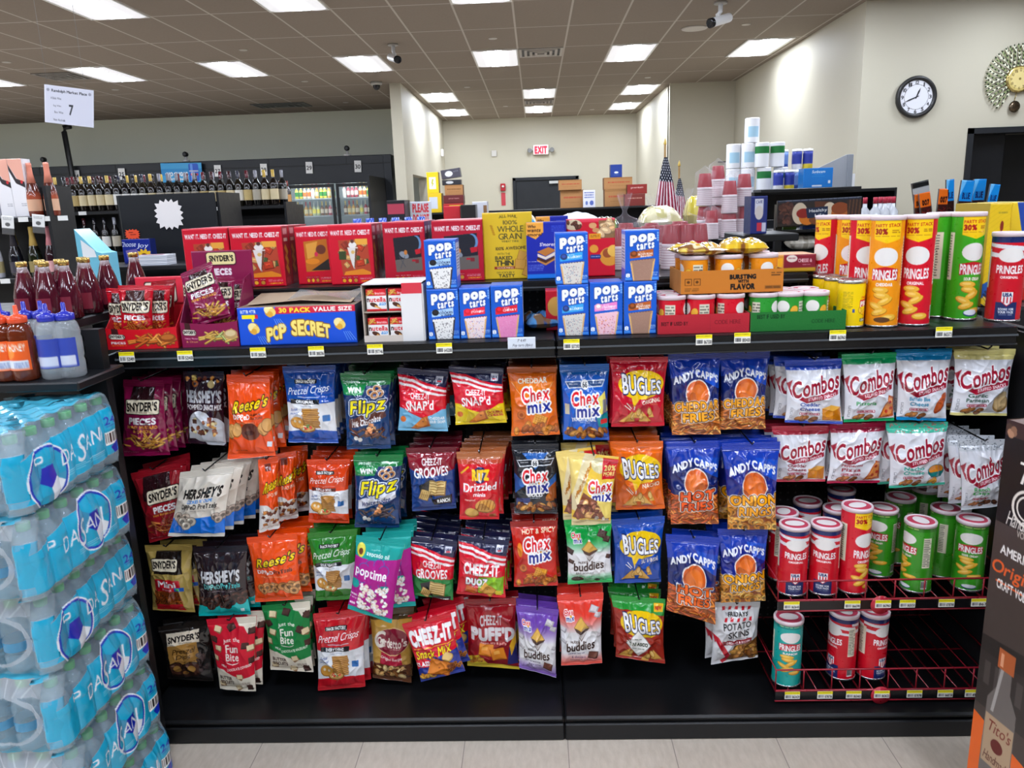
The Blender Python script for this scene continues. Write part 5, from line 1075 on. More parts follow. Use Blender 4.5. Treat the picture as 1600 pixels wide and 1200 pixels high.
# --- popcorn carton, hazelnut snack display
def a_popcorn(c):
    c.R(0, 0, 100, 100, '1b54c0'); c.P([(33, 0), (100, 0), (100, 17), (31, 19)], 'c02a44'); c.T('30 PACK', 36, 4, 62, 15, 'f2d848', b=.05); c.T('VALUE SIZE', 65, 4, 97, 14, 'f6f4ee', b=.05); c.T('BUTTER METER', 3, 7, 16, 15, 'f4f2ea', b=.03); c.R(4, 19, 15, 29, 'f0dc30'); c.R(15, 19, 17.5, 29, 'c02a44'); c.R(12, 29, 14, 38, 'f0dc30')
    for i, ch in enumerate('POP SECRET'):
        if ch == ' ': continue
        k = (i/9-.5)*2; x = 24+i*5.35; y = 48+13*k*k-5*(i > 3)+3*(i < 4)*0; c.T(ch, x, y-6, x+5.2, y+30-4*abs(k), 'f3e086', o='8a5a14', ow=.05, b=.05, rise=-2.5*k)
    for x, y in ((28, 11), (13, 55), (86, 48)):
        for k in range(4): c.L(x+3+k*1.6, y+20, x+6+k*2.4, y+44, .35, '9ac0f4')
        c.E(x, y, 4.4, 15, 'c89a38'); c.E(x-1, y-4, 3.8, 11, 'f4e6a8'); c.E(x+2, y+3, 3, 10, 'eed27a'); c.E(x, y+8, 2.4, 8, 'd8a848')
pb_ = carton('popcorn_carton', 'blue thirty pack popcorn carton lying on the top shelf', 'popcorn carton', a_popcorn, None, 373, 556, 479, 2.105, GZ, .19, '16294e', '8a7a66', yaw=.006)
m = MB(); w2 = pb_.dimensions.x/2; hz = pb_.dimensions.z-.0005
m.grid(np.array([[(-w2*.96, .19, hz+.02), (0, .19, hz+.022), (w2*.9, .185, hz+.02)], [(-w2*.9, .03, hz+.004), (0, .05, hz+.012), (w2*.9, .03, hz+.004)]]), 'a08c74'); m.build('torn_flap', CARD, pb_)
m = MB(); g = np.array([[(-.04+.05*j+.03*i, .06+.03*i, hz+.012+.014*math.sin(i*1.7+j)+.012*i) for j in range(5)] for i in range(3)]); m.grid(g[::-1], np.full((3, 5, 4), .55)); m.build('torn_wrap', CLEAR, pb_)
def a_nut(c):
    c.R(0, 0, 100, 100, 'e4e2e0'); c.R(0, 0, 100, 34, 'c4202c'); c.food('stick', 8, 8, 34, 30, 8, 8, ('e0b060', 'c89040'), 3); c.T('Breadsticks', 46, 14, 94, 24, 'f6e6e0', b=.03); c.R(0, 30, 100, 80, 'ecebe9'); c.T('nutella', 6, 36, 96, 56, 'c4202c', b=.05, taper=0); c.T('n', 6, 41, 17, 56, '1c1614', b=.06); c.T('&GO!', 64, 60, 94, 72, '3a8ac8', b=.04, sk=.2); c.E(38, 70, 20, 9, '4a2a1c', .4); c.P([(44, 70), (74, 86), (70, 90), (40, 78)], 'd8a868'); c.R(0, 88, 100, 100, 'b81c28')
nx0, nx1 = fit(567, 663, 2.11, 1.26); nw = nx1-nx0; nh = atY(612, 443, 2.11)[2]-GZ
t = thing('snack_display_box', 'white open-fronted display box holding hazelnut snack packs', 'display box', ((nx0+nx1)/2, 2.11, GZ+.0005))
MB().box(-nw/2, -nw/2+.003, .0, .17, 0, nh, 'b8ada0').build('side_panel', CARD, t)
m = MB().box(nw/2-.003, nw/2, .0, .17, 0, nh, 'e6e4e2'); m.build('side_panel', PAPER, t)
MB().box(nw/2-.062, nw/2-.0035, -.003, 0, 0, nh*.82, 'e8e6e4').box(nw/2-.058, nw/2-.0035, -.0035, 0, nh*.82, nh, 'd83a48').build('front_flap', PAPER, t)
MB().box(-nw/2+.003, nw/2-.003, .167, .17, 0, nh, 'a09484').build('rear_panel', CARD, t); MB().box(-nw/2+.003, nw/2-.003, 0, .167, 0, .003, 'a89c8c').build('box_floor', CARD, t)
MB().box(-nw/2+.003, nw/2-.003, .005, .165, nh*.5, nh*.5+.003, 'b0a494').build('middle_shelf', CARD, t); MB().box(-nw/2, nw/2, 0, .17, nh-.003, nh, 'd8d4d0').build('top_panel', CARD, t)
MB().box(-nw/2, nw/2-.062, -.002, .001, 0, .018, 'd8ccc0').build('front_lip', CARD, t)
nm = None
for k, zz in ((1, nh*.5+.0035), (0, .0035)):
    for i in range(2):
        lab = f"small hazelnut snack pack, {'upper' if k else 'lower'} compartment, {'left' if i == 0 else 'right'}"
        x = (nx0+nx1)/2-nw/2+.038+i*.062
        if nm is None: nm = carton_mesh(a_nut, None, .056, .062, .05, 1.8, 'd8d4d0', 'c4202c').build('snack_pack', PAPER, None, (x, 2.12, GZ+zz)); q = nm
        else: q = nm.copy(); COL.objects.link(q); q.location = (x, 2.12, GZ+zz)
        tag(q, lab, 'snack pack')
# --- two cardboard displays of pretzel pieces
def a_disp(c, bg='c01828', mar=False):
    c.R(0, 0, 100, 100, bg); c.P([(8, 0), (17, 0), (18, 26), (8, 26)], '3a1a1a'); c.R(3, 26, 27, 52, '4a2020', rnd=4); c.R(4, 28, 26, 50, 'e8e2d4', rnd=4); c.T("SNYDER'S", 5, 32, 25, 44, '16110f', b=.05)
    if mar: c.T('Honey Mustard', 6, 60, 30, 68, 'e8b0c0', b=.02); c.T('& Onion', 8, 72, 28, 80, 'e8c070')
    else: c.T('PIECES', 6, 62, 26, 73, 'f4e8e4', b=.05); c.T('HOT BUFFALO', 6, 78, 27, 84, 'e8b040')
    c.food('stick', 38, 44, 90, 76, 26, 7, ('c8783a', 'b0602c', 'd8924e') if not mar else ('c8a860', 'b8944c', 'a8b070'), 4); c.E(86, 50, 12, 20, '8a4a20' if not mar else 'b8986a'); c.E(86, 46, 9, 12, 'b87038' if not mar else 'd8c49a')
def a_head(c, bg='d04050'):
    c.R(0, 0, 100, 100, bg); c.R(18, 18, 84, 96, '3a1a1a', rnd=6); c.R(20, 22, 82, 92, 'ece6d4', rnd=5); c.T("SNYDER'S", 24, 36, 78, 72, '16110f', b=.05); c.dash(34, 78, 68, 84, 1, '8a7a5a')
def a_head2(c):
    c.R(0, 0, 100, 100, '7d1846'); c.R(24, 4, 74, 40, '3a1024', rnd=5); c.R(25.5, 6, 72.5, 37, 'e8dca8', rnd=4); c.T("SNYDER'S", 30, 13, 69, 28, '16110f', b=.05); c.T('PIECES', 30, 48, 64, 64, 'f0e6ea', b=.06); c.R(0, 92, 100, 100, '6a123a')
def display(label, pl, pr, pf, pb, Y, bg, head, hp, mar, sub, bagkw, blab):
    x0, x1 = fit(pl, pr, Y, GZ+.04); w = x1-x0; hf = atY((pl+pr)/2, pf, Y)[2]-GZ; d = .15
    t = thing('snack_display_box', label, 'display box', ((x0+x1)/2, Y, GZ+.0005))
    k = dens(Y); cv = Cv(int(w*k), int(hf*k), bg, asp=hf/w); a_disp(cv, bg, mar); C = cv.out(); nz, nx = C.shape[:2]
    V = np.zeros((nz, nx, 3)); V[..., 0] = np.linspace(-w/2, w/2, nx)[None]; V[..., 2] = np.linspace(hf, 0, nz)[:, None]; V[..., 2] -= (1-np.linspace(0, 1, nz)[:, None])*.006*np.sin(np.linspace(0, np.pi, nx))[None]
    m = MB(); m.grid(V, C); m.box(-w/2, w/2, .0005, .003, 0, hf-.008, bg); m.build('front_panel', PAPER, t)
    hb = atY((pl+pr)/2, pb, Y+d)[2]-GZ; hw = w*hp
    for s_ in (-1, 1):
        m = MB(); a = s_*w/2; b = s_*(w/2-.002); V = [(a, .003, 0), (a, d, 0), (a, d, hb*.75), (a, d*.6, hb*.7), (a, .003, hf), (b, .003, 0), (b, d, 0), (b, d, hb*.75), (b, d*.6, hb*.7), (b, .003, hf)]
        F = [(0, 1, 2, 3, 4), (9, 8, 7, 6, 5), (0, 5, 6, 1), (1, 6, 7, 2), (2, 7, 8, 3), (3, 8, 9, 4), (4, 9, 5, 0)]; m.add(V, F if s_ > 0 else [f[::-1] for f in F], bg); m.build('side_panel', PAPER, t)
    MB().box(-w/2, w/2, d-.003, d, 0, hb*.8, bg).build('rear_panel', PAPER, t)
    hh_ = hb-hf*1.0
    cm = carton_mesh(head, None, hw, hb*.42, .004, Y, bg).move((0, d-.008, hb*.58)); cm.build('header_card', PAPER, t)
    MB().box(-w/2+.002, w/2-.002, .003, d-.003, 0, .003, 'a08a74').build('box_floor', CARD, t)
    return t
display('bright red pretzel display box at the left end of the top shelf', 166, 276, 512, 433, 2.105, 'c01828', a_head, .72, False, None, None, None)
display('maroon pretzel display box with tall header card', 283, 372, 503, 392, 2.105, '7d1846', a_head2, 1.1, True, None, None, None)
HB = dict(bg='b01c2c', sub=('HOT', 'BUFFALO WING'), food=('c8783a', 'a85a2c'), logo=(8, 30, 92, 46), band='3a1a1c')
MB2 = dict(bg='7d1846', sub=('HONEY MUSTARD',), logo=(8, 20, 92, 34))
def tbag(kw, q, lab, Y, rolls=0, group=None): return bag(a_snyder, kw, q, lab, 0, None, Y=Y, t=.014, hdr=.08, hook=False)
tbag(HB, [(166,450),(206,452),(172,532),(212,532)], 'red pretzel bag at the left of the red display box', 2.155)
tbag(HB, [(184,446),(240,446),(190,530),(240,530)], 'red pretzel bag at the front of the red display box', 2.125)
tbag(HB, [(232,446),(266,446),(230,530),(266,530)], 'red pretzel bag at the right of the red display box', 2.165)
tbag(dict(HB, bg='8a1c26'), [(236,440),(274,436),(232,524),(272,524)], 'dark red pretzel bag tucked in the back corner of the red display', 2.20)
tbag(MB2, [(282,428),(330,408),(302,512),(362,494)], 'maroon pretzel bag leaning at the front of the maroon display', 2.125)
tbag(MB2, [(322,434),(366,432),(326,520),(370,520)], 'maroon pretzel bag upright behind the leaning one', 2.165)
tbag(MB2, [(350,438),(384,436),(350,520),(378,520)], 'maroon pretzel bag at the right of the maroon display', 2.20)
tbag(MB2, [(284,428),(318,430),(288,520),(318,520)], 'maroon pretzel bag slumped at the left of the maroon display', 2.185)
# --- cracker cartons on the raised shelf
TZ = 1.3255
def a_cheez(c, pic='shake', bg='be1832', last='LEGENDARY FLAVOR'):
    c.R(0, 0, 100, 100, bg); c.T('WANT IT. NEED IT. CHEEZ-IT', 6, 10, 95, 17, 'f6f0ee', b=.05)
    if pic == 'shake':
        c.P([(22, 26), (88, 24), (92, 82), (28, 84)], 'a84a34'); c.food('square', 26, 30, 86, 70, 16, 8, ('b0442c', '4a5a34', 'c8a06a', '8a3a2c'), 4); c.P([(60, 24), (88, 24), (88, 34), (62, 34)], 'e0a850'); c.R(22, 44, 38, 58, '3a4428')
        c.P([(42, 38), (66, 38), (58, 66), (56, 74), (54, 74), (50, 66)], 'e6e0da'); c.E(54, 34, 9, 5, 'eeeae6'); c.E(54, 28, 4, 3, '5a3a34'); c.P([(60, 40), (65, 40), (57, 70), (54, 76)], '6a3a24'); c.E(54, 46, 4, 3, 'd8b878'); c.P([(34, 78), (74, 74), (92, 80), (92, 84), (30, 84)], 'd88a34')
    elif pic == 'bread':
        c.P([(24, 26), (90, 22), (94, 76), (26, 78)], 'b8722c'); c.P([(30, 30), (64, 26), (52, 52), (32, 56)], 'd8a050'); c.E(72, 40, 14, 8, '6a3a2c'); c.E(46, 60, 20, 5, 'd88a34'); c.P([(40, 76), (92, 56), (94, 76)], '2a2422'); c.E(58, 48, 5, 4, 'c83a5a')
    else:
        c.P([(24, 26), (88, 22), (90, 80), (28, 82)], '1d1d24'); c.E(78, 36, 12, 13, '6a8ab0'); c.E(74, 36, 11, 12, '1d1d24'); c.P([(26, 62), (90, 58), (90, 80), (28, 82)], '6a625c'); c.E(48, 54, 12, 5, '8a9098', .5); c.E(52, 50, 4, 4, 'b8783c'); c.L(36, 56, 50, 74, 1.5, '4a4e54'); c.L(50, 56, 38, 76, 1.5, '4a4e54'); c.P([(74, 46), (88, 44), (88, 52), (76, 54)], 'b01c2c'); c.R(66, 62, 76, 65, 'a82430'); c.R(74, 62, 82, 68, '7a2a30')
    for i, k in enumerate(('d8a030', 'e0b040', 'b88a3c')): c.P([(24+i*13, 86), (35+i*13, 85), (36+i*13, 97), (25+i*13, 97)], '9a1428'); c.E(30+i*13, 93, 4, 3, k); c.dash(25+i*13, 87, 35+i*13, 88.5, 1, 'f0dcd8')
    c.dash(66, 88, 94, 92, 2, 'f4e8e4'); c.T(last[:9], 68, 93.4, 94, 95.6, 'e8c030', b=.04)
def a_cside(c): c.R(0, 0, 100, 100, '8a1426'); c.R(20, 4, 80, 14, 'c88a8a'); c.R(24, 20, 76, 26, 'd8b8a8'); [c.S(50, 40+i*16, 26, 14, .8, 'b87a34') for i in range(3)]; c.R(16, 86, 84, 96, 'a83a40')
def a_cside2(c): c.R(0, 0, 100, 100, '2c2c62'); [c.S(50, 36+i*20, 30, 16, .8, 'b88a4c') for i in range(4)]; c.R(20, 8, 80, 20, 'c8c8dc')
def crack(pl, pr, pt, Y, pic, lab, sf=a_cside, bg='be1832', grp=None, yaw=0.0): return carton('cracker_carton', lab, 'cracker carton', a_cheez, dict(pic=pic, bg=bg), pl, pr, pt, Y, TZ, .065, '9a1428', 'c8485a', side_fn=sf, group=grp, yaw=yaw)
c1 = crack(289, 360, 357, 2.41, 'shake', 'red cracker carton with milkshake picture, first from the left end'); c2 = crack(362, 443, 355, 2.40, 'shake', 'red cracker carton with milkshake picture, right behind the maroon display')
c3 = crack(463, 517, 354, 2.43, 'bread', 'red cracker carton with toast and road picture'); c4 = crack(515, 583, 351, 2.385, 'shake', 'red cracker carton with milkshake picture, beside the toast one')
c5 = crack(600, 665, 347, 2.39, 'moon', 'dark red cracker carton with moon picture, left of the pair', a_cside2, 'a81630'); c6 = crack(676, 755, 344, 2.38, 'moon', 'dark red cracker carton with moon picture, behind the cookies pastry box', a_cside, 'a81630')
for src, lab in ((c1, 'red cracker carton hidden behind the first milkshake one'), (c2, 'red cracker carton in a row behind the second milkshake one'), (c3, 'red cracker carton behind the toast picture one'), (c4, 'red cracker carton in a row behind the third milkshake one'), (c5, 'dark red cracker carton behind the left moon one'), (c6, 'dark red cracker carton behind the right moon one')):
    for k in range(3): dup(src, (src.location.x, src.location.y+.068*(k+1), TZ+.0005), label=lab, group=lab)
def a_thin(c):
    c.R(0, 0, 100, 100, 'd8b838'); c.T('ALL HAIL', 34, 5, 70, 9, '6a5a1c', b=.02, arc=1.5); c.T('100%', 42, 12, 70, 18, '2a2a26'); c.T('WHOLE', 30, 20, 82, 29, '2a2a26', b=.0); c.T('GRAIN', 32, 31, 78, 40, '2a2a26'); c.T('WHEAT THINS', 38, 41.5, 72, 44.5, '4a4428'); c.T('100% AWESOME', 26, 51, 86, 55.5, '4a3a1c', b=.02, rise=1); c.T('WITH THE', 28, 60, 54, 63, '5a4a1c'); c.T('BAKED', 24, 65, 58, 70, '2a2a26', b=.02); c.T('THIN', 24, 71.5, 60, 79, '2a2a26', b=.02); c.R(22, 80.5, 64, 84.5, '8a2a1c'); c.T('GOODNESS', 27, 81.3, 60, 83.6, 'f0e0c0', b=.04); c.T('DELICIOUSLY', 26, 88.5, 62, 91, '3a3420'); c.T('TASTY', 30, 92, 62, 97, '2a2a26', b=.02)
    for i in range(5): c.E(18+i*1.2, 20+i*3, 3, 1.6, 'b88a20', .6)
    for x, y, r in ((80, 66, .3), (88, 76, .8), (74, 78, .1), (90, 90, .4)): c.S(x, y, 11, 10, r, '9a6a24'); c.S(x, y-.5, 10, 9, r, 'd0a050')
carton('cracker_carton', 'tall yellow whole grain cracker carton on the raised shelf', 'cracker carton', a_thin, None, 755, 832, 332, 2.40, TZ, .07, 'c0a02c', 'c8aa50')
def a_smore(c, y0=46):
    c.R(0, 0, 100, 100, '1c2c96'); c.P([(0, 0), (44, 0), (44, 18), (24, 30), (0, 22)], 'e8a850'); c.T('Who', 4, 5, 24, 10, '3a1c10', b=.04, sk=.2); c.T('wants', 3, 12, 36, 17, '3a1c10', b=.04, sk=.2); c.T('smore?', 3, 19, 40, 24, '3a1c10', b=.04, sk=.2); c.dash(64, 7, 96, 18, 4, '5a70d0'); c.T("S'mores", 34, 36, 72, 42, 'f4ece4', b=.05, sk=.15)
    c.P([(26, 52), (56, 44), (76, 50), (48, 60)], 'b87a40'); c.P([(28, 55), (48, 61), (74, 52), (74, 58), (48, 66), (28, 60)], 'efe2d0'); c.P([(28, 61), (48, 67), (76, 58), (76, 62), (48, 72), (26, 65)], '4a2a1c'); c.P([(26, 65), (48, 72), (76, 62), (76, 65), (48, 76), (26, 68)], 'c08a50'); c.dash(4, 68, 34, 70, 1, 'f0f0f8'); c.dash(4, 74, 44, 86, 4, '8a9ae0'); c.R(0, 91, 100, 100, '2a7ad0')
carton('snack_carton', 'dark blue marshmallow snack carton, partly covered', 'snack carton', a_smore, None, 802, 846, 348, 2.478, TZ, .05, '16227a', '24349a')
carton('snack_carton', 'dark blue marshmallow snack carton with gold speech tab in front', 'snack carton', a_smore, None, 823, 884, 347, 2.37, TZ, .055, '16227a', '24349a')
carton('snack_carton', 'dark blue marshmallow snack carton standing at the rear', 'snack carton', a_smore, None, 838, 888, 338, 2.54, TZ, .055, '16227a', '24349a')
def a_cook(c):
    c.R(0, 0, 100, 100, 'be1830'); c.R(0, 0, 100, 6, 'd8485a'); c.E(14, 10, 18, 9, 'd8c8a8'); c.food('chip', 2, 5, 28, 14, 8, 5, ('4a2a1c', '5a3424'), 2); c.R(66, 4, 100, 34, '8a6a48'); c.food('chip', 70, 8, 98, 30, 8, 11, ('d8b890', 'c8a478'), 3); c.E(54, 12, 8, 5, 'd8a878'); c.E(60, 20, 7, 4, 'c89868'); c.R(46, 26, 70, 35, 'e0a030'); c.dash(49, 28, 67, 33, 2, '6a2a14'); c.E(56, 52, 9, 7, 'd89a44'); c.E(88, 66, 20, 16, 'd89a44'); c.E(84, 60, 10, 8, '9a5430'); c.R(48, 62, 70, 69, '26387a', rnd=2); c.dash(50, 64, 68, 67, 1, 'e0e4f0'); c.E(96, 56, 12, 10, 'e8bc60')
carton('cookie_carton', 'red cookie assortment carton behind the blueberry pastry box', 'cookie carton', a_cook, None, 886, 961, 342, 2.40, TZ, .06, '9a1428', 'd8505f')
carton('small_red_carton', 'small plain red carton behind the blueberry pastry box', 'carton', lambda c: (c.R(0, 0, 100, 100, 'c81c34'), c.E(20, 40, 16, 24, 'e0b060'), c.R(70, 30, 96, 80, 'd8d0c8')), None, 853, 933, 412, 2.225, GZ, .07, 'a81830', 'd83a50', h=.115)
def a_keeb(c): c.R(0, 0, 100, 100, '7a1c30'); c.R(0, 0, 28, 100, 'c8944a'); c.E(12, 40, 10, 26, '8a5a28'); c.R(10, 20, 26, 70, 'e0a82c'); c.E(46, 24, 12, 20, 'e8e2d8'); c.dash(38, 16, 54, 30, 1, '7a1c30'); c.T('CHEESE &', 60, 26, 90, 44, 'e8c8cc', b=.04); c.dash(70, 56, 90, 64, 1, 'd8b0b4'); c.R(28, 76, 100, 100, 'b8982c')
carton('cracker_packet_carton', 'flat maroon cheese cracker carton behind the brown tray', 'cracker carton', a_keeb, None, 1205, 1275, 398, 2.345, TZ, .12, 'c08a50', 'd89a6a')
# ------------------------------------------------------------------ price tickets on the shelf edges
TAGN = 0
def a_tag(c, num): c.R(0, 0, 100, 100, 'ecebe2'); c.R(0, 0, 100, 38, 'e8dc28'); c.dash(6, 8, 90, 30, 1, '9a9020'); c.bars(6, 46, 44, 92); c.T(num, 50, 54, 96, 86, '26262a', b=.02)
def ticket(px, py, num, Y, label, w=.043, h=.028, rot=0.0):
    p = atY(px, py, Y); k = dens(Y)*1.3; cv = Cv(int(w*k), int(h*k), 'fff', asp=h/w); a_tag(cv, num); C = cv.out(); nz, nx = C.shape[:2]
    V = np.zeros((nz, nx, 3)); V[..., 0] = np.linspace(-w/2, w/2, nx)[None]; V[..., 2] = np.linspace(h/2, -h/2, nz)[:, None]
    m = MB(); m.grid(V, C); m.box(-w/2, w/2, .0002, .0012, -h/2, h/2, 'e0dfd8'); o = m.build('price_ticket', PAPER, None, p); o.rotation_euler = (0, rot, 0)
    return tag(o, label, 'price ticket')
for px, py, num, what in ((198,558,'521419','the red display box'),(289,556,'521401','the maroon display box'),(403,551,'388314','the left half of the popcorn carton'),(494,549,'388336','the right half of the popcorn carton'),(586,546,'397746','the white display box'),(694,544,'645208','the cookies pastry boxes'),(893,538,'557293','the blueberry pastry boxes'),(1100,531,'867530','the red tray'),(1160,528,'800400','the left end of the green tray'),(1309,524,'865960','the right end of the green tray'),(1475,519,'865573','the tall green cans')):
    ticket(px, py, num, GF-.019, 'yellow price ticket on the top shelf edge under '+what)
def a_hand(c): c.R(0, 0, 100, 100, 'd8dee6'); c.T('P 4.49', 36, 16, 64, 40, '4a4a54', sk=.2); c.T('Pop tarts (8pks)', 18, 56, 88, 84, '3a3a46', sk=.2)
p = atY(815, 536, GF-.02); q = carton_mesh(a_hand, None, .075, .032, .0012, 1.8, 'd8dce4').build('price_card', PAPER, None, (p[0], GF-.0205, p[2]-.016)); tag(q, 'pale handwritten price card on the shelf edge under the gap', 'price card')
# ------------------------------------------------------------------ red wire racks with crisp cans
def rack(label, pxl, py_top, py_rail, Y, depth, nums, pre, cells=8):
    xl, zr = atY(pxl, py_rail, Y)[0], atY(1375, py_rail, Y)[2]; xr = GX1+.05; zt = atY(1375, py_top, Y)[2]; w = xr-xl
    t = thing('wire_rack', label, 'wire rack', (xl, Y, zr)); red = '96182a'
    h = zt-zr; zf = .016
    MB().box(0, w, -.002, .002, -.014, .014, '121214').build('ticket_rail', GLOSS, t)
    m = MB(); m.tube([(0, 0, zf), (w, 0, zf)], .0035, 6, red); m.tube([(0, 0, -.017), (w, 0, -.017)], .003, 6, red); m.build('rail_wire', GLOSSCAN, t)
    m = MB().tube([(0, depth, h), (0, 0, h), (w, 0, h), (w, depth, h)], .0028, 6, red); m.build('front_wire', GLOSSCAN, t)
    for i in range(cells+1):
        x = w*i/cells; MB().tube([(x, 0, h), (x, 0, zf), (x, depth, zf)], .0025, 6, red).build('divider_wire', GLOSSCAN, t)
    m = MB()
    for i in range(cells): m.tube([(w*(i+.5)/cells, 0, zf), (w*(i+.5)/cells, depth, zf)], .0016, 5, red)
    for j in (.5, 1.0): m.tube([(0, depth*j, zf-.003), (w, depth*j, zf-.003)], .0025, 5, red)
    m.build('floor_wires', GLOSSCAN, t)
    m = MB().lathe([(.0, .0), (.028, .0), (.028, .003), (.0, .003)], 32, 'b81c30', c=(xat(1375, Y, zr)-xl, -.0025, .0), axis='y', caps=False); m.build('round_badge', GLOSSCAN, t)
    for px, num, wh in nums:
        ticket(px, proj((xat(px, Y, zr), Y, zr))[1], num, Y-.0065, f'price ticket on the {pre} red rack, {wh}', .044, .024)
    return zr+zf+.0035, xl
Y1 = 2.04
z1, _ = rack('upper red wire rack full of red and green crisp cans', 1215, 906, 944, Y1, .42, ((1237,'863648','first from its left end'),(1332,'866598','second from its left end'),(1380,'863960','in front of the round badge'),(1418,'865050','right of the round badge'),(1479,'878708','under the turned green can'),(1530,'867','at its right end')), 'upper')
z2, _ = rack('lower red wire rack holding three crisp cans', 1211, 1045, 1085, Y1, .42, ((1238,'863459','under the teal can'),(1289,'878736','in the empty gap beside the teal can'),(1334,'863465','under the middle red can'),(1378,'863623','in front of the round badge'),(1429,'878718','right of the round badge'),(1477,'868758','second from its right end'),(1520,'86','at its right end')), 'lower')
R_ = .041
def rc(key, lab, px, Y, rz, kw, h=.205, z=None): can(key+'r', lab, px, Y, z1 if z is None else z, rz, R_, h, kw=kw)
U2 = dict(USA)
rc('usa', 'red and navy crisp can at the front of the upper rack, leftmost', 1239, 2.095, .25, U2); rc('usa', 'red and navy crisp can at the front of the upper rack, second from left', 1288, 2.095, .0, U2)
can('redp2', 'tall red party can rising above the others in the upper rack', 1335, 2.10, z1, .8, R_, .255, kw=RED_P)
rc('grn', 'green crisp can just right of the tall red party can in the upper rack', 1376, 2.20, -.35, GSTD); rc('grn', 'green crisp can at the front of the upper rack with barcode showing', 1434, 2.10, -.9, GSTD)
rc('grn', 'green crisp can behind the barcode one in the upper rack', 1404, 2.285, -.7, GSTD); rc('grn', 'green crisp can with its nutrition side out in the upper rack', 1474, 2.19, 1.6, GSTD); rc('grn', 'green crisp can at the right end of the upper rack, face forward', 1515, 2.105, .05, GSTD)
rc('usa', 'red crisp can at the left edge of the upper rack, set back', 1222, 2.185, 1.4, U2); rc('usa', 'red and navy crisp can behind the leftmost pair in the upper rack', 1259, 2.265, .3, U2); rc('usa', 'red and navy crisp can peeking out left of the tall red party can', 1306, 2.205, 1.2, U2)
rc('usa', 'red crisp can at the very back of the upper rack', 1312, 2.36, .2, U2); rc('grn', 'green crisp can at the back of the upper rack under the nacho bag', 1443, 2.355, 1.6, GSTD); rc('grn', 'green crisp can at the back right of the upper rack', 1492, 2.30, .8, GSTD); rc('grn', 'green crisp can in the furthest back row under the stuffed snack bags', 1402, 2.40, 1.5, GSTD)
rc('teal', 'teal ranch crisp can alone at the left of the lower rack', 1230, 2.09, .25, TEAL, z=z2); rc('usa', 'red and navy crisp can in the lower rack, nearer the teal can', 1316, 2.12, -.8, U2, z=z2); rc('usa', 'red and navy crisp can in the lower rack under the round badge', 1363, 2.12, .9, U2, z=z2)

# ------------------------------------------------------------------ shrink-wrapped packs of water
PX_, PYL, PH = .265, .40, .177
PER = 2*(PX_+PYL)
def a_water(c, v=0):
    c.al[:] = .20; c.a[:] = hexc('c4d4dc')
    teal = '25a3c4'
    # right side 0..30, far end 30..50, left side 50..80, near end 80..100
    for o in (0, 50):
        if v == 0: c.P([(o-1, 40), (o+3, 30), (o+8, 24), (o+20, 20), (o+31, 18), (o+31, 82), (o+20, 86), (o-1, 90)], teal, A=.97)
        else: c.P([(o-1, 44), (o+4, 34), (o+10, 22), (o+31, 18), (o+31, 82), (o+24, 88), (o+10, 92), (o-1, 92)], teal, A=.97)
        bx_, by = (o+7, 66) if v == 0 else (o+17.5, 48)
        if v == 0: c.E(bx_, by, 5.4, 5.4/c.asp, 'e8eef2', A=.97); c.E(bx_, by, 5.1, 5.1/c.asp, '1c3aa0', A=.97); c.E(bx_, by, 4.7, 4.7/c.asp, '4a9ab8', A=.97)
        else: c.E(bx_, by, 5.4, 5.4/c.asp, 'e8eef2', A=.97); c.E(bx_, by, 5.1, 5.1/c.asp, '1c3aa0', A=.97); c.E(bx_, by, 4.7, 4.7/c.asp, '25a3c4', A=.97)
        for k in range(5):
            a = k*1.2566+.3; c.P([(bx_+2.1*math.cos(a), by+2.1*math.sin(a)/c.asp), (bx_+2.1*math.cos(a+1.2566), by+2.1*math.sin(a+1.2566)/c.asp), (bx_+4.7*math.cos(a+1.1), by+4.7*math.sin(a+1.1)/c.asp), (bx_+4.9*math.cos(a+.63), by+4.9*math.sin(a+.63)/c.asp), (bx_+4.7*math.cos(a+.16), by+4.7*math.sin(a+.16)/c.asp)], ('e8eef2', '25a3c4', '3f8fb0', '25a3c4', '2f9cbc')[k], A=.97)
        c.P([(bx_+2.1*math.cos(k*1.2566+.3), by+2.1*math.sin(k*1.2566+.3)/c.asp) for k in range(5)], '1c2fa0', A=.97)
        x0 = o+(11 if v == 0 else 8)
        c.T('DA', x0, 42, x0+4.3, 62, 'e6eef4', rise=2); c.T('S', x0+4.6, 34, x0+6.6, 70, 'e6eef4', sk=.12); c.T('ANI', x0+7, 38, x0+12.5, 58, 'e6eef4', rise=2)
        c.R(o+4, 38, o+6.2, 47, 'e6eef4', rnd=.4); c.E(o+5.1, 42, .8, 2.6, teal); c.dash(o+12, 72, o+24, 80, 3, 'b8e0ec')
        c.T('24', o+25.3, 30, o+28.4, 41, '1c3a9a', b=.01); c.dash(o+25.5, 43, o+28.4, 45.5, 1, '1c3a9a'); c.bars(o+25, 52, o+28.6, 70); c.P([(o+28.6, 66), (o+30.5, 62), (o+31, 80), (o+27, 84), (o+26, 74)], '1c2fa0')
    for o in (30, 80):
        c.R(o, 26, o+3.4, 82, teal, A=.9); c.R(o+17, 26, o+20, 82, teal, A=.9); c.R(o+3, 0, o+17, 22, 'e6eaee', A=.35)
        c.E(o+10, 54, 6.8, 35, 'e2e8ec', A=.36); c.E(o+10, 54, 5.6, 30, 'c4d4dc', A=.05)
        for k in range(6): c.L(o+3+k*2.6, 2, o+6+k*1.5, 22, .25, 'e4e8ec', .25)
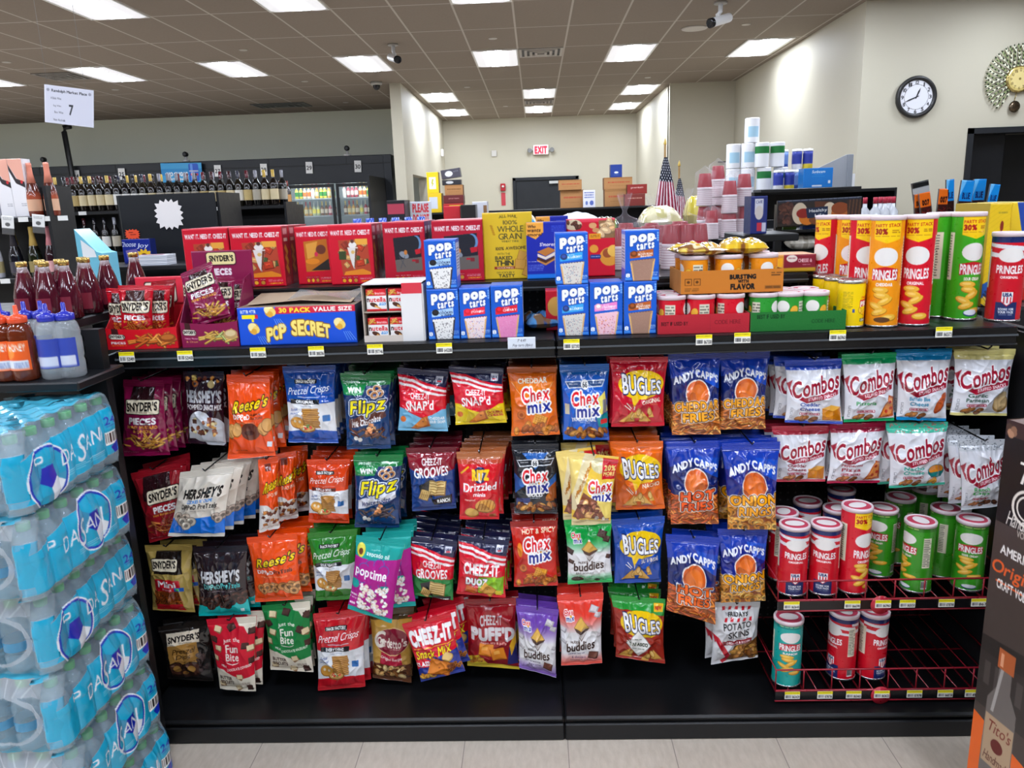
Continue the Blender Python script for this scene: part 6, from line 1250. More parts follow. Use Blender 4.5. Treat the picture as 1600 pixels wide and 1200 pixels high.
def pack_mesh(v):
    n, nz = 620, 84; cv = Cv(n, nz, 'c4d4dc', asp=PH/PER, alpha=True); a_water(cv, v); C = cv.out()
    s = np.arange(n)/n*PER; rr = .034; hx, hy = PX_/2, PYL/2
    def foot(s):
        # straight walk round the four sides, starting at the near right corner
        out = np.zeros((len(s), 2)); nr = np.zeros((len(s), 2)); segs = ((PYL, (hx, -hy), (0, 1), (1, 0)), (PX_, (hx, hy), (-1, 0), (0, 1)), (PYL, (-hx, hy), (0, -1), (-1, 0)), (PX_, (-hx, -hy), (1, 0), (0, -1)))
        a = 0
        for L_, p, d, nn in segs:
            k = (s >= a-1e-9) & (s < a+L_); u = s[k]-a; out[k] = np.array(p)+u[:, None]*np.array(d); nr[k] = nn
            e = np.minimum(u, L_-u); inset = np.where(e < rr, rr-np.sqrt(np.maximum(rr*rr-(rr-e)**2, 0)), 0)*.9; out[k] -= inset[:, None]*np.array(nn)
            out[k] -= (.0065*(1-np.abs(np.cos(np.pi*(u/.0665-.5)))**.7))[:, None]*np.array(nn)
            a += L_
        return out, nr
    P2, N2 = foot(s); t = np.linspace(1, 0, nz)
    V = np.zeros((nz, n, 3)); inset = np.where(t > .62, ((t-.62)/.38)**1.6*.021, 0)+np.where(t < .1, (.1-t)*.06, 0)
    wr = .0035*(noise(np.arange(n)[None]*.09, t[:, None]*7, v+2)-.5)+.003*(ridge(np.arange(n)[None]*.16+t[:, None]*2, t[:, None]*3, v+5)-.5)*(t[:, None] > .5)
    V[..., :2] = P2[None]-N2[None]*inset[:, None, None]+N2[None]*wr[..., None]; V[..., 2] = t[:, None]*PH
    m = MB(); m.grid(V, C, 0, True, wrap=True)
    rows = 14; T_ = np.zeros((rows, n, 3)); Ct = np.zeros((rows, n, 4)); q = hexc('4ab4d0')
    for i in range(rows):
        k = 1-i/(rows-1); T_[i, :, :2] = V[0, :, :2]*k; x, y = T_[i, :, 0], T_[i, :, 1]
        T_[i, :, 2] = PH+.005*(np.cos(x/.0665*2*np.pi)*np.cos(y/.0665*2*np.pi))*min(1, i/2)+.004*(noise(x*30, y*30, 3)-.5)*(i > 0)
        cap = np.cos((x/.0665+.0)*2*np.pi)*np.cos((y/.0665)*2*np.pi)
        Ct[i] = (*hexc('bcd4dc'), .25)
        band = np.abs(x) < .10; Ct[i, band] = (*q, .8)
    m.grid(T_[::-1], Ct[::-1], 0, True, wrap=True)
    return m.mesh('film', FILM)
WF = [pack_mesh(0), pack_mesh(1)]
bm = MB().lathe([(.012, .001), (.028, .0), (.031, .006), (.031, .04), (.0285, .045), (.031, .05), (.031, .075), (.0285, .08), (.031, .085), (.031, .108), (.026, .126), (.0145, .143), (.0125, .146), (.0125, .152)], 16, np.array([.62, .74, .80, .34]))
wl = MB().lathe([(.0314, .052), (.0314, .074)], 16, np.array([.16, .56, .74, .8]), caps=False)
BOT = bm.mesh('bottle', CLEAR); CAP = MB().lathe([(.0135, .152), (.0142, .153), (.0142, .168), (.0125, .170)], 16, '2f9a48').mesh('cap', GLOSS); WLB = wl.mesh('bottle_label', CLEAR)
packs = [('clear teal water pack at the top of the stack', 0, .0, .0), ('teal water pack second from the top of the stack', 1, .008, -.012), ('teal water pack third from the top of the stack', 0, -.006, .02), ('teal water pack fourth from the top, third from the floor', 1, .004, -.02), ('teal water pack resting on the lowest one', 1, .012, .015), ('lowest teal water pack standing on the floor', 0, .016, -.01)]
for i, (lab, v, dx, rz) in enumerate(packs):
    z = .002+(5-i)*(PH+.011)
    t = thing('water_pack', lab, 'water pack', (-1.084-PX_/2+dx, 1.685+random.Random(i).uniform(-.01, .012), z), rz)
    f = bpy.data.objects.new('film', WF[v]); COL.objects.link(f); f.parent = t
    for a in range(4):
        for b in range(6):
            if a in (1,) and 0 < b < 5: continue
            o = bpy.data.objects.new('bottle', BOT); COL.objects.link(o); o.parent = t; o.location = ((a-1.5)*.0655, (b-2.5)*.0655, .001)
            for nm, me in (('cap', CAP), ('bottle_label', WLB)):
                k = bpy.data.objects.new(nm, me); COL.objects.link(k); k.parent = o
# ------------------------------------------------------------------ drinks display at the left
t = thing('drinks_display', 'black stepped drinks display at the left end of the gondola', 'shelving', (-1.7, 2.0, 0))
O = (1.7, -2.0, 0)
def lp(name, m, mat=STEEL): m.move(O); return m.build(name, mat, t)
lp('lower_shelf', MB().box(-2.5, -1.12, 1.80, 2.02, 1.142, 1.165, '15171a', bev=.004)); lp('upper_shelf', MB().box(-2.5, -1.238, 2.0, 2.5, 1.262, 1.29, '17191c', bev=.004))
lp('end_plate', MB().box(-1.30, -1.215, 1.945, 1.958, 1.165, 1.288, '1d2a36', bev=.003)); lp('back_panel', MB().box(-2.5, -1.22, 2.02, 2.035, .0, 1.262, '131416')); m = MB().box(-1.215, -1.14, 1.955, 1.985, 0, 1.27, '17181a')
for k in range(9): m.box(-1.19, -1.182, 1.953, 1.955, 1.0+k*.03, 1.018+k*.03, '050505')
lp('slotted_upright', m)
for x in (-2.5, -1.9): lp('upright', MB().box(x, x+.03, 2.036, 2.5, 0, 1.262, '141517'))
jc = ('3a0c18', '4a1020', '5a1424')
def juice():
    t = thing('juice_bottle', 'x', 'juice bottle')
    MB().lathe([(.036, 0), (.042, .004), (.043, .05), (.042, .085), (.033, .125), (.021, .165), (.0165, .182), (.0165, .19)], 24, [jc[0], jc[0], jc[1], jc[1], jc[1], jc[2], 'a89a9c', 'c4bcbc']).build('glass_body', GLASS, t)
    MB().lathe([(.0175, .188), (.0185, .189), (.0185, .204), (.0165, .2065)], 24, 'c8a860').build('cap', METAL, t)
    m = MB(); th = np.linspace(-2.2, -.9, 10); m.grid(np.array([[(.0436*np.cos(a), .0436*np.sin(a), z) for a in th] for z in (.08, .02)]), '7a2030'); m.build('paper_label', PAPER, t)
    return t
j0 = None; Z = 1.2905
for px, Y, lab in ((34, 2.04, 'dark red juice bottle with gold cap, leftmost of the front row'), (68, 2.02, 'dark red juice bottle with gold cap, second in the front row'), (105, 2.05, 'dark red juice bottle with gold cap, third in the front row'), (150, 2.15, 'dark red juice bottle with gold cap at the right end of the front row'),
                   (62, 2.11, 'dark red juice bottle in the second row, behind the second front one'), (93, 2.12, 'dark red juice bottle in the second row, behind the third front one'), (128, 2.19, 'dark red juice bottle in the second row, between two front ones'), (170, 2.25, 'dark red juice bottle at the right end of the second row'), (208, 2.24, 'dark red juice bottle standing alone behind the red display box')):
    x = min(xat(px, Y, Z+.14), -1.262)
    if px == 208: Y = 2.37; x = xat(px, Y, Z+.14)
    if j0 is None: j0 = juice(); j0.location = (x, Y, Z); j0['label'] = lab; j0.scale = (.74, .74, .75)
    else: dup(j0, (x, Y, Z), label=lab)
def squeeze(cap, liq, lab):
    t = thing('squeeze_bottle', 'x', 'squeeze bottle'); amber = lab
    body = np.array([*hexc(liq), .93 if amber else .38])
    MB().lathe([(.026, 0), (.031, .004), (.0315, .03), (.029, .036), (.0315, .042), (.0315, .075), (.029, .08), (.031, .086), (.026, .104), (.017, .112)], 24, body).build('bottle_body', CLEAR, t)
    MB().lathe([(.0215, .110), (.0225, .111), (.0225, .122), (.010, .125), (.006, .127), (.005, .142), (.0035, .1435)], 24, cap).build('flip_cap', GLOSS, t)
    m = MB(); th = np.linspace(-2.5, -.6, 14); cv = Cv(28, 20, 'dfe4ec', asp=.8)
    if amber: cv.R(0, 0, 100, 100, 'e0642a'); cv.E(26, 40, 22, 20, 'f0944a'); cv.R(10, 66, 90, 92, 'e6e8ec'); cv.T('HONEY', 30, 12, 86, 34, 'f6f0e8', b=.04); cv.dash(40, 70, 88, 90, 2, '26387a')
    else: cv.R(0, 0, 100, 100, '3a4a9a'); cv.R(10, 60, 90, 92, 'd0d4e0')
    C = cv.out(); th = np.linspace(-2.6, -.5, 28); zz = np.linspace(.078, .022, 20); m.grid(np.array([[(.0319*np.cos(a), .0319*np.sin(a), z) for a in th] for z in zz]), C); m.build('wrap_label', PAPER, t)
    return t
s0 = squeeze('e0502c', '6a2a12', True); s1 = squeeze('2c34a8', 'c4ccd0', False); Z = 1.1655
for src, px, Y, lab in ((s0, 30, 1.845, 'amber squeeze bottle with orange cap, fully in view'), (s0, 2, 1.845, 'amber squeeze bottle with orange cap, cut by the left edge of the photo'), (s1, 76, 1.86, 'clear squeeze bottle with blue cap, second from the right'), (s1, 104, 1.875, 'clear squeeze bottle with blue cap, nearest the dark end plate'), (s1, 42, 1.925, 'clear squeeze bottle with blue cap, behind the orange capped one'), (s1, 4, 1.93, 'clear squeeze bottle with blue cap at the left edge of the photo'), (s1, 68, 1.93, 'clear squeeze bottle with blue cap, behind the second blue one')):
    x = xat(px, Y, Z+.12)
    if 'label' in src and src['label'] == 'x': src.location = (x, Y, Z); src['label'] = lab; src.scale = (.98, .98, 1.3)
    else: dup(src, (x, Y, Z), label=lab)
# ------------------------------------------------------------------ tall vodka display carton at the right
FY = 1.75; A0 = atY(1580, 655, FY); B0 = atY(1507, 1185, FY); ex = (A0[0]+B0[0])/2; e0 = np.array([ex, FY]); ed = np.array([.2, -.98]); ed = ed/np.linalg.norm(ed); FL, FH = .46, A0[2]
def onface(px, py):
    d = ray(px, py); nrm = np.array([ed[1], -ed[0]]); k = np.dot(e0-EYE[:2], nrm)/np.dot(d[:2], nrm); p = EYE+d*k
    return np.dot(p[:2]-e0, ed)/FL*100, (FH-p[2])/FH*100
def a_vodka(c):
    F = onface; c.R(0, 0, 100, 100, '16130f'); g = F(1540, 805)[1]; c.R(0, g, 100, 100, '463d39'); c.R(0, 0, 100, F(1578, 682)[1], '3a2a24'); c.food('puff', 2, 1, 98, F(1578, 676)[1], 30, 4, ('8a6a54', 'c8b8a8', '5a2a20'), 3)
    def W(t, px, py, n, hh, col, pxe=1600, slope=.5, **k):
        x, y = F(px, py); xe = F(pxe, py+slope*(pxe-px))[0]; c.T(t, x, y-hh, x+(xe-x)*len(t)/n, y+hh, col, **k)
    W("Tito's", 1587, 735, .9, 2.6, 'f0ece4', sk=.25)
    x, y = F(1600, 796); c.E(x+2, y, 9.5, 9.5/c.asp, 'e8e2d8'); c.E(x+2, y, 8, 8/c.asp, '16130f'); c.E(x+2, y, 6.6, 6.6/c.asp, 'e8e2d8'); c.E(x+2, y, 5.6, 5.6/c.asp, '16130f')
    W('Handmade', 1573, 808, 4, 1.7, 'f0ece4', sk=.2); W('VODKA', 1589, 834, 2, .8, 'd8d2c8'); W("AMERICA'S", 1564, 857, 5, 1.1, 'f4f2ee', b=.03)
    W('Original', 1550, 882, 5.3, 2.0, 'd8683a', sk=.15, b=.01); x, y = F(1556, 906); c.L(x, y, x+50, y+.4, .9, 'd8683a'); W('CRAFT VODKA', 1558, 910, 8, 1.1, 'f4f2ee', b=.03)
    y0 = F(1530, 985)[1]; c.P([(0, y0), (100, y0-4), (100, y0+2), (0, y0+5)], '2c2826'); c.R(0, y0+4, 100, F(1520, 1090)[1], '342f2d'); [c.R(4+i*7, y0+6, 8+i*7, y0+12, '4a4441') for i in range(13)]
    c.P([F(1516, 1100), (100, F(1600, 1186)[1]+10), (100, 100), (0, 100)], 'd86a2c')
    bx0, by0 = F(1562, 1018); bx1, by1 = F(1585, 1032); cx = (bx0+bx1)/2+.5; w = (bx1-bx0)
    c.P([(cx-w*.42, by0+4), (cx+w*.42, by0+4), (cx+w*.46, by0+9), (cx+w*1.0, by0+13), (cx+w*1.1, 100), (cx-w*1.1, 100), (cx-w*1.0, by0+13), (cx-w*.46, by0+9)], '6e6864'); c.P([(cx-w*.3, by0+4), (cx-w*.1, by0+4), (cx-w*.5, by0+16), (cx-w*.7, by0+16)], 'a8a4a0'); c.R(cx-w*.55, by0-1, cx+w*.55, by0+4, 'a8603c'); c.R(cx-w*.4, by0, cx-w*.2, by0+3.4, 'd8a080'); c.R(cx-w*.98, by0+17, cx+w*.98, by0+30, 'b09a80'); c.T("Tito's", cx-w*.8, by0+18, cx+w*.8, by0+21, '6a2418', sk=.2); c.E(cx, by0+24, w*.42, w*.42/c.asp, '5a1c18'); c.T('Handmade', cx-w*.86, by0+26.6, cx+w*.86, by0+29, '4a2018', sk=.2)
m = MB(); k = 560; nx, nz = int(FL*k*1.3), int(FH*k*1.0); cv = Cv(nx, nz, 'fff', asp=FH/FL); a_vodka(cv); C = cv.out()
V = np.zeros((nz, nx, 3)); sft = np.linspace(0, FL, nx)
V[..., 0] = ex+ed[0]*sft[None]; V[..., 1] = FY+ed[1]*sft[None]; V[..., 2] = np.linspace(FH, 0.0, nz)[:, None]
t = thing('display_carton', 'tall dark vodka display carton with bottle picture at the right edge', 'display carton', (ex+.2, FY-.15, .001)); O = (-(ex+.2), -(FY-.15), 0)
m.grid(V, C); m.move(O); m.build('printed_side', PAPER, t)
pe = np.array([-ed[1], ed[0]])*.36
def quad(name, a, b, col, z0=0.0, z1=FH):
    m = MB(); m.add([(*a, z0), (*b, z0), (*b, z1), (*a, z1)], np.array([[0, 1, 2, 3]]), col); m.move(O); m.build(name, PAPER, t)
n1 = e0+ed*FL; quad('far_side', e0+pe, e0, '1a1512'); quad('near_side', n1, n1+pe, '241d19'); quad('outer_side', n1+pe, e0+pe, '1a1512')
m = MB().add([(*e0, FH-.002), (*n1, FH-.002), (*(n1+pe), FH-.002), (*(e0+pe), FH-.002)], np.array([[0, 1, 2, 3]]), '5a4034'); m.move(O); m.build('carton_top', PAPER, t)
# ------------------------------------------------------------------ generic fixtures and simple goods for the rest of the shop
def unit(label, x0, x1, y0, y1, levels, top, name='shelving_unit', ends=True, back=True, th=.03):
    """black shelving: boards at the given heights, end panels and a back"""
    t = thing(name, label, 'shelving', ((x0+x1)/2, y0, 0)); O = (-(x0+x1)/2, -y0, 0)
    def p(n, m, mat=STEEL): m.move(O); m.build(n, mat, t)
    for z in levels: p('shelf', MB().box(x0, x1, y0, y1, z-th, z-.001, '17181a', bev=.004))
    if back: p('back_panel', MB().box(x0, x1, y1, y1+.02, 0, top, '121315'))
    if ends:
        for x in (x0-.02, x1): p('end_panel', MB().box(x, x+.02, y0+.005, y1+.02, 0, top, '17181b'))
    p('plinth', MB().box(x0, x1, y0+.02, y1, 0, .1, '0d0e0f'))
    return t
def bottle_parts(r, h, glass, foil, label, neck=.30, style='wine'):
    sh = h*(.60 if style == 'wine' else .52)
    b = MB().lathe([(r*.9, 0), (r, h*.02), (r, sh), (r*.85, sh+h*.05), (r*neck*1.25, sh+h*.16), (r*neck, sh+h*.2), (r*neck, h*.97)], 14, glass)
    b.lathe([(r*neck*1.1, h*(.80 if style == 'wine' else .66)), (r*neck*1.12, h), (r*neck*.8, h*1.005)], 12, foil, caps=False) if style != 'none' else None
    if label: b.lathe([(r*1.02, h*.16), (r*1.02, h*.46)], 14, label, caps=False)
    return b
def put_bottle(name, cat, lab, grp, mesh, p, parts=()):
    o = bpy.data.objects.new(name, mesh); COL.objects.link(o); o.location = tuple(float(q) for q in p); tag(o, lab, cat, grp)
    for nm, me in parts:
        c = bpy.data.objects.new(nm, me); COL.objects.link(c); c.parent = o
    return o
def detail_bottle(r, h, glass, foil, label, fat_=False):
    """body mesh plus foil and label parts"""
    if fat_: prof = [(r*.92, 0), (r, h*.02), (r, h*.36), (r*.9, h*.48), (r*.5, h*.68), (r*.36, h*.76), (r*.34, h*.98)]; f0 = .62; rr = .62
    else: prof = [(r*.92, 0), (r, h*.02), (r, h*.60), (r*.85, h*.66), (r*.38, h*.76), (r*.32, h*.80), (r*.32, h*.98)]; f0 = .78; rr = .37
    body = MB().lathe(prof, 18, glass).mesh('bottle', GLASS)
    foil_ = MB().lathe([(r*rr, h*f0), (r*.40, h*.8), (r*.37, h*.94), (r*.40, h*.955), (r*.36, h*1.0), (r*.1, h*1.005)], 16, foil).mesh('foil_cap', SATIN)
    lab = MB().lathe([(r*1.015, h*.10), (r*1.015, h*.32)], 18, label, caps=False).mesh('paper_label', PAPER)
    return body, (('foil_cap', foil_), ('paper_label', lab))
# --- hanging sign
def a_sign(c):
    c.R(0, 0, 100, 100, 'cfcfd8'); c.R(1.5, 2, 98.5, 98, 'e8e8f0'); c.R(2.5, 3, 97.5, 97, 'd4d4de')
    c.T('Randolph Market Place', 15, 10, 86, 19, '2a2a30', b=.02); c.T('A Bado Wine', 13, 30, 34, 36, '4a4a52'); c.T('Sug Wine', 18, 50, 34, 56, '4a4a52'); c.T('Box Wine', 20, 66, 38, 72, '4a4a52'); c.T('Non Alcoholic', 18, 86, 42, 92, '4a4a52'); c.T('7', 50, 46, 58, 72, '202026', b=.02); c.E(8, 13, 3, 4, '9a9aa4'); c.E(92, 13, 3, 4, '9a9aa4')
p = atY(108, 166, 6.0); t = thing('hanging_sign', 'white market aisle sign numbered seven hanging from the ceiling', 'sign', p)
m = carton_mesh(a_sign, None, .34, .27, .006, 5.0, 'c8c8d0', extra=1.3).move((0, 0, -.135)).build('sign_panel', PAPER, t); m.rotation_euler = (0, .14, .18)
for s_ in (-1, 1): MB().tube([(s_*.14, .0, .13-s_*.02), (s_*.14, .0, CZ-p[2]-.001)], .0012, 4, '8a8a8a').build('string', SATIN, t)
# --- cooler wall
HY, HZ = 15.3, 2.56
cx1 = -2.72
t = thing('cooler_cabinet', 'long black walk-in cooler front with lit glass doors', 'cooler', (-7, HY, 0)); O = (7, -HY, 0)
def cp(n, m, mat=STEEL): m.move(O); return m.build(n, mat, t)
cp('header', MB().box(-15.9, cx1, HY, HY+.1, 2.06, HZ, '1c1f24', bev=.01)); cp('header_strip', MB().box(-15.9, cx1, HY-.02, HY, HZ-.16, HZ-.14, '0e0f11'))
m = MB()
for k in range(9): m.box(-15.6+k*1.5, -15.58+k*1.5, HY-.006, HY, HZ-.14, HZ-.01, '0a0b0c')
cp('header_joints', m); cp('side_post', MB().box(cx1-.16, cx1, HY-.01, HY+.1, 0, HZ-.001, '22262c', bev=.008)); cp('cabinet_roof', MB().box(-15.9, cx1, HY+.1, 16.48, HZ-.05, HZ-.01, '15161a')); cp('end_wall', MB().box(cx1-.03, cx1, HY+.1, 16.48, 0, HZ-.05, '1a1c20'))
NUM = [(47, 302, '23'), (119, 275, '24'), (190, 272, '25'), (260, 268, '26'), (340, 267, '27'), (412, 265, '28'), (483, 262, '29'), (559, 260, '30')]
dx = [atY(px, py, HY)[0] for px, py, n in NUM]; cooler_w = .86
for i, x in enumerate(dx):
    d = cp('cooler_door', MB().box(x-.45, x-.40, HY-.03, HY+.02, .15, 2.05, '15171a', bev=.004).box(x+.40, x+.45, HY-.03, HY+.02, .15, 2.05, '15171a').box(x-.40, x+.40, HY-.03, HY+.02, 1.99, 2.05, '15171a').box(x-.40, x+.40, HY-.03, HY+.02, .15, .25, '15171a'))
    MB().box(x-.40, x+.40, HY-.008, HY-.002, .25, 1.99, np.array([.75, .85, .88, .10])).move(O).build('glass_pane', CLEAR, d)
cp('cooler_liner', MB().box(-15.9, cx1-.05, 16.2, 16.25, .1, 2.3, 'c8d0d2').box(-15.9, cx1-.05, HY+.12, 16.2, 2.08, 2.12, 'd0d6d8'))
for i, x in enumerate(dx):
    if i < 2: continue
    cp('lamp_strip', MB().box(x-.38, x+.38, HY+.05, HY+.08, 2.00, 2.03, 'eaf6ff'), COOLGLOW)
    for z in (.6, 1.02, 1.46, 1.79): cp('cooler_shelf', MB().box(x-.40, x+.40, HY+.16, 15.95, z-.02, z, 'b8bec0'))
ORD = dict(zip(('23', '24', '25', '26', '27', '28', '29', '30'), ('leftmost', 'second from left', 'third from left', 'fourth from left', 'fourth from right', 'third from right', 'second from right', 'rightmost')))
def a_num(c, n): c.R(0, 0, 100, 100, 'e4e4e2'); c.T(n, 14, 34, 86, 68, '1c1c20', b=.03)
for (px, py, n), x in zip(NUM, dx):
    y = HY-.035; p = atY(px, py, y); q = carton_mesh(a_num, dict(n=n), .13, .215, .006, 5, 'd4d4d2').move((0, 0, -.107)).build('number_card', PAPER, None, p); q.rotation_euler = (0, .03, 0); tag(q, f'white number card reading {n}, '+ORD[n]+' of the eight on the cooler header', 'number card')
def cb(style, c1, c2, c3): return bottle_parts(.036, .27, c1, c2, c3, .34, style).mesh('drink_bottle', GLASS)
CBS = [cb('beer', 'd8a040', 'c8322c', 'e8d8a0'), cb('beer', '7a4a20', 'e0c060', 'd8c8b0'), cb('beer', 'c8d0a0', 'd8d8d0', 'f0e060'), cb('beer', 'b03a4a', 'e8e0d0', 'e8c8c0'), cb('beer', 'e8dcc0', 'c8a040', 'e0702c'), cb('beer', 'f0ece0', 'b03030', 'e8e4dc'), cb('beer', 'e0d040', 'f0f0e0', '3a8a3a')]
r_ = random.Random(4)
for i in (4, 5, 6, 7):
    for z, lv in ((1.792, 'upper'), (1.462, 'lower')):
        g = f'drink bottle on the {lv} lit shelf behind the '+{4: 'fourth', 5: 'third', 6: 'second', 7: 'first'}[i]+' cooler door from the right'
        for k in range(10):
            put_bottle('drink_bottle', 'bottle', g, g, CBS[(r_.randrange(3)+(0 if lv == 'lower' else 4-i % 3)+k//4) % 7], (dx[i]-.36+k*.08, HY+.24+r_.uniform(0, .03), z))
for px, py, lab in ((67, 247, 'black clip lamp on top of the cooler header, leftmost of three'), (289, 238, 'black clip lamp on top of the cooler header, middle of three'), (542, 232, 'black clip lamp on top of the cooler header, rightmost of three')):
    p = atY(px, py, HY+.05); t2 = thing('clip_lamp', lab, 'clip lamp', (p[0], HY+.06, HZ))
    MB().lathe([(.07, 0), (.07, .03), (.025, .04), (.025, .16)], 12, 'c8c8c8').build('clamp_foot', STEEL, t2); MB().lathe([(.03, -.05), (.045, -.04), (.05, .03), (.03, .06)], 14, '17181a', c=(0, 0, .14), axis='y').build('lamp_head', STEEL, t2)
p = atY(110, 252, HY-.1); t2 = thing('black_pole', 'bent black pole rising from the cooler front under the market sign', 'pole', (p[0], HY-.1, 0))
ptop = atY(97, 202, HY-.1); MB().tube([(0, 0, 0), (0, 0, 2.2), (ptop[0]-p[0]+.03, 0, ptop[2]-.05), (ptop[0]-p[0]+.05, 0, ptop[2]+.03), (ptop[0]-p[0]+.17, 0, ptop[2]+.05)], .05, 10, '17181a').build('pipe', STEEL, t2)
def a_nosug(c):
    c.R(0, 0, 100, 100, '2f8ac0'); c.R(0, 0, 100, 30, '4aa0d0'); c.E(40, 90, 60, 30, '5ab0da', al=.5); c.T('NO SUGAR', 14, 48, 66, 66, 'f0f6fa', b=.06); c.T('JUST WINGS', 16, 78, 60, 92, 'f0f6fa', b=.05); c.R(68, 4, 92, 96, '2a5ab8', rnd=5); c.R(72, 6, 78, 94, '6a9ae0'); c.R(72, 54, 90, 66, 'b83a4a'); c.R(69, 40, 91, 46, 'c8ccd8')
p0, p1 = atY(226, 255, 14.6), atY(296, 284, 14.6); q = carton_mesh(a_nosug, None, p1[0]-p0[0], p0[2]-p1[2], .02, 8, '2a70a0').build('drink_poster', PAPER, None, (( p0[0]+p1[0])/2, 15.2, p1[2]+.02)); q.rotation_euler = (0, .02, 0); tag(q, 'blue drink poster hanging on the cooler header', 'poster')
# --- wine racks
GA = unit('black wine shelving at the left with sparkling wine on two levels', -5.2, -2.90, 4.62, 4.86, (.4, .80, 1.215, 1.575), 1.75, 'wine_shelving')
ros, rp = detail_bottle(.040, .31, ['6a2a20', '7a3424', 'a8523a', '5a2a20', '4a2018', '4a2018', '4a2018'], 'd8846c', 'd8a888', True)
for px, lab in ((37, 'rosé sparkling bottle with pink foil, leftmost beside the gift cartons'), (55, 'rosé sparkling bottle with pink foil, second of the group'), (64, 'rosé sparkling bottle with pink foil, third, front of the group'), (80, 'rosé sparkling bottle with pink foil, rightmost on the top level')):
    put_bottle('sparkling_bottle', 'bottle', lab, None, ros, (xat(px+2, 4.72, 1.7), {37: 4.80, 55: 4.69, 64: 4.805, 80: 4.70}[px], 1.5755), rp)
def a_gift(c): c.R(0, 0, 100, 100, 'e6e4e6'); c.P([(0, 0), (100, 0), (100, 44), (50, 34), (0, 8)], 'dca898'); c.P([(0, 8), (46, 34), (100, 40), (100, 50), (40, 42), (0, 18)], '2a2426'); c.E(80, 40, 8, 3, 'b82c34'); c.dash(54, 76, 92, 82, 2, '8a8a90')
for px, lab in ((12, 'white and pink sparkling wine gift carton cut by the left edge'), (34, 'white and pink sparkling wine gift carton beside the pink foil bottles')):
    x = xat(px, 4.68, 1.7); q = carton_mesh(a_gift, None, .085, .335, .085, 4.7, 'd8d6d8', extra=1.2).build('gift_carton', PAPER, None, (x, 4.66, 1.5755)); tag(q, lab, 'gift carton')
wb, wbp = detail_bottle(.040, .32, 'd8d8de', 'd8d8de', 'c0c0c8', True); put_bottle('sparkling_bottle', 'bottle', 'white sleeved sparkling bottle on the top level at the left edge', None, wb, (xat(-6, 4.80, 1.7), 4.80, 1.5755), wbp)
dk, dkp = detail_bottle(.039, .30, ['1a1c10', '20240f', '20240f', '1a1c10', '15160e', '15160e', '15160e'], 'c8a858', '8a7a4a', True)
wh, whp = detail_bottle(.039, .31, 'd4d4da', 'c8b060', 'b8a878', True); pk, pkp = detail_bottle(.039, .30, ['2a1018', '30141c', '30141c', '2a1018', '1a1014', '1a1014', '1a1014'], 'd88a94', 'd8a0a0', True); bk, bkp = detail_bottle(.039, .30, '15131a', '2a2630', '3a3640', True)
for px, (me, pp), lab in ((-2, (wh, whp), 'white sparkling bottle with gold neck, cut by the left edge'), (14, (wh, whp), 'white sparkling bottle with gold neck and dark seal'), (30, (bk, bkp), 'black sparkling bottle beside the white ones'), (44, (dk, dkp), 'dark green sparkling bottle with gold foil, first of three'), (60, (dk, dkp), 'dark green sparkling bottle with gold foil, second of three'), (76, (dk, dkp), 'dark green sparkling bottle with gold foil, third of three'), (86, (pk, pkp), 'dark sparkling bottle with pink foil at the shelf end')):
    put_bottle('sparkling_bottle', 'bottle', lab, None, me, (xat(px, 4.70, 1.3), 4.68 if px in (-2, 30, 60, 86) else 4.78, 1.2155), pp)
def a_card(c): c.R(0, 0, 100, 100, 'dcdcda'); c.dash(16, 10, 84, 24, 2, '6a6a6a'); c.E(50, 46, 20, 10, '5a5a5a'); c.R(0, 66, 100, 100, '4a4a4a')
for px, py, lab in ((12, 352, 'grey and white wine card hanging at the left edge'), (60, 350, 'grey and white wine card hanging under the pink foil bottles')):
    p = atY(px, py, 4.61); q = carton_mesh(a_card, None, .075, .11, .002, 4.6, 'c8c8c6').move((0, 0, -.055)).build('shelf_card', PAPER, None, (p[0], 4.610, p[2])); q.rotation_euler = (0, .12, 0); tag(q, lab, 'shelf card')
for k, (px, z) in enumerate(((36, 1.56), (70, 1.56), (98, 1.56), (8, 1.2), (84, 1.2), (110, 1.2))):
    q = MB().box(-.03, .03, -.002, 0, -.014, .014, 'e0e0dc').build('shelf_ticket', PAPER, None, (xat(px, 4.615, z), 4.617, z)); g = 'white shelf ticket on the sparkling wine shelves'; tag(q, g, 'shelf ticket', g)
GB = unit('far wine rack with rows of dark bottles behind the black end panel', -4.3, -2.2, 6.9, 7.2, (.5, .88, 1.255, 1.615), 1.64, 'wine_rack')
WINE = []
for gl, fo, la in (('15120f', '3a1418', 'd8c8a0'), ('1a1410', 'c8a850', 'e0d0a8'), ('120f10', '1c1a20', 'e4e2dc'), ('14100e', '5a1a24', 'c8b078'), ('1a160c', '2a2c3a', 'e8e4d8'), ('101010', '8a8a92', 'b8b0a0')): WINE.append(bottle_parts(.037, .30, gl, fo, la, .34).mesh('wine_bottle', GLASS))
r_ = random.Random(8)
for row, y in ((0, 6.96), (1, 7.09)):
    g = 'dark wine bottle in the '+('front' if row == 0 else 'rear')+' row on top of the far wine rack'
    for k in range(26): put_bottle('wine_bottle', 'bottle', g, g, WINE[(r_.randrange(4) + k//6) % 6], (-4.24+k*.078+row*.036, y, 1.6155))
g = 'dark wine bottle on the middle level of the far wine rack'
for k in range(14): put_bottle('wine_bottle', 'bottle', g, g, WINE[[2, 5, 0, 2][k % 4]], (-4.22+k*.092, 6.96, 1.2555))
g2 = 'white shelf ticket on the far wine rack'
for k in range(8): q = MB().box(-.035, .035, -.002, 0, -.015, .015, 'dcdcd8').build('shelf_ticket', PAPER, None, (-4.2+k*.2, 6.899, 1.60 if k % 2 else 1.24)); tag(q, g2, 'shelf ticket', g2)
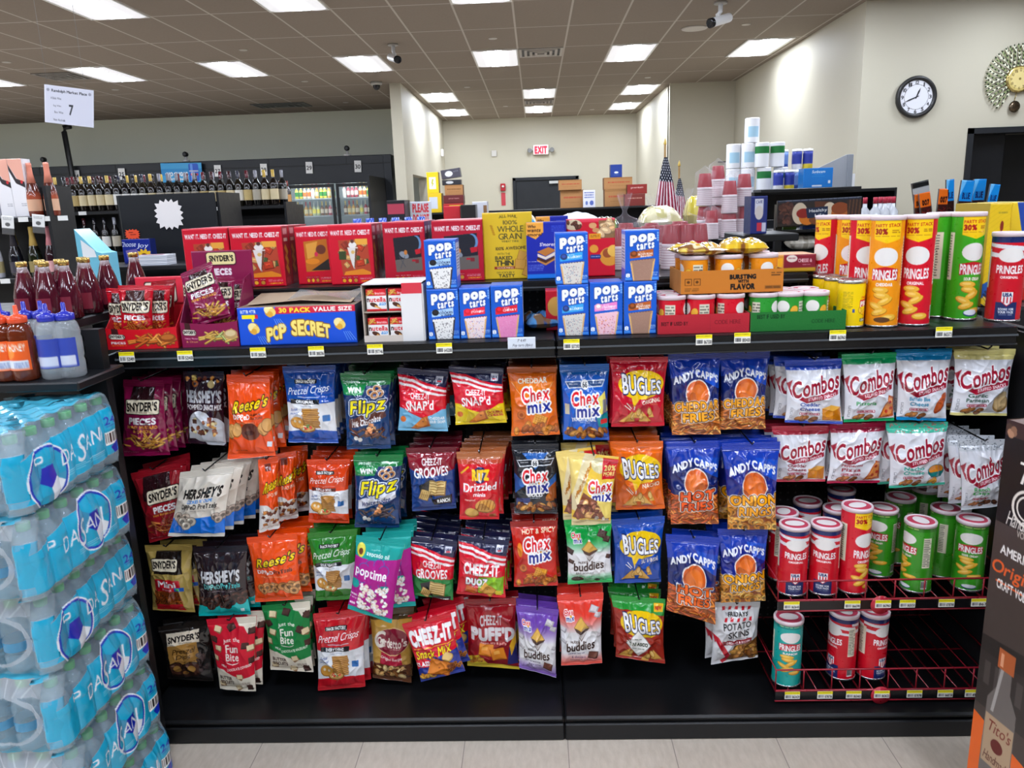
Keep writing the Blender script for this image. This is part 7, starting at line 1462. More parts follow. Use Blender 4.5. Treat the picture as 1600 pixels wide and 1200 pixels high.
# nearer gondola end with the white starburst
PX0, PX1, PZ = -3.17, -2.42, 1.715
unit('black gondola end panel carrying the white starburst price sign', PX0, PX1, 5.98, 6.4, (.5, .9), PZ, 'gondola_end', ends=True, back=False)
q = MB().box(PX0, PX1, 5.96, 5.978, .0, PZ, '1b1d20', bev=.006).build('end_board', STEEL, None); tag(q, 'tall plain black board behind the white starburst price sign', 'board')
def star(n, r0, r1, sx_, sz, col, name, p, lab, cat, txt=None):
    pts = []
    for k in range(n*2):
        a = math.pi*k/n+.1; rr = r0 if k % 2 == 0 else r1; f = 1/max(abs(math.cos(a)), abs(math.sin(a)))**.55; pts.append((rr*f*math.cos(a)*sx_, rr*f*math.sin(a)*sz))
    m = MB(); N = len(pts); V = [(x, -.002, z) for x, z in pts]+[(x, 0, z) for x, z in pts]
    m.add(V, [tuple(range(N))]+[tuple(range(2*N-1, N-1, -1))]+[(i, i+N, (i+1) % N+N, (i+1) % N) for i in range(N)], col)
    if txt: m.box(-r0*.5, r0*.1, -.0026, -.002, r0*.2, r0*.3, txt); m.box(-r0*.3, r0*.5, -.0026, -.002, -.1*r0, .0, txt)
    return tag(m.build(name, PAPER, None, p), lab, cat)
p = atY(264, 335, 5.955); star(16, .125, .10, .9, .92, 'e8e2de', 'starburst_sign', p, 'white jagged starburst price sign on the black board', 'price sign')
p = atY(207, 366, 5.955); star(14, .055, .042, 1.1, .72, 'e8502c', 'starburst_sign', p, 'small orange starburst price sign above the blue gift bag', 'price sign', '7a1c10')
def a_joy(c):
    c.R(0, 0, 100, 100, '1c2c7c'); c.T('Choose', -8, 10, 48, 30, 'e8ecf4', sk=.25); c.T('Joy', 52, 18, 92, 40, 'e8ecf4', sk=.25); c.E(74, 68, 24, 20, 'd8a82c')
    for k in range(10): c.E(74+20*math.cos(k*.628), 68+17*math.sin(k*.628), 9, 6, 'e0b83c', k*.628)
    c.E(74, 68, 10, 9, '4a2a14'); c.P([(10, 46), (50, 40), (58, 80), (14, 84)], '7a6a9a'); c.E(30, 60, 10, 8, 'b8a8c0'); c.R(0, 90, 100, 100, '16246a')
p0 = atY(195, 412, 5.7); p1 = atY(233, 373, 5.7); q = carton_mesh(a_joy, None, p1[0]-p0[0], p1[2]-p0[2], .09, 3.5, '16246a').build('gift_bag', PAPER, None, ((p0[0]+p1[0])/2, 5.70, p0[2])); tag(q, 'dark blue gift bag with sunflower and white script', 'gift bag')
SB = unit('low black shelf carrying the blue gift bag and papers', -3.3, -2.3, 5.35, 5.9, (.5, float(p0[2])), float(p0[2])-.02, 'low_shelf', back=False, ends=False)
p = atY(248, 424, 5.45); m = MB()
for k in range(6): m.box(-.10, .10, -.07, .07, k*.012, k*.012+.010, ('c8ccd4', 'e0e2e8')[k % 2])
q = m.box(-.09, .07, -.071, -.03, .072, .074, 'd8a0b0').build('paper_stack', PAPER, None, (p[0], 5.46, p0[2]+.0005)); tag(q, 'stack of grey and white papers beside the blue gift bag', 'paper stack')
# light blue sloped carton
p0, p1 = atY(126, 425, 4.4), atY(160, 398, 4.4); z0 = float(p0[2])-.18; w = float(p1[0]-p0[0]); zt_ = atY(122, 358, 4.4)[2]; zr = atY(160, 396, 4.4)[2]
m = MB(); V = [(-w/2, 0, 0), (w/2, 0, 0), (w/2, 0, zr-z0), (w*.28, 0, zr-z0+.01), (-w/2, 0, zt_-z0), (-w/2, .16, 0), (w/2, .16, 0), (w/2, .16, zr-z0), (w*.28, .16, zr-z0+.01), (-w/2, .16, zt_-z0)]
m.add(V, [(0, 1, 2, 3, 4), (9, 8, 7, 6, 5), (0, 5, 6, 1), (1, 6, 7, 2), (2, 7, 8, 3), (3, 8, 9, 4), (4, 9, 5, 0)], '6ab8d0'); m.add([(-w*.3, -.001, zr-z0-.02), (w*.26, -.001, zr-z0-.02), (w*.2, -.001, zr-z0+.02), (-w*.3, -.001, zt_-z0-.06)], np.array([[0, 1, 2, 3]]), 'e0e6ea'); m.box(-w/2, w/2, -.001, 0, (zr-z0)*.3, (zr-z0)*.45, '4aa0bc')
q = m.build('display_carton', PAPER, None, ((p0[0]+p1[0])/2, 4.4, z0)); tag(q, 'light blue carton with sloping cut front beside the wine shelves', 'display carton')
unit('low black stand under the light blue carton', float(p0[0])-.1, float(p1[0])+.1, 4.36, 4.6, (z0,), z0-.03, 'low_stand', back=False, ends=False)
# second black panel, more bottles further back
bx = xat(362, 9, 1.6), xat(431, 9, 1.6); q = MB().box(bx[0], bx[1], 9, 9.03, .0, 1.735, '1e2023', bev=.006).box(bx[0]-.06, bx[0], 9.03, 9.5, .0, 1.72, '131416').build('end_board', STEEL, None); tag(q, 'smaller plain black board right of the starburst one', 'board')
GC = unit('black wine rack in front of the lit cooler doors', -4.3, -2.95, 9.6, 9.95, (.5, .95, 1.4, 1.62), 1.64, 'wine_rack', th=.025)
PETB = bottle_parts(.037, .28, '2a2018', '3a7ab0', 'd8c060', .34).mesh('wine_bottle', GLASS); TANB = bottle_parts(.038, .30, '2a1a14', '6a2a24', 'c8945c', .34).mesh('wine_bottle', GLASS)
for rng_, me, g in (((-4.25, 10), PETB, 'blue capped wine bottle on the furthest wine rack'), ((-3.38, 5), TANB, 'tan labelled wine bottle on the furthest wine rack')):
    for k in range(rng_[1]): put_bottle('wine_bottle', 'bottle', g, g, me, (rng_[0]+k*.09, 9.68, 1.6205))
p = atY(463, 329, 9.0); star(8, .055, .045, .8, 1.1, 'b8cc3c', 'starburst_sign', (-3.06, 9.597, 1.60), 'small yellow green tag at the end of the furthest wine rack', 'price sign')
# --- middle gondola goods behind the snack shelf
ZM = 1.33
unit('middle gondola behind the snack run with mixed groceries on top', -1.75, 1.95, 4.3, 5.1, (.5, .9, ZM), ZM, 'gondola_shelving', ends=True)
def goods(name, lab, cat, fn, kw, pl, pr, pt, Y, d, side, top=None, z=ZM, yaw=0.0, g=None): return carton(name, lab, cat, fn, kw, pl, pr, pt, Y, z, d, side, top, yaw, g)
def a_tea(c): c.R(0, 0, 100, 100, '1c1c20'); c.R(6, 8, 94, 30, 'b04a5a'); c.T('PURE TEA', 18, 42, 82, 60, 'b8b8bc', b=.05); c.R(0, 74, 100, 82, '2a4aa0')
goods('drink_case', 'black case of bottled tea beyond the red cracker cartons', 'drink case', a_tea, None, 606, 634, 313, 4.6, .2, '17171a')
def a_warn(c): c.R(0, 0, 100, 100, 'c8ccd4'); [c.T(t_, 14, 6+i*24, 86, 24+i*24, 'c03a44', b=.05) for i, t_ in enumerate(('PLEASE', 'DO NOT', 'TOUCH'))]; c.P([(50, 76), (66, 98), (34, 98)], 'b02c34')
goods('notice_sign', 'grey notice with red lettering on the middle gondola', 'notice', a_warn, None, 642, 675, 315, 4.75, .01, 'b8bcc4')
goods('snack_carton', 'yellow and black carton on the middle gondola', 'carton', lambda c: (c.R(0, 0, 100, 100, 'e0c42c'), c.R(0, 0, 100, 36, '1c1c1a'), c.E(50, 66, 26, 18, '3a7a34')), None, 721, 744, 320, 4.7, .15, '2a2a20')
goods('snack_carton', 'small red and tan carton on the middle gondola', 'carton', lambda c: (c.R(0, 0, 100, 100, 'b8323c'), c.R(10, 40, 90, 80, 'e8c8a0')), None, 694, 720, 322, 4.8, .15, '7a1c24')
goods('paper_carton', 'white carton with brown square on the middle gondola', 'carton', lambda c: (c.R(0, 0, 100, 100, 'd8d8dc'), c.R(74, 10, 96, 60, '8a6a4a'), c.E(30, 60, 16, 18, 'b8b8c0')), None, 739, 762, 315, 4.9, .15, 'c8c8cc')
yb_ = MB(); gx = np.linspace(-1, 1, 30); gy = np.linspace(-1, 1, 14); X_, Y_ = np.meshgrid(gx, gy)
def bagmesh(a, b, h, cols, seed):
    n1, n2 = 34, 22; u = np.linspace(-1, 1, n1)[None, :]; v = np.linspace(-1, 1, n2)[:, None]; b_ = (np.clip(1-np.abs(u)**3, 0, 1)*np.clip(1-np.abs(v)**3, 0, 1))**.6
    nz = noise(u*3+4, v*3+4, seed); V = np.zeros((n2, n1, 3)); V[..., 0] = u*a; V[..., 1] = -v*b; V[..., 2] = h*.5+(b_*h*.5+.02*(nz-.5)*b_); V2 = V.copy(); V2[..., 2] = h*.5-b_*h*.48
    cc = np.array([hexc(q) for q in cols])[(noise(u*2.5+9, v*2.5, seed+4)*len(cols)*.999).astype(int)]
    m = MB(); m.grid(V, cc, 0, True, flip=False); m.grid(V2, cc, 0, True, flip=True); return m
def lying(lab, px, Y, z, a, b, h, cols, seed, rz=0.0, mat=None, name='snack_bag'):
    o = bagmesh(a, b, h, cols, seed).build(name, mat or FOIL, None, (xat(px, Y, z+.03), Y, z+.001)); o.rotation_euler = (0, 0, rz); return tag(o, lab, 'snack bag')
lying('yellow crisp bag lying on the middle gondola, left one', 652, 4.6, ZM, .08, .10, .09, ('d8b028', 'e0c04a', 'b88a1c', 'c83a2c'), 3); lying('yellow crisp bag lying on the middle gondola, right one', 694, 4.62, ZM, .08, .10, .08, ('d8b028', 'e8d070', 'b08a24'), 9)
lying('teal snack bag lying left of the purple one', 826, 4.46, ZM, .07, .10, .13, ('2a7aa0', '1c5a80', '3a8ab4'), 5); lying('purple snack bag lying beside the teal one', 868, 4.46, ZM, .07, .10, .14, ('4a3a9a', '5a4ab0', '3a2c7a'), 6)
lying('clear wrapped bundle of white plates on the middle gondola', 904, 4.70, ZM, .14, .11, .16, ('e2e4ea', 'd4d6de', 'f0f0f4'), 7, mat=CLEAR, name='plate_bundle')['category'] = 'plate bundle'
lying('beige wrapped bread bag left of the white plate bundle', 815, 4.9, ZM, .10, .10, .17, ('d8c8b0', 'c8b898', 'e0d8cc'), 8)
lying('green and black snack bag beyond the plastic cup bags', 946, 4.5, ZM, .08, .09, .13, ('4a6a2c', '1c1c18', '6a8a3c', '2a3a1c'), 12); lying('pale cream snack bag beyond the cup bags', 1030, 4.7, ZM, .12, .1, .18, ('d8d0a8', 'b8b07a', 'e4dcc0'), 13); lying('yellow snack bag left of the cup tower', 1085, 4.8, ZM, .06, .08, .24, ('b8a83a', 'd0c04a'), 14)
jr, jrp = bottle_parts(.035, .14, '2a2018', 'd8d8d8', 'c8c0b0', .5, 'beer').mesh('condiment_jar', GLASS), None
JARS = [bottle_parts(.036, .15, '2a1c14', q, w, .5, 'beer').mesh('condiment_jar', GLASS) for q, w in (('e4e4e4', 'b8b0a0'), ('2a8a3a', '3a2a1c'), ('2a4ab0', 'a8b0c0'), ('d8d8d8', 'c8c8c8'))]
for px, k, lab in ((690, 0, 'dark condiment jar with white cap behind the moon carton'), (707, 1, 'dark condiment jar with green cap behind the moon carton'), (727, 2, 'dark condiment jar with blue cap behind the moon carton'), (746, 3, 'pale condiment jar behind the moon carton')):
    put_bottle('condiment_jar', 'jar', lab, None, JARS[k], (xat(px, 4.4, ZM+.1), 4.4, ZM))
wbm = bottle_parts(.034, .17, np.array([.75, .78, .82, .5]), '2a4aa8', None, .4, 'beer').mesh('water_bottle', CLEAR); g = 'small clear bottle with blue cap left of the black tea case'
for k in range(12): put_bottle('water_bottle', 'bottle', g, g, wbm, (xat(560, 4.4, 1.4)+(k % 6)*.072, 4.36+(k//6)*.08, ZM))
# red party cups in clear bags
CUP = MB()
prof = []
for k in range(9): prof += [(.040+.0006*k, k*.011), (.0425+.0004*k, k*.011+.004)]
CUP = MB().lathe([(.045, 0), (.047, .001)]+[(.047-.0004*k+(.002 if k % 2 else 0), .004+k*.0055) for k in range(18)]+[(.0445, .108)], 24, ['d8d0d2', 'd8d0d2']+[('e2dadc' if k % 2 else 'b89ca2') for k in range(18)]+['d0c0c4']).mesh('cup_rims', SATIN)
CUPB = MB().lathe([(.0438, .108), (.0425, .112), (.034, .185), (.031, .188), (.0305, .184), (.0, .184)], 24, '8c0a1a', caps=False).mesh('cup_body', SATIN)
def cups(lab, spots, Y, z, knot=True, sc=1.0):
    xs = [xat(px, Y+dy, z+.1) for px, dy, dz in spots]; cx = sum(xs)/len(xs); t = thing('cup_pack', lab, 'cup pack', (cx, Y, z+.0005)); U = .19*sc
    for x, (px, dy, dz) in zip(xs, spots):
        a = bpy.data.objects.new('cup_stack', CUP); COL.objects.link(a); a.parent = t; a.location = (x-cx, dy, dz*U); a.scale = (sc, sc, sc)
        b = bpy.data.objects.new('top_cup', CUPB); COL.objects.link(b); b.parent = a
    hx = (max(xs)-min(xs))/2+.054*sc; mx = (max(xs)+min(xs))/2-cx; top = U*(1+max(s_[2] for s_ in spots)); hy = (max(s_[1] for s_ in spots)-min(s_[1] for s_ in spots))/2+.056*sc; my = (max(s_[1] for s_ in spots)+min(s_[1] for s_ in spots))/2
    n = 60; th = np.linspace(0, 2*np.pi, n, endpoint=False); q = sc
    rows = [(0.002, 1.0), (.05*q, 1.02), (.12*q, 1.02), (top*.9, 1.0), (top+.004, .92), (top+.016*q, .62), (top+.03*q, .28), (top+.042*q, .12)]+([(top+.055*q, .10), (top+.085*q, .22), (top+.13*q, .36)] if knot else [(top+.044*q, .02)])
    V = np.zeros((len(rows), n, 3)); sq = 1/np.maximum(np.abs(np.cos(th)), np.abs(np.sin(th)))**.7
    for i, (zz, k) in enumerate(rows): w_ = 1+.05*(noise(th*6, 0*th+i*1.7, 3)-.5)+(.5*(noise(th*5, 0*th+i, 9)-.5) if zz > top else 0); V[i, :, 0] = mx+hx*k*np.cos(th)*sq*w_; V[i, :, 1] = my+hy*k*np.sin(th)*sq*w_; V[i, :, 2] = zz+(.02*(noise(th*4, 0*th, 5)-.5) if zz > top+.05 else 0)
    m = MB(); m.grid(V, np.array([.95, .93, .96, .05]), 0, True, wrap=True, flip=True); m.build('clear_bag', FILM, t)
    return t
cups('clear bag of red party cups behind the cookie carton', [(966, 0, 0), (990, .0, 0), (978, .07, 0.1)], 2.62, TZ, sc=.72)
cups('clear bag of red party cups behind the brown sugar pastry box', [(1012, .0, 0), (1030, .03, 0), (1018, .09, .05)], 2.74, TZ, sc=.72)
q = cups('clear bag of red party cups with round white label', [(1050, 0, 0), (1072, .0, 0), (1091, .0, 0), (1062, .07, .05)], 2.58, TZ, sc=.76)
m = MB(); m.lathe([(0, 0), (.031, 0), (.031, .002), (0, .002)], 28, 'dcdee2', caps=False, axis='y', c=(.03, -.047, .055)); m.box(.002, .056, -.0505, -.0475, .078, .09, 'b81c30'); m.box(.004, .054, -.0505, -.0475, .07, .077, '5a9a3a'); m.build('round_label', PAPER, q)
CY_ = 4.42
cups('tall clear bag of red party cups, leftmost of the cup tower', [(1100, 0, 0), (1100, 0, 1.0)], CY_, ZM, knot=False, sc=.92)
cups('low clear bag of red party cups at the front of the cup tower', [(1112, 0, 0)], 4.30, ZM-.0, knot=False, sc=.8)
cups('tallest clear bag of red party cups in the centre of the cup tower', [(1120, .14, 0), (1120, .14, 1.0), (1120, .14, 1.25)], CY_, ZM, knot=False, sc=.92)
cups('clear bag of red party cups right of centre in the cup tower', [(1139, 0, 0), (1139, 0, .75)], CY_-.02, ZM, knot=False, sc=.92)
cups('clear bag of red party cups, rightmost of the cup tower', [(1161, .02, 0), (1161, .02, .95)], CY_, ZM, knot=False, sc=.92)
lying('yellow chocolate candy bag lying on the small orange cans', 1090, 2.20, OZ+hh+.006, .07, .075, .032, ('d8b028', 'e8c850', '8a5a2c', 'f0e0b0', 'd8a020'), 17, .1); lying('yellow foil candy bag lying at the right on the small orange cans', 1160, 2.21, OZ+hh+.006, .065, .08, .038, ('d8b028', 'e0c040', 'c89a1c', '7a4a24'), 19, -.2)
lying('pale blue snack bag lying in the gap on the top shelf', 844, 2.27, GZ, .05, .07, .045, ('3a7ab8', '5a9ad0', '8a6a4a', '2a5a98'), 21, .2)
# --- right side: paper towels, wipes, notice board, jerky, hot sauce
ZT = 1.585
unit('grey-topped shelving with paper towels along the right wall', 1.85, 3.45, 7.75, 8.5, (.6, 1.1, ZT), ZT, 'gondola_shelving')
def roll(kind):
    def f(c):
        c.R(0, 0, 100, 100, 'e8e8ea')
        if kind == 'blue': [c.R(f_-12, 34, f_+12, 78, 'a8c8d8') or c.T('Towel', f_-9, 46, f_+11, 66, '2a4a6a', b=.04) or c.R(f_-4, 28, f_+10, 36, '3a3f48') for f_ in (25, 75)]
        else: [c.R(f_-22, 14, f_+22, 44, '1f6a34') or c.E(f_, 36, 8, 14, '3a9a4a') for f_ in (25, 75)]
    return f
TW = {}
for kd in ('blue', 'green'):
    n = 90; cv = Cv(n, 50, 'fff', asp=.6); roll(kd)(cv); C = cv.out(); th = np.linspace(0, 2*np.pi, n, endpoint=False)-np.pi; V = np.zeros((50, n, 3)); V[..., 0] = .070*np.cos(th); V[..., 1] = .070*np.sin(th); V[..., 2] = np.linspace(.225, .004, 50)[:, None]
    m = MB(); m.grid(V, C, 0, True, wrap=True); m.lathe([(.064, 0), (.070, .004)], 30, 'e0e0e2', caps=True); TW[kd] = m.mesh('paper_towel_roll', SATIN), MB().lathe([(.070, .225), (.064, .232), (.03, .234), (.02, .226), (.0, .226)], 30, 'f0f0f2', caps=False).mesh('roll_end', SATIN)
def towel(kd, px, Y, lv, lab):
    z = ZT+.0005+lv*.236; o = put_bottle('paper_towel_roll', 'paper towel', lab, None, TW[kd][0], (xat(px, Y, z+.1), Y, z), (('roll_end', TW[kd][1]),)); return o
for kd, px, Y, lv, lab in (('blue', 1145, 8.05, 0, 'blue labelled towel roll, bottom row, leftmost'), ('blue', 1168, 8.0, 0, 'blue labelled towel roll, bottom row, second'), ('green', 1193, 7.95, 0, 'green banded towel roll, bottom row, beside the blue ones'), ('green', 1219, 8.0, 0, 'green banded towel roll, bottom row, near the wipes'),
    ('blue', 1146, 8.05, 1, 'blue labelled towel roll, middle row, leftmost'), ('blue', 1169, 8.0, 1, 'blue labelled towel roll, middle row, second'), ('green', 1190, 7.95, 1, 'green banded towel roll, middle row, left one'), ('green', 1214, 7.98, 1, 'green banded towel roll, middle row, right one'), ('blue', 1175, 8.0, 2, 'blue labelled towel roll alone on top of the pile')): towel(kd, px, Y, lv, lab)
WIP = [MB().lathe([(.045, 0), (.047, .004), (.047, .05), (.047, .06), (.047, .14), (.047, .175)], 20, [q, q, q, w, w, w]).mesh('wipes_canister', SATIN) for q, w in (('2a4a98', '6a8ac8'), ('d8d8dc', '2a3a98'), ('e0c838', '2a3a98'))]
WL_ = MB().lathe([(.048, .175), (.049, .178), (.046, .196), (.03, .199)], 20, 'ecece8').mesh('lid', SATIN)
for k, px, Y, z, lab in ((0, 1224, 8.25, ZT+.236*.9, 'blue wipes canister standing on the stacked canisters'), (1, 1216, 7.80, ZT, 'white and blue wipes canister, front row left'), (2, 1233, 7.80, ZT, 'yellow and blue wipes canister, front row right'), (0, 1247, 7.95, ZT, 'blue wipes canister left of the blue towel carton'), (1, 1245, 8.0, ZT+.2, 'white and blue wipes canister on an upper layer'), (2, 1262, 8.0, ZT+.2, 'yellow labelled wipes canister on the upper layer')):
    put_bottle('wipes_canister', 'wipes', lab, None, WIP[k], (xat(px, Y, z+.1), Y, z+.0005), (('lid', WL_),))
q = MB().box(0, .24, 0, .24, 0, .19, 'a8b8c8', bev=.004).build('wipes_case', PAPER, None, (xat(1213, 8.12, ZT+.1)-.02, 8.12, ZT+.0005)); tag(q, 'pale case carrying the lone blue wipes canister', 'case'); q = MB().box(0, .3, 0, .24, 0, .195, '8a9ab0', bev=.004).build('wipes_case', PAPER, None, (xat(1240, 7.93, ZT+.1)+.10, 7.99-.09+.02, ZT+.0005)); bpy.data.objects.remove(q)
def a_sun(c): c.R(0, 0, 100, 100, '1c7ac4'); c.T('Sunbeam', 28, 12, 72, 26, 'e8f0f8', sk=.2, b=.01); c.dash(34, 32, 66, 36, 1, 'a8d0f0'); c.R(28, 42, 72, 43, '6ab0e0'); c.R(30, 86, 64, 95, 'd8e4f0', rnd=2); c.R(84, 64, 92, 80, 'd8e4f0')
p0, p1 = atY(1252, 294, 7.55), atY(1299, 262, 7.55); unit('small dark stand under the bright blue appliance carton', float(p0[0])-.4, float(p1[0])+.25, 7.45, 7.72, (.7, float(p0[2])), float(p0[2])-.03, 'low_stand', back=False, ends=False); q = carton_mesh(a_sun, None, p1[0]-p0[0], p1[2]-p0[2], .15, 5, '1a6aac').build('appliance_carton', PAPER, None, ((p0[0]+p1[0])/2, 7.5, p0[2]+.0005)); tag(q, 'bright blue appliance carton in front of the grey panel', 'carton')
xg0, xg1 = xat(1255, 8.6, 1.8), xat(1333, 8.6, 1.8); t = thing('grey_panel', 'grey steel panel standing at the corner of the right wall', 'panel', ((xg0+xg1)/2, 8.62, 0)); w = xg1-xg0; zt_ = atY(1325, 241, 8.6)[2]
m = MB(); m.add([(-w/2, 0, 0), (w/2-.06, 0, 0), (w/2-.06, 0, zt_), (-w/2, 0, zt_-.2), (-w/2, .03, 0), (w/2-.06, .03, 0), (w/2-.06, .03, zt_), (-w/2, .03, zt_-.2)], [(0, 1, 2, 3), (7, 6, 5, 4), (0, 3, 7, 4), (3, 2, 6, 7), (2, 1, 5, 6)], '8f9297'); m.build('sheet', STEEL, t); MB().box(w/2-.06, w/2, -.02, .05, 0, zt_, '7e8288', bev=.006).build('post', STEEL, t); MB().box(w/2, w/2+.03, -.01, .01, zt_-.4, zt_-.2, 'd0d0d0').build('switch_box', STEEL, t)
def a_heal(c):
    c.R(0, 0, 100, 100, '2a2422'); c.R(0, 0, 100, 9, '262c3a'); c.dash(10, 2, 96, 6, 1, '9aa0b0'); c.E(12, 50, 16, 42, '1c1416'); c.food('puff', 3, 20, 20, 80, 20, 6, ('2a1a1a', '3a2420', '4a2c24'), 3); c.E(27, 52, 9, 40, 'd8c8b0'); c.E(36, 66, 10, 30, 'c8782c'); c.E(31, 52, 8, 18, '8a2a24'); c.P([(44, 10), (62, 14), (66, 60), (46, 72)], '5a3424'); c.E(52, 78, 14, 20, '7a4a2c'); c.E(62, 40, 7, 24, 'e0d0b8'); c.E(76, 60, 12, 40, 'b8703c'); c.E(74, 40, 10, 22, '8a4a28'); c.P([(82, 10), (100, 10), (100, 90), (84, 96)], '3a2a22'); [c.L(86+i*4, 10, 84+i*4, 92, 1.1, '6a4a34') for i in range(4)]; c.P([(34, 34), (60, 30), (60, 66), (36, 72)], '1c2a44'); c.T('Healthy', 38, 38, 59, 52, 'f0f0ee', b=.03, rise=2); c.T('Life', 45, 56, 56, 67, 'f0f0ee', b=.03, rise=2)
p0, p1 = atY(1214, 354, 3.6), atY(1348, 308, 3.6); w = p1[0]-p0[0]; ht = p1[2]-p0[2]
t = thing('snack_stand', 'black nut stand topped by a photographic header board', 'stand', ((p0[0]+p1[0])/2, 3.62, 0)); hb_ = carton_mesh(a_heal, None, w, ht, .012, 3.6, '17181c').build('header_board', PAPER, t, (0, -.02, p0[2])); hb_.rotation_euler = (0, -.02, 0)
MB().box(-w/2, w/2, .3, .32, 0, p0[2]+.02, '15161a').build('back_panel', STEEL, t); MB().box(-w/2, -w/2+.03, -.0, .03, 0, p1[2]-.02, '121316').build('post', STEEL, t); MB().box(w/2-.03, w/2, -.0, .03, 0, p1[2]-.02, '121316').build('post', STEEL, t)
zs1 = atY(1250, 394, 3.6)[2]
for z in (zs1-.3, zs1, zs1+.10): MB().box(-w/2, w/2, .0, .3, z-.012, z-.001, '17181a').build('shelf', STEEL, t)
lying('clear pillow bag of pale nuts with yellow oval label', 1253, 3.72, zs1, .07, .05, .068, ('c8c0b0', 'd8d0c0', 'b0a694'), 31, mat=GLOSS)
for i, (px, lab) in enumerate(((1232, 'small green labelled packet on the nut stand'), (1262, 'small blue labelled packet on the nut stand'), (1290, 'small white packet on the nut stand'))): q = carton_mesh(plain, dict(col=('5a7a3a', '2a4a8a', 'd0d4d8')[i]), .06, .05, .04, 4, ('4a6a3a', '24407a', 'c0c4c8')[i]).build('nut_packet', PAPER, None, (xat(px, 3.66, zs1+.1), 3.64, zs1+.1005)); tag(q, lab, 'packet')
def a_cof(c): c.R(0, 0, 100, 100, '24306a'); c.R(24, 8, 74, 48, 'd8d8e0'); c.E(50, 44, 24, 18, 'd0c8c4'); c.R(40, 70, 66, 92, 'b83a4a'); c.R(68, 70, 92, 94, 'c8c8d4'); c.T('CAFE', 30, 12, 68, 20, '3a3a6a')
p0, p1 = atY(1172, 366, 3.1), atY(1200, 306, 3.1); q = carton_mesh(a_cof, None, p1[0]-p0[0], p1[2]-p0[2], .1, 3.1, '1c2656').build('coffee_carton', PAPER, None, ((p0[0]+p1[0])/2, 3.1, p0[2]+.0005)); tag(q, 'tall navy coffee carton between the cup tower and the nut stand', 'coffee carton'); unit('black stand under the navy coffee carton', float(p0[0])-.03, float(p1[0])+.12, 3.08, 3.4, (.5, float(p0[2])), float(p0[2])-.03, 'low_stand', ends=False, back=False)
HS = MB().lathe([(.03, 0), (.032, .004), (.032, .10), (.014, .125), (.012, .15)], 16, np.array([.75, .76, .78, .85])).mesh('sauce_bottle', CLEAR), MB().lathe([(.0135, .148), (.0135, .185), (.011, .187)], 14, 'a8243a').mesh('red_cap', SATIN)
unit('small shelf with clear bottles behind the crisp cans', 2.0, 2.6, 4.95, 5.25, (.6, 1.33), 1.33, 'low_stand'); g = 'clear bottle with red cap behind the tall crisp cans'
for k, px in enumerate((1368, 1383, 1396, 1352, 1376, 1390)): put_bottle('sauce_bottle', 'bottle', g, g, HS[0], (xat(px, 5.0+.12*(k//3), 1.5), 5.0+.12*(k//3), 1.3305), (('red_cap', HS[1]),))
# jerky sticks and bags in an upright holder
JZ = 1.425
unit('black stand with jerky packets behind the green crisp cans', 1.45, 2.1, 3.05, 3.45, (.5, JZ), JZ, 'low_stand')
def a_jerk(c, top='d8702c'): c.R(0, 0, 100, 100, '3a1a18'); c.R(0, 0, 100, 46, top); c.T('007', 20, 24, 80, 40, '2a1410', b=.06); c.food('stick', 10, 56, 90, 90, 10, 14, ('5a1c1c', '6a2424'), 3)
def a_jblue(c): c.R(0, 0, 100, 100, '2a1614'); c.R(0, 0, 100, 50, '2a8ad0'); c.P([(0, 0), (40, 0), (0, 40)], '7ac0f0'); c.T('BLUE', 22, 30, 78, 44, '1a2a5a', b=.05); c.food('stick', 10, 60, 90, 90, 10, 14, ('5a2a24', '4a1c1a'), 5)
for i, (fn, pl, pr, pt, Y, rot, lab) in enumerate(((a_jerk, 1432, 1446, 303, 3.1, -.15, 'orange topped jerky packet leaning left, leftmost'), (a_jerk, 1443, 1460, 300, 3.08, -.25, 'orange topped jerky packet in the middle, tilted'), (a_jerk, 1465, 1481, 295, 3.12, .03, 'orange topped jerky packet standing upright'), (lambda c: (c.R(0, 0, 100, 100, 'b8b8b8'), c.R(0, 0, 100, 14, '202020'), c.T('NEW', 20, 30, 80, 50, '404040')), 1436, 1462, 282, 3.18, -.3, 'grey jerky packet with black top behind the orange ones'), (a_jblue, 1482, 1494, 280, 3.12, -.12, 'blue topped jerky packet, first of the blue ones'), (a_jblue, 1496, 1516, 282, 3.1, .1, 'blue topped jerky packet, second of the blue ones'), (a_jblue, 1519, 1538, 280, 3.14, .02, 'blue topped jerky packet, third and brightest'), (a_jblue, 1540, 1555, 288, 3.1, .15, 'blue topped jerky packet, rightmost'))):
    q = carton(('jerky_packet'), lab, 'jerky packet', fn, None, pl, pr, pt, Y, JZ, .012, '5a5a5a', mat=FOIL); q.rotation_euler = (0, rot*.7, 0)
def a_mild(c): c.R(0, 0, 100, 100, 'd8b82c'); [c.L(0, y, 100, y-16, 1.0, 'c0a024') for y in range(0, 120, 5)]; c.P([(0, 78), (100, 66), (100, 80), (0, 92)], '2a5aa0'); c.T('MILD', 34, 74, 80, 84, 'f0f4fa', b=.05, rise=3, sk=.2); c.food('stick', 0, 88, 100, 100, 14, 14, ('d8b060', '1c2a4a'), 3); c.E(60, 22, 8, 5, '7a2a1c'); c.dash(40, 8, 80, 11, 1, '8a7a2c')
carton('snack_display_box', 'yellow display box with blue mild band beside the green cans', 'display box', a_mild, None, 1540, 1574, 318, 2.45, TZ-.135, .2, 'b89a24', 'e0c84a'); SUP = MB().box(1.365, 1.75, 2.43, 2.75, 0, 1.188, '15161a', bev=.01)
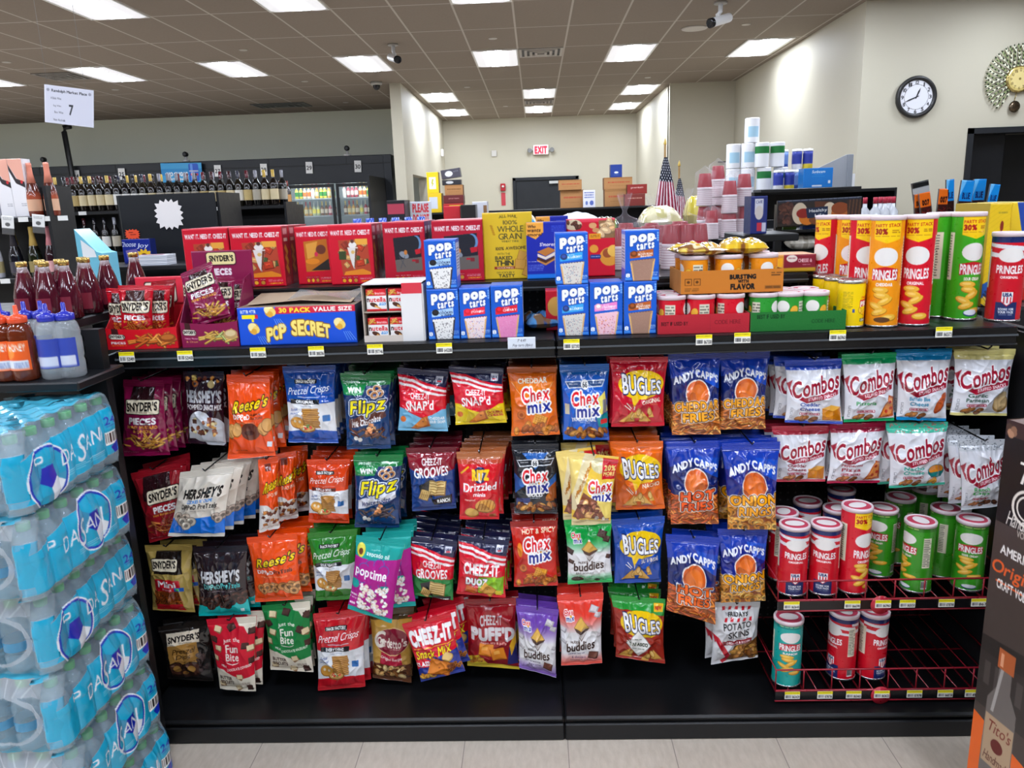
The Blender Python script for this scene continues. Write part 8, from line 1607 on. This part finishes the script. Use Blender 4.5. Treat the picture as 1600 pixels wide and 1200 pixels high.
def a_hotb(c): c.R(0, 0, 100, 100, 'e0c038'); c.P([(0, 40), (100, 30), (100, 100), (0, 100)], 'b83428'); c.P([(20, 0), (80, 0), (60, 40)], '2a4a98'); c.dash(30, 60, 80, 66, 1, '5a1c14'); c.E(60, 74, 14, 6, '8a2a1c')
carton('snack_display_box', 'yellow and red display box at the right end behind the shield can', 'display box', a_hotb, None, 1574, 1612, 316, 2.55, TZ-.135, .2, 'b89a24', 'e0c84a')
o = SUP.build('end_shelf_unit', STEEL, None); tag(o, 'black unit closing the right end of the snack run', 'shelving')
q = MB().box(1.348, 1.362, 1.995, 2.42, 0, 1.17, '101113', bev=.004).build('end_board', STEEL, None); tag(q, 'black end board at the right of the wire racks', 'board')
# --- back area
unit('back wall gondola carrying cartons near the exit', -1.9, 1.9, 12.7, 13.4, (.5, 1.0, 1.46), 1.46, 'gondola_shelving'); ZB = 1.4605
def a_box(c, ink='a8443a'): c.R(0, 0, 100, 100, 'a8805a'); c.R(0, 0, 100, 12, '96704c'); c.dash(14, 34, 90, 52, 1, ink); c.dash(20, 66, 80, 72, 1, '8a6444')
def far_box(lab, fn, kw, pl, pr, pt, Y, z, d, side, top=None, rot=0.0, mat=None):
    q = carton('carton_box', lab, 'carton', fn, kw, pl, pr, pt, Y, z, d, side, top, mat=mat or PAPER, extra=1.4); q.rotation_euler = (0, rot, 0); return q
z0 = 1.4605; q = far_box('lower brown carton under the partly open one near the back door', a_box, None, 876, 912, 297, 12.9, z0, .3, '8a6444', '9a7450', mat=CARD); far_box('upper brown carton stacked near the back door', a_box, None, 873, 909, 281, 12.85, z0+q.dimensions.z+.002, .3, '8a6444', 'b08a62', mat=CARD)
far_box('white printed notice card beside the stacked brown cartons', lambda c: (c.R(0, 0, 100, 100, 'dcdce4'), c.dash(12, 10, 88, 50, 3, '3a4a8a'), c.E(70, 74, 16, 14, '5a6aa8'), c.E(30, 74, 10, 12, '6a7ab0')), None, 911, 930, 297, 12.8, z0, .02, 'c8c8d0')
q = far_box('lower brown carton in the right pile', a_box, None, 945, 988, 296, 12.95, z0, .3, '8a6444', mat=CARD); q2 = far_box('upper brown carton in the right pile under the blue box', a_box, None, 944, 988, 277, 12.95, z0+q.dimensions.z+.002, .3, '8a6444', 'b08a62', mat=CARD)
far_box('small navy box on top of the right brown pile', lambda c: (c.R(0, 0, 100, 100, '1f3a80'), c.E(50, 62, 18, 8, 'e0e4f0'), c.dash(30, 78, 72, 84, 1, 'c8d0e4')), None, 954, 972, 257, 13.0, z0+q.dimensions.z+q2.dimensions.z+.004, .2, '16306a')
q = far_box('lower dark red carton right of the brown pile', lambda c: (c.R(0, 0, 100, 100, '6a2a24'), c.dash(16, 30, 84, 44, 1, 'e0c8b8')), None, 976, 1008, 303, 12.75, z0, .15, '4a1c18'); far_box('upper dark red carton right of the brown pile', lambda c: (c.R(0, 0, 100, 100, '7a2420'), c.T('premium', 20, 24, 80, 48, 'e8d8d0', rise=2)), None, 980, 1011, 288, 12.75, z0+q.dimensions.z+.002, .15, '4a1c18')
q = far_box('yellow carton at the base of the left pile', lambda c: (c.R(0, 0, 100, 100, 'd8b82c'), c.R(10, 20, 70, 80, 'c8ccd4')), None, 669, 690, 302, 12.8, z0, .3, 'b8982c'); far_box('yellow carton with lightning badge on the left pile', lambda c: (c.R(0, 0, 100, 100, 'e0c42c'), c.R(20, 24, 78, 80, 'e8e8e4'), c.P([(46, 34), (60, 34), (50, 52), (60, 52), (40, 72), (46, 54), (38, 54)], 'b8b83a')), None, 667, 685, 269, 12.85, z0+q.dimensions.z+.002, .2, 'b8982c')
q = far_box('red and green carton under the maroon one', lambda c: (c.R(0, 0, 100, 100, '9a2a24'), c.R(30, 20, 90, 70, 'b8a02c')), None, 693, 724, 318, 12.75, z0, .3, '6a1c18'); q2 = far_box('maroon carton below the tilted brown one', lambda c: (c.R(0, 0, 100, 100, '5a2020'), c.T('premium', 26, 30, 78, 52, 'c8a0a0')), None, 693, 724, 305, 12.78, z0+q.dimensions.z+.001, .3, '4a1818'); zz = z0+q.dimensions.z+q2.dimensions.z+.003
q3 = far_box('brown open carton tilted on the left pile', a_box, dict(ink='5a3a24'), 695, 723, 289, 12.85, zz, .25, '6a4a30', rot=.0, mat=CARD); q4 = far_box('black coffee carton with white round badge, lower', lambda c: (c.R(0, 0, 100, 100, '2a2a2e'), c.E(40, 50, 20, 26, 'd0d0d0')), None, 691, 720, 281, 12.9, zz+q3.dimensions.z+.002, .2, '1c1c20'); far_box('black coffee carton with white round badge, topmost and tilted', lambda c: (c.R(0, 0, 100, 100, '4a4850'), c.E(40, 50, 20, 30, 'e0e0e0'), c.dash(64, 24, 90, 40, 2, 'a8a8b0')), None, 690, 720, 264, 12.92, zz+q3.dimensions.z+q4.dimensions.z+.03, .2, '3a3a40', rot=-.12)
# exit sign, alarm, wall boxes
t = thing('exit_sign', 'lit red and white exit sign with two lamp heads', 'exit sign', atY(845, 234, BY-.08)); cv = Cv(60, 36, 'f4c8cc', asp=.6); cv.T('EXIT', 10, 16, 90, 86, 'd8283c', b=.07); C = cv.out(); V = np.zeros((36, 60, 3)); V[..., 0] = np.linspace(-.17, .17, 60)[None]; V[..., 2] = np.linspace(.1, -.1, 36)[:, None]; V[..., 1] = -.041
MB().box(-.18, .18, -.04, .07, -.11, .11, 'e0dcd4', bev=.01).build('housing', SATIN, t); MB().grid(V, C).build('lit_face', EXITGLOW, t)
for s_ in (-1, 1): MB().lathe([(.02, 0), (.05, .02), (.055, .07), (.045, .08)], 16, '7a7a78', c=(s_*.26, .02, -.01), axis='y').box(s_*.2-.03, s_*.2+.03, .0, .03, -.01, .03, 'c8c8c4').build('lamp_head', SATIN, t)
t = thing('fire_alarm', 'red fire alarm with strip label on the back wall', 'fire alarm', (atY(786, 293, BY)[0], BY-.03, atY(786, 293, BY)[2])); MB().box(-.06, .06, -.04, .03, -.08, .09, 'a81c28', bev=.01).build('housing', SATIN, t); MB().lathe([(.02, 0), (.03, .01), (.0, .03)], 14, 'e8e0dc', c=(0, -.04, .02), axis='y').build('strobe', GLOSS, t); MB().box(-.05, .05, .02, .03, -.42, -.12, 'b83a44').build('strip_label', PAPER, t)
q = MB().box(-.06, .06, -.04, 0, -.07, .07, 'c8c4bc', bev=.008).build('wall_box', SATIN, None, atY(772, 240, BY-.001)); tag(q, 'small grey box on the back wall left of the exit sign', 'wall box')
q = MB().box(0, .06, -.05, .05, -.08, .08, 'd0ccc4', bev=.008).build('wall_box', SATIN, None, (-2.119, atZ(690, 237, 2.6)[1]*0+18.4, 2.75)); tag(q, 'small pale box on the partition wall near the back corner', 'wall box')
q = MB().tube([(0, 0, 0), (-.14, 0, 0)], .012, 6, '3a3a38').build('wall_peg', STEEL, None, (xat(1136, 14.4, 2.6), 14.44, atY(1130, 253, 14.45)[2])); tag(q, 'short dark peg on the recessed wall left of the towels', 'wall peg')
# cameras, speaker, vents
def bullet(lab, px, py, rz, col='e0e0e0', sc=1.0):
    p = atZ(px, py, CZ); t = thing('security_camera', lab, 'security camera', (p[0], p[1], CZ), rz); t.scale = (sc, sc, sc)
    MB().lathe([(.05, -.015), (.05, -.001)], 20, 'a8a49e').build('mount_plate', SATIN, t); MB().tube([(0, 0, -.01), (0, 0, -.07), (0, -.03, -.10)], .018, 10, col).build('arm', SATIN, t)
    m = MB().lathe([(.0, -.12), (.032, -.118), (.035, -.10), (.035, .06), (.037, .065), (.037, .07)], 18, col, axis='y', caps=False); b = m.move((0, -.05, -.125)); b = b.build('body', SATIN, t); b.rotation_euler = (.28, 0, 0)
    f = MB().lathe([(.036, .07), (.036, .10), (.028, .102), (.0, .10)], 18, '0c0c10', axis='y', caps=False).move((0, -.05, -.125)).build('lens_hood', GLOSS, t); f.rotation_euler = (.28, 0, 0)
bullet('white bullet camera with black hood at the top right, by the ceiling speaker', 1126, 3, -1.0, sc=1.35); bullet('white bullet camera hanging between two ceiling light panels', 614, 69, .55, sc=1.25)
p = atZ(588, 128, CZ); t = thing('dome_camera', 'small dome camera under the ceiling at the partition corner', 'security camera', (p[0], p[1], CZ)); MB().lathe([(.07, -.05), (.09, -.04), (.09, -.001)], 20, 'a8a6a0').build('base', SATIN, t); MB().lathe([(.0, -.125), (.03, -.118), (.052, -.09), (.06, -.05)], 20, '101014', caps=False).build('dome', GLOSS, t)
p = atZ(1085, 44, CZ); t = thing('ceiling_speaker', 'round ceiling speaker grille at the upper right', 'ceiling speaker', (p[0], p[1], CZ)); MB().lathe([(.12, -.012), (.15, -.01), (.155, -.001)], 32, 'c0bab2').build('rim', SATIN, t); MB().lathe([(.0, -.008), (.12, -.010)], 32, '9a948c', caps=False).build('grille', SATIN, t)
def vent(lab, x, y, sx_=.29, sy=.29, col='b0aaa2'):
    t = thing('ceiling_vent', lab, 'ceiling vent', (x, y, CZ)); MB().box(-sx_, sx_, -sy, sy, -.004, -.001, '2a2826').build('dark_core', SATIN, t)
    for k in range(4):
        a, b = sx_*(1-k*.24), sy*(1-k*.24); w = .035; m = MB()
        for q in ((-a, a, -b, -b+w), (-a, a, b-w, b), (-a, -a+w, -b+w, b-w), (a-w, a, -b+w, b-w)): m.box(*q, -.012-k*.004, -.005, col)
        m.build('louvre', SATIN, t)
vent('square ceiling vent between the two middle light panels', .13, 11.1); vent('small ceiling vent between the two far light panels', .13, 16.3, .29, .29, '8a857e'); vent('square ceiling vent left, beside the hanging market sign', -6.58, 11.4, .29, .29, '8a857e'); vent('dark ceiling vent near the cooler wall', atZ(440, 164, CZ)[0], atZ(440, 164, CZ)[1], .5, .3, '4a4e4c')
g = 'tiny round sprinkler disc on the ceiling'
for px, py in ((770, 60), (730, 136), (1166, 38), (1012, 121), (476, 127), (540, 160), (380, 78), (180, 140), (10, 97), (925, 171), (790, 166)):
    p = atZ(px, py, CZ); q = MB().lathe([(.05, -.006), (.055, -.001)], 18, 'b4aea6').build('sprinkler_disc', SATIN, None, (p[0], p[1], CZ)); tag(q, g, 'sprinkler', g)
# wall clocks
CY = 8.99; p = atY(1430, 152, CY); R0 = .213; t = thing('wall_clock', 'round wall clock with black frame on the cream wall', 'clock', (p[0], CY, p[2]))
MB().lathe([(R0*.7, 0), (R0, .0), (R0*1.02, .03), (R0*.97, .05), (R0*.84, .045), (R0*.80, .025)], 48, '201f1e', axis='y', caps=False).build('frame', SATIN, t)
n = 90; cv = Cv(n, n, 'd8d8dc', asp=1.0); cv.E(50, 50, 37, 37, '3a3a3c'); cv.E(50, 50, 36, 36, 'd8d8dc'); cv.E(50, 50, 50, 50, '4a4a4c', al=.0)
for k in range(12):
    a = math.radians(30*(k+1)-90); x, y = 50+42*math.cos(a), 50+42*math.sin(a); w = 1.3 if k == 0 else 3.4 if k < 9 else 4.6; cv.T(str(k+1), x-w, y-5.4, x+w, y+5.4, '1c1c1e', b=.02)
C = cv.out(); th = np.linspace(0, 2*np.pi, 49)[:-1]; g_ = np.linspace(-1, 1, n); rad = R0*.82
V = np.zeros((n, n, 3)); uu, vv = np.meshgrid(g_, -g_); xx = uu*np.sqrt(1-vv**2/2); yy = vv*np.sqrt(1-uu**2/2); V[..., 0] = xx*rad; V[..., 2] = yy*rad; V[..., 1] = -.026
ci = np.clip(((xx+1)/2*n).astype(int), 0, n-1); cj = np.clip(((1-yy)/2*n).astype(int), 0, n-1); MB().grid(V, C[cj, ci]).build('clock_face', PAPER, t)
def hand(nm, ang, L_, w): a = math.radians(ang); d = np.array([math.sin(a), math.cos(a)]); q = np.array([d[1], -d[0]])*w; m = MB(); pts = [-d*L_*.2-q*.5, -d*L_*.2+q*.5, d*L_*.6+q, d*L_, d*L_*.6-q]; m.add([(a_[0], -.031, a_[1]) for a_ in pts]+[(a_[0], -.029, a_[1]) for a_ in pts], [(0, 1, 2, 3, 4)[::-1], (5, 6, 7, 8, 9)], '141416'); m.build(nm, SATIN, t)
hand('hour_hand', 22, .10, .008); hand('minute_hand', 248, .135, .007)
p = atY(1590, 124, CY); t = thing('sunburst_clock', 'ornate sunburst wall clock with green and ivory petals', 'clock', (p[0], CY, p[2])); RS = .36
m = MB(); r_ = random.Random(2)
for ring, (rad, cnt) in enumerate(((.15, 22), (.19, 28), (.23, 34), (.27, 40), (.31, 46), (.34, 50))):
    for k in range(cnt):
        a = 2*math.pi*(k+.5*(ring % 2))/cnt; d = np.array([math.cos(a), math.sin(a)]); n_ = np.array([-d[1], d[0]])
        if d[1] < -.55 and abs(d[0]) < .5: continue
        def pt(rr, s_): q = d*rr+n_*s_; return (q[0], -.02-.004*(ring % 3), q[1])
        m.add([pt(rad-.03, 0), pt(rad, .013), pt(rad+.026, 0), pt(rad, -.013)], np.array([[3, 2, 1, 0]]), 'e4e4c8' if (k+ring) % 2 else '8c9868'); m.add([pt(rad-.004, 0), pt(rad+.009, .010), pt(rad+.024, 0), pt(rad+.009, -.010)], np.array([[3, 2, 1, 0]])[:, ::1], '2a3420'); m.V[-1][:, 1] -= .002
m.build('petals', SATIN, t); m = MB()
for k in range(60):
    a = 2*math.pi*k/60; d = np.array([math.cos(a), math.sin(a)])
    if d[1] < -.55 and abs(d[0]) < .5: continue
    m.tube([(d[0]*.12, -.012, d[1]*.12), (d[0]*RS, -.012, d[1]*RS)], .0025, 4, '9a9468')
m.build('spokes', METAL, t); MB().lathe([(.10, 0), (.135, .01), (.135, .03), (.125, .04), (.0, .042)], 40, 'b8a468', axis='y', caps=False).build('gold_face', METAL, t)
cv = Cv(40, 40, 'c0ae72', asp=1); cv.E(50, 50, 40, 40, 'd0c08a'); [cv.T(str(k), 50+38*math.sin(k*.5236)-5, 50-38*math.cos(k*.5236)-6, 50+38*math.sin(k*.5236)+5, 50-38*math.cos(k*.5236)+6, '4a3c1c') for k in range(1, 13)]; cv.E(50, 50, 5, 5, '6a5a2c')
n = 40; g_ = np.linspace(-1, 1, n); uu, vv = np.meshgrid(g_, -g_); xx = uu*np.sqrt(1-vv**2/2); yy = vv*np.sqrt(1-uu**2/2); V = np.stack([xx*.12, np.full_like(xx, -.044), yy*.12], -1); C = cv.out(); ci = np.clip(((xx+1)/2*n).astype(int), 0, n-1); cj = np.clip(((1-yy)/2*n).astype(int), 0, n-1); MB().grid(V, C[cj, ci]).build('dial', SATIN, t)
MB().lathe([(.0, 0), (.05, .005), (.06, .02), (.03, .03), (.0, .032)], 30, '6a5c4a', axis='y', caps=False, c=(-.02, -.01, -.28)).tube([(0, -.01, -.13), (-.02, -.01, -.24)], .004, 6, 'b8a468').build('pendulum', METAL, t)
# flags
def flag(lab, px, py0, py1, Y, w, zfloor, seed):
    p0, p1 = atY(px, py0, Y), atY(px, py1, Y); L_ = p0[2]-p1[2]; t = thing('flag', lab, 'flag', (p0[0], Y, zfloor)); h0 = p0[2]-zfloor
    MB().tube([(0, 0, 0), (0, 0, h0+.12)], .012, 8, '8a6a3c').lathe([(.0, 0), (.018, .01), (.012, .04), (.003, .07)], 10, 'c8a850', c=(0, 0, h0+.11)).build('pole', SATIN, t); MB().lathe([(.07, 0), (.07, .03), (.02, .06)], 20, '3a3a3c').build('base', STEEL, t)
    nx, nz = 50, 90; cv = Cv(nx, nz, 'd8ccd0', asp=L_/w)
    for k in range(7): cv.P([(k*16-6, 42), (k*16+3, 42), (k*15+4, 100), (k*15-6, 100)], '7a2c3c')
    cv.R(0, 0, 100, 44, '20222c')
    for j in range(9): [cv.E(8+i*20+(j % 2)*10, 4+j*4.8, 3.4, 1.5, 'dcdce0') for i in range(5)]
    C = cv.out(); u = np.linspace(0, 1, nx)[None]; v = np.linspace(0, 1, nz)[:, None]; wd = w*(.12+.88*v**.8); V = np.zeros((nz, nx, 3)); V[..., 0] = (u-.42)*wd-.0*v; V[..., 1] = -.03+.022*np.sin(u*11+seed+v*2)*(.2+v*.8); V[..., 2] = h0-.02-v*L_-.05*u*v
    m = MB(); m.grid(V, C); m.build('cloth', CLOTH, t)
flag('larger striped flag drooping on its pole in front of the recessed wall', 1039, 243, 325, 9.0, .27, 0.001, 1); flag('smaller striped flag behind the cup tower', 1061, 276, 335, 9.3, .19, 0.001, 3)
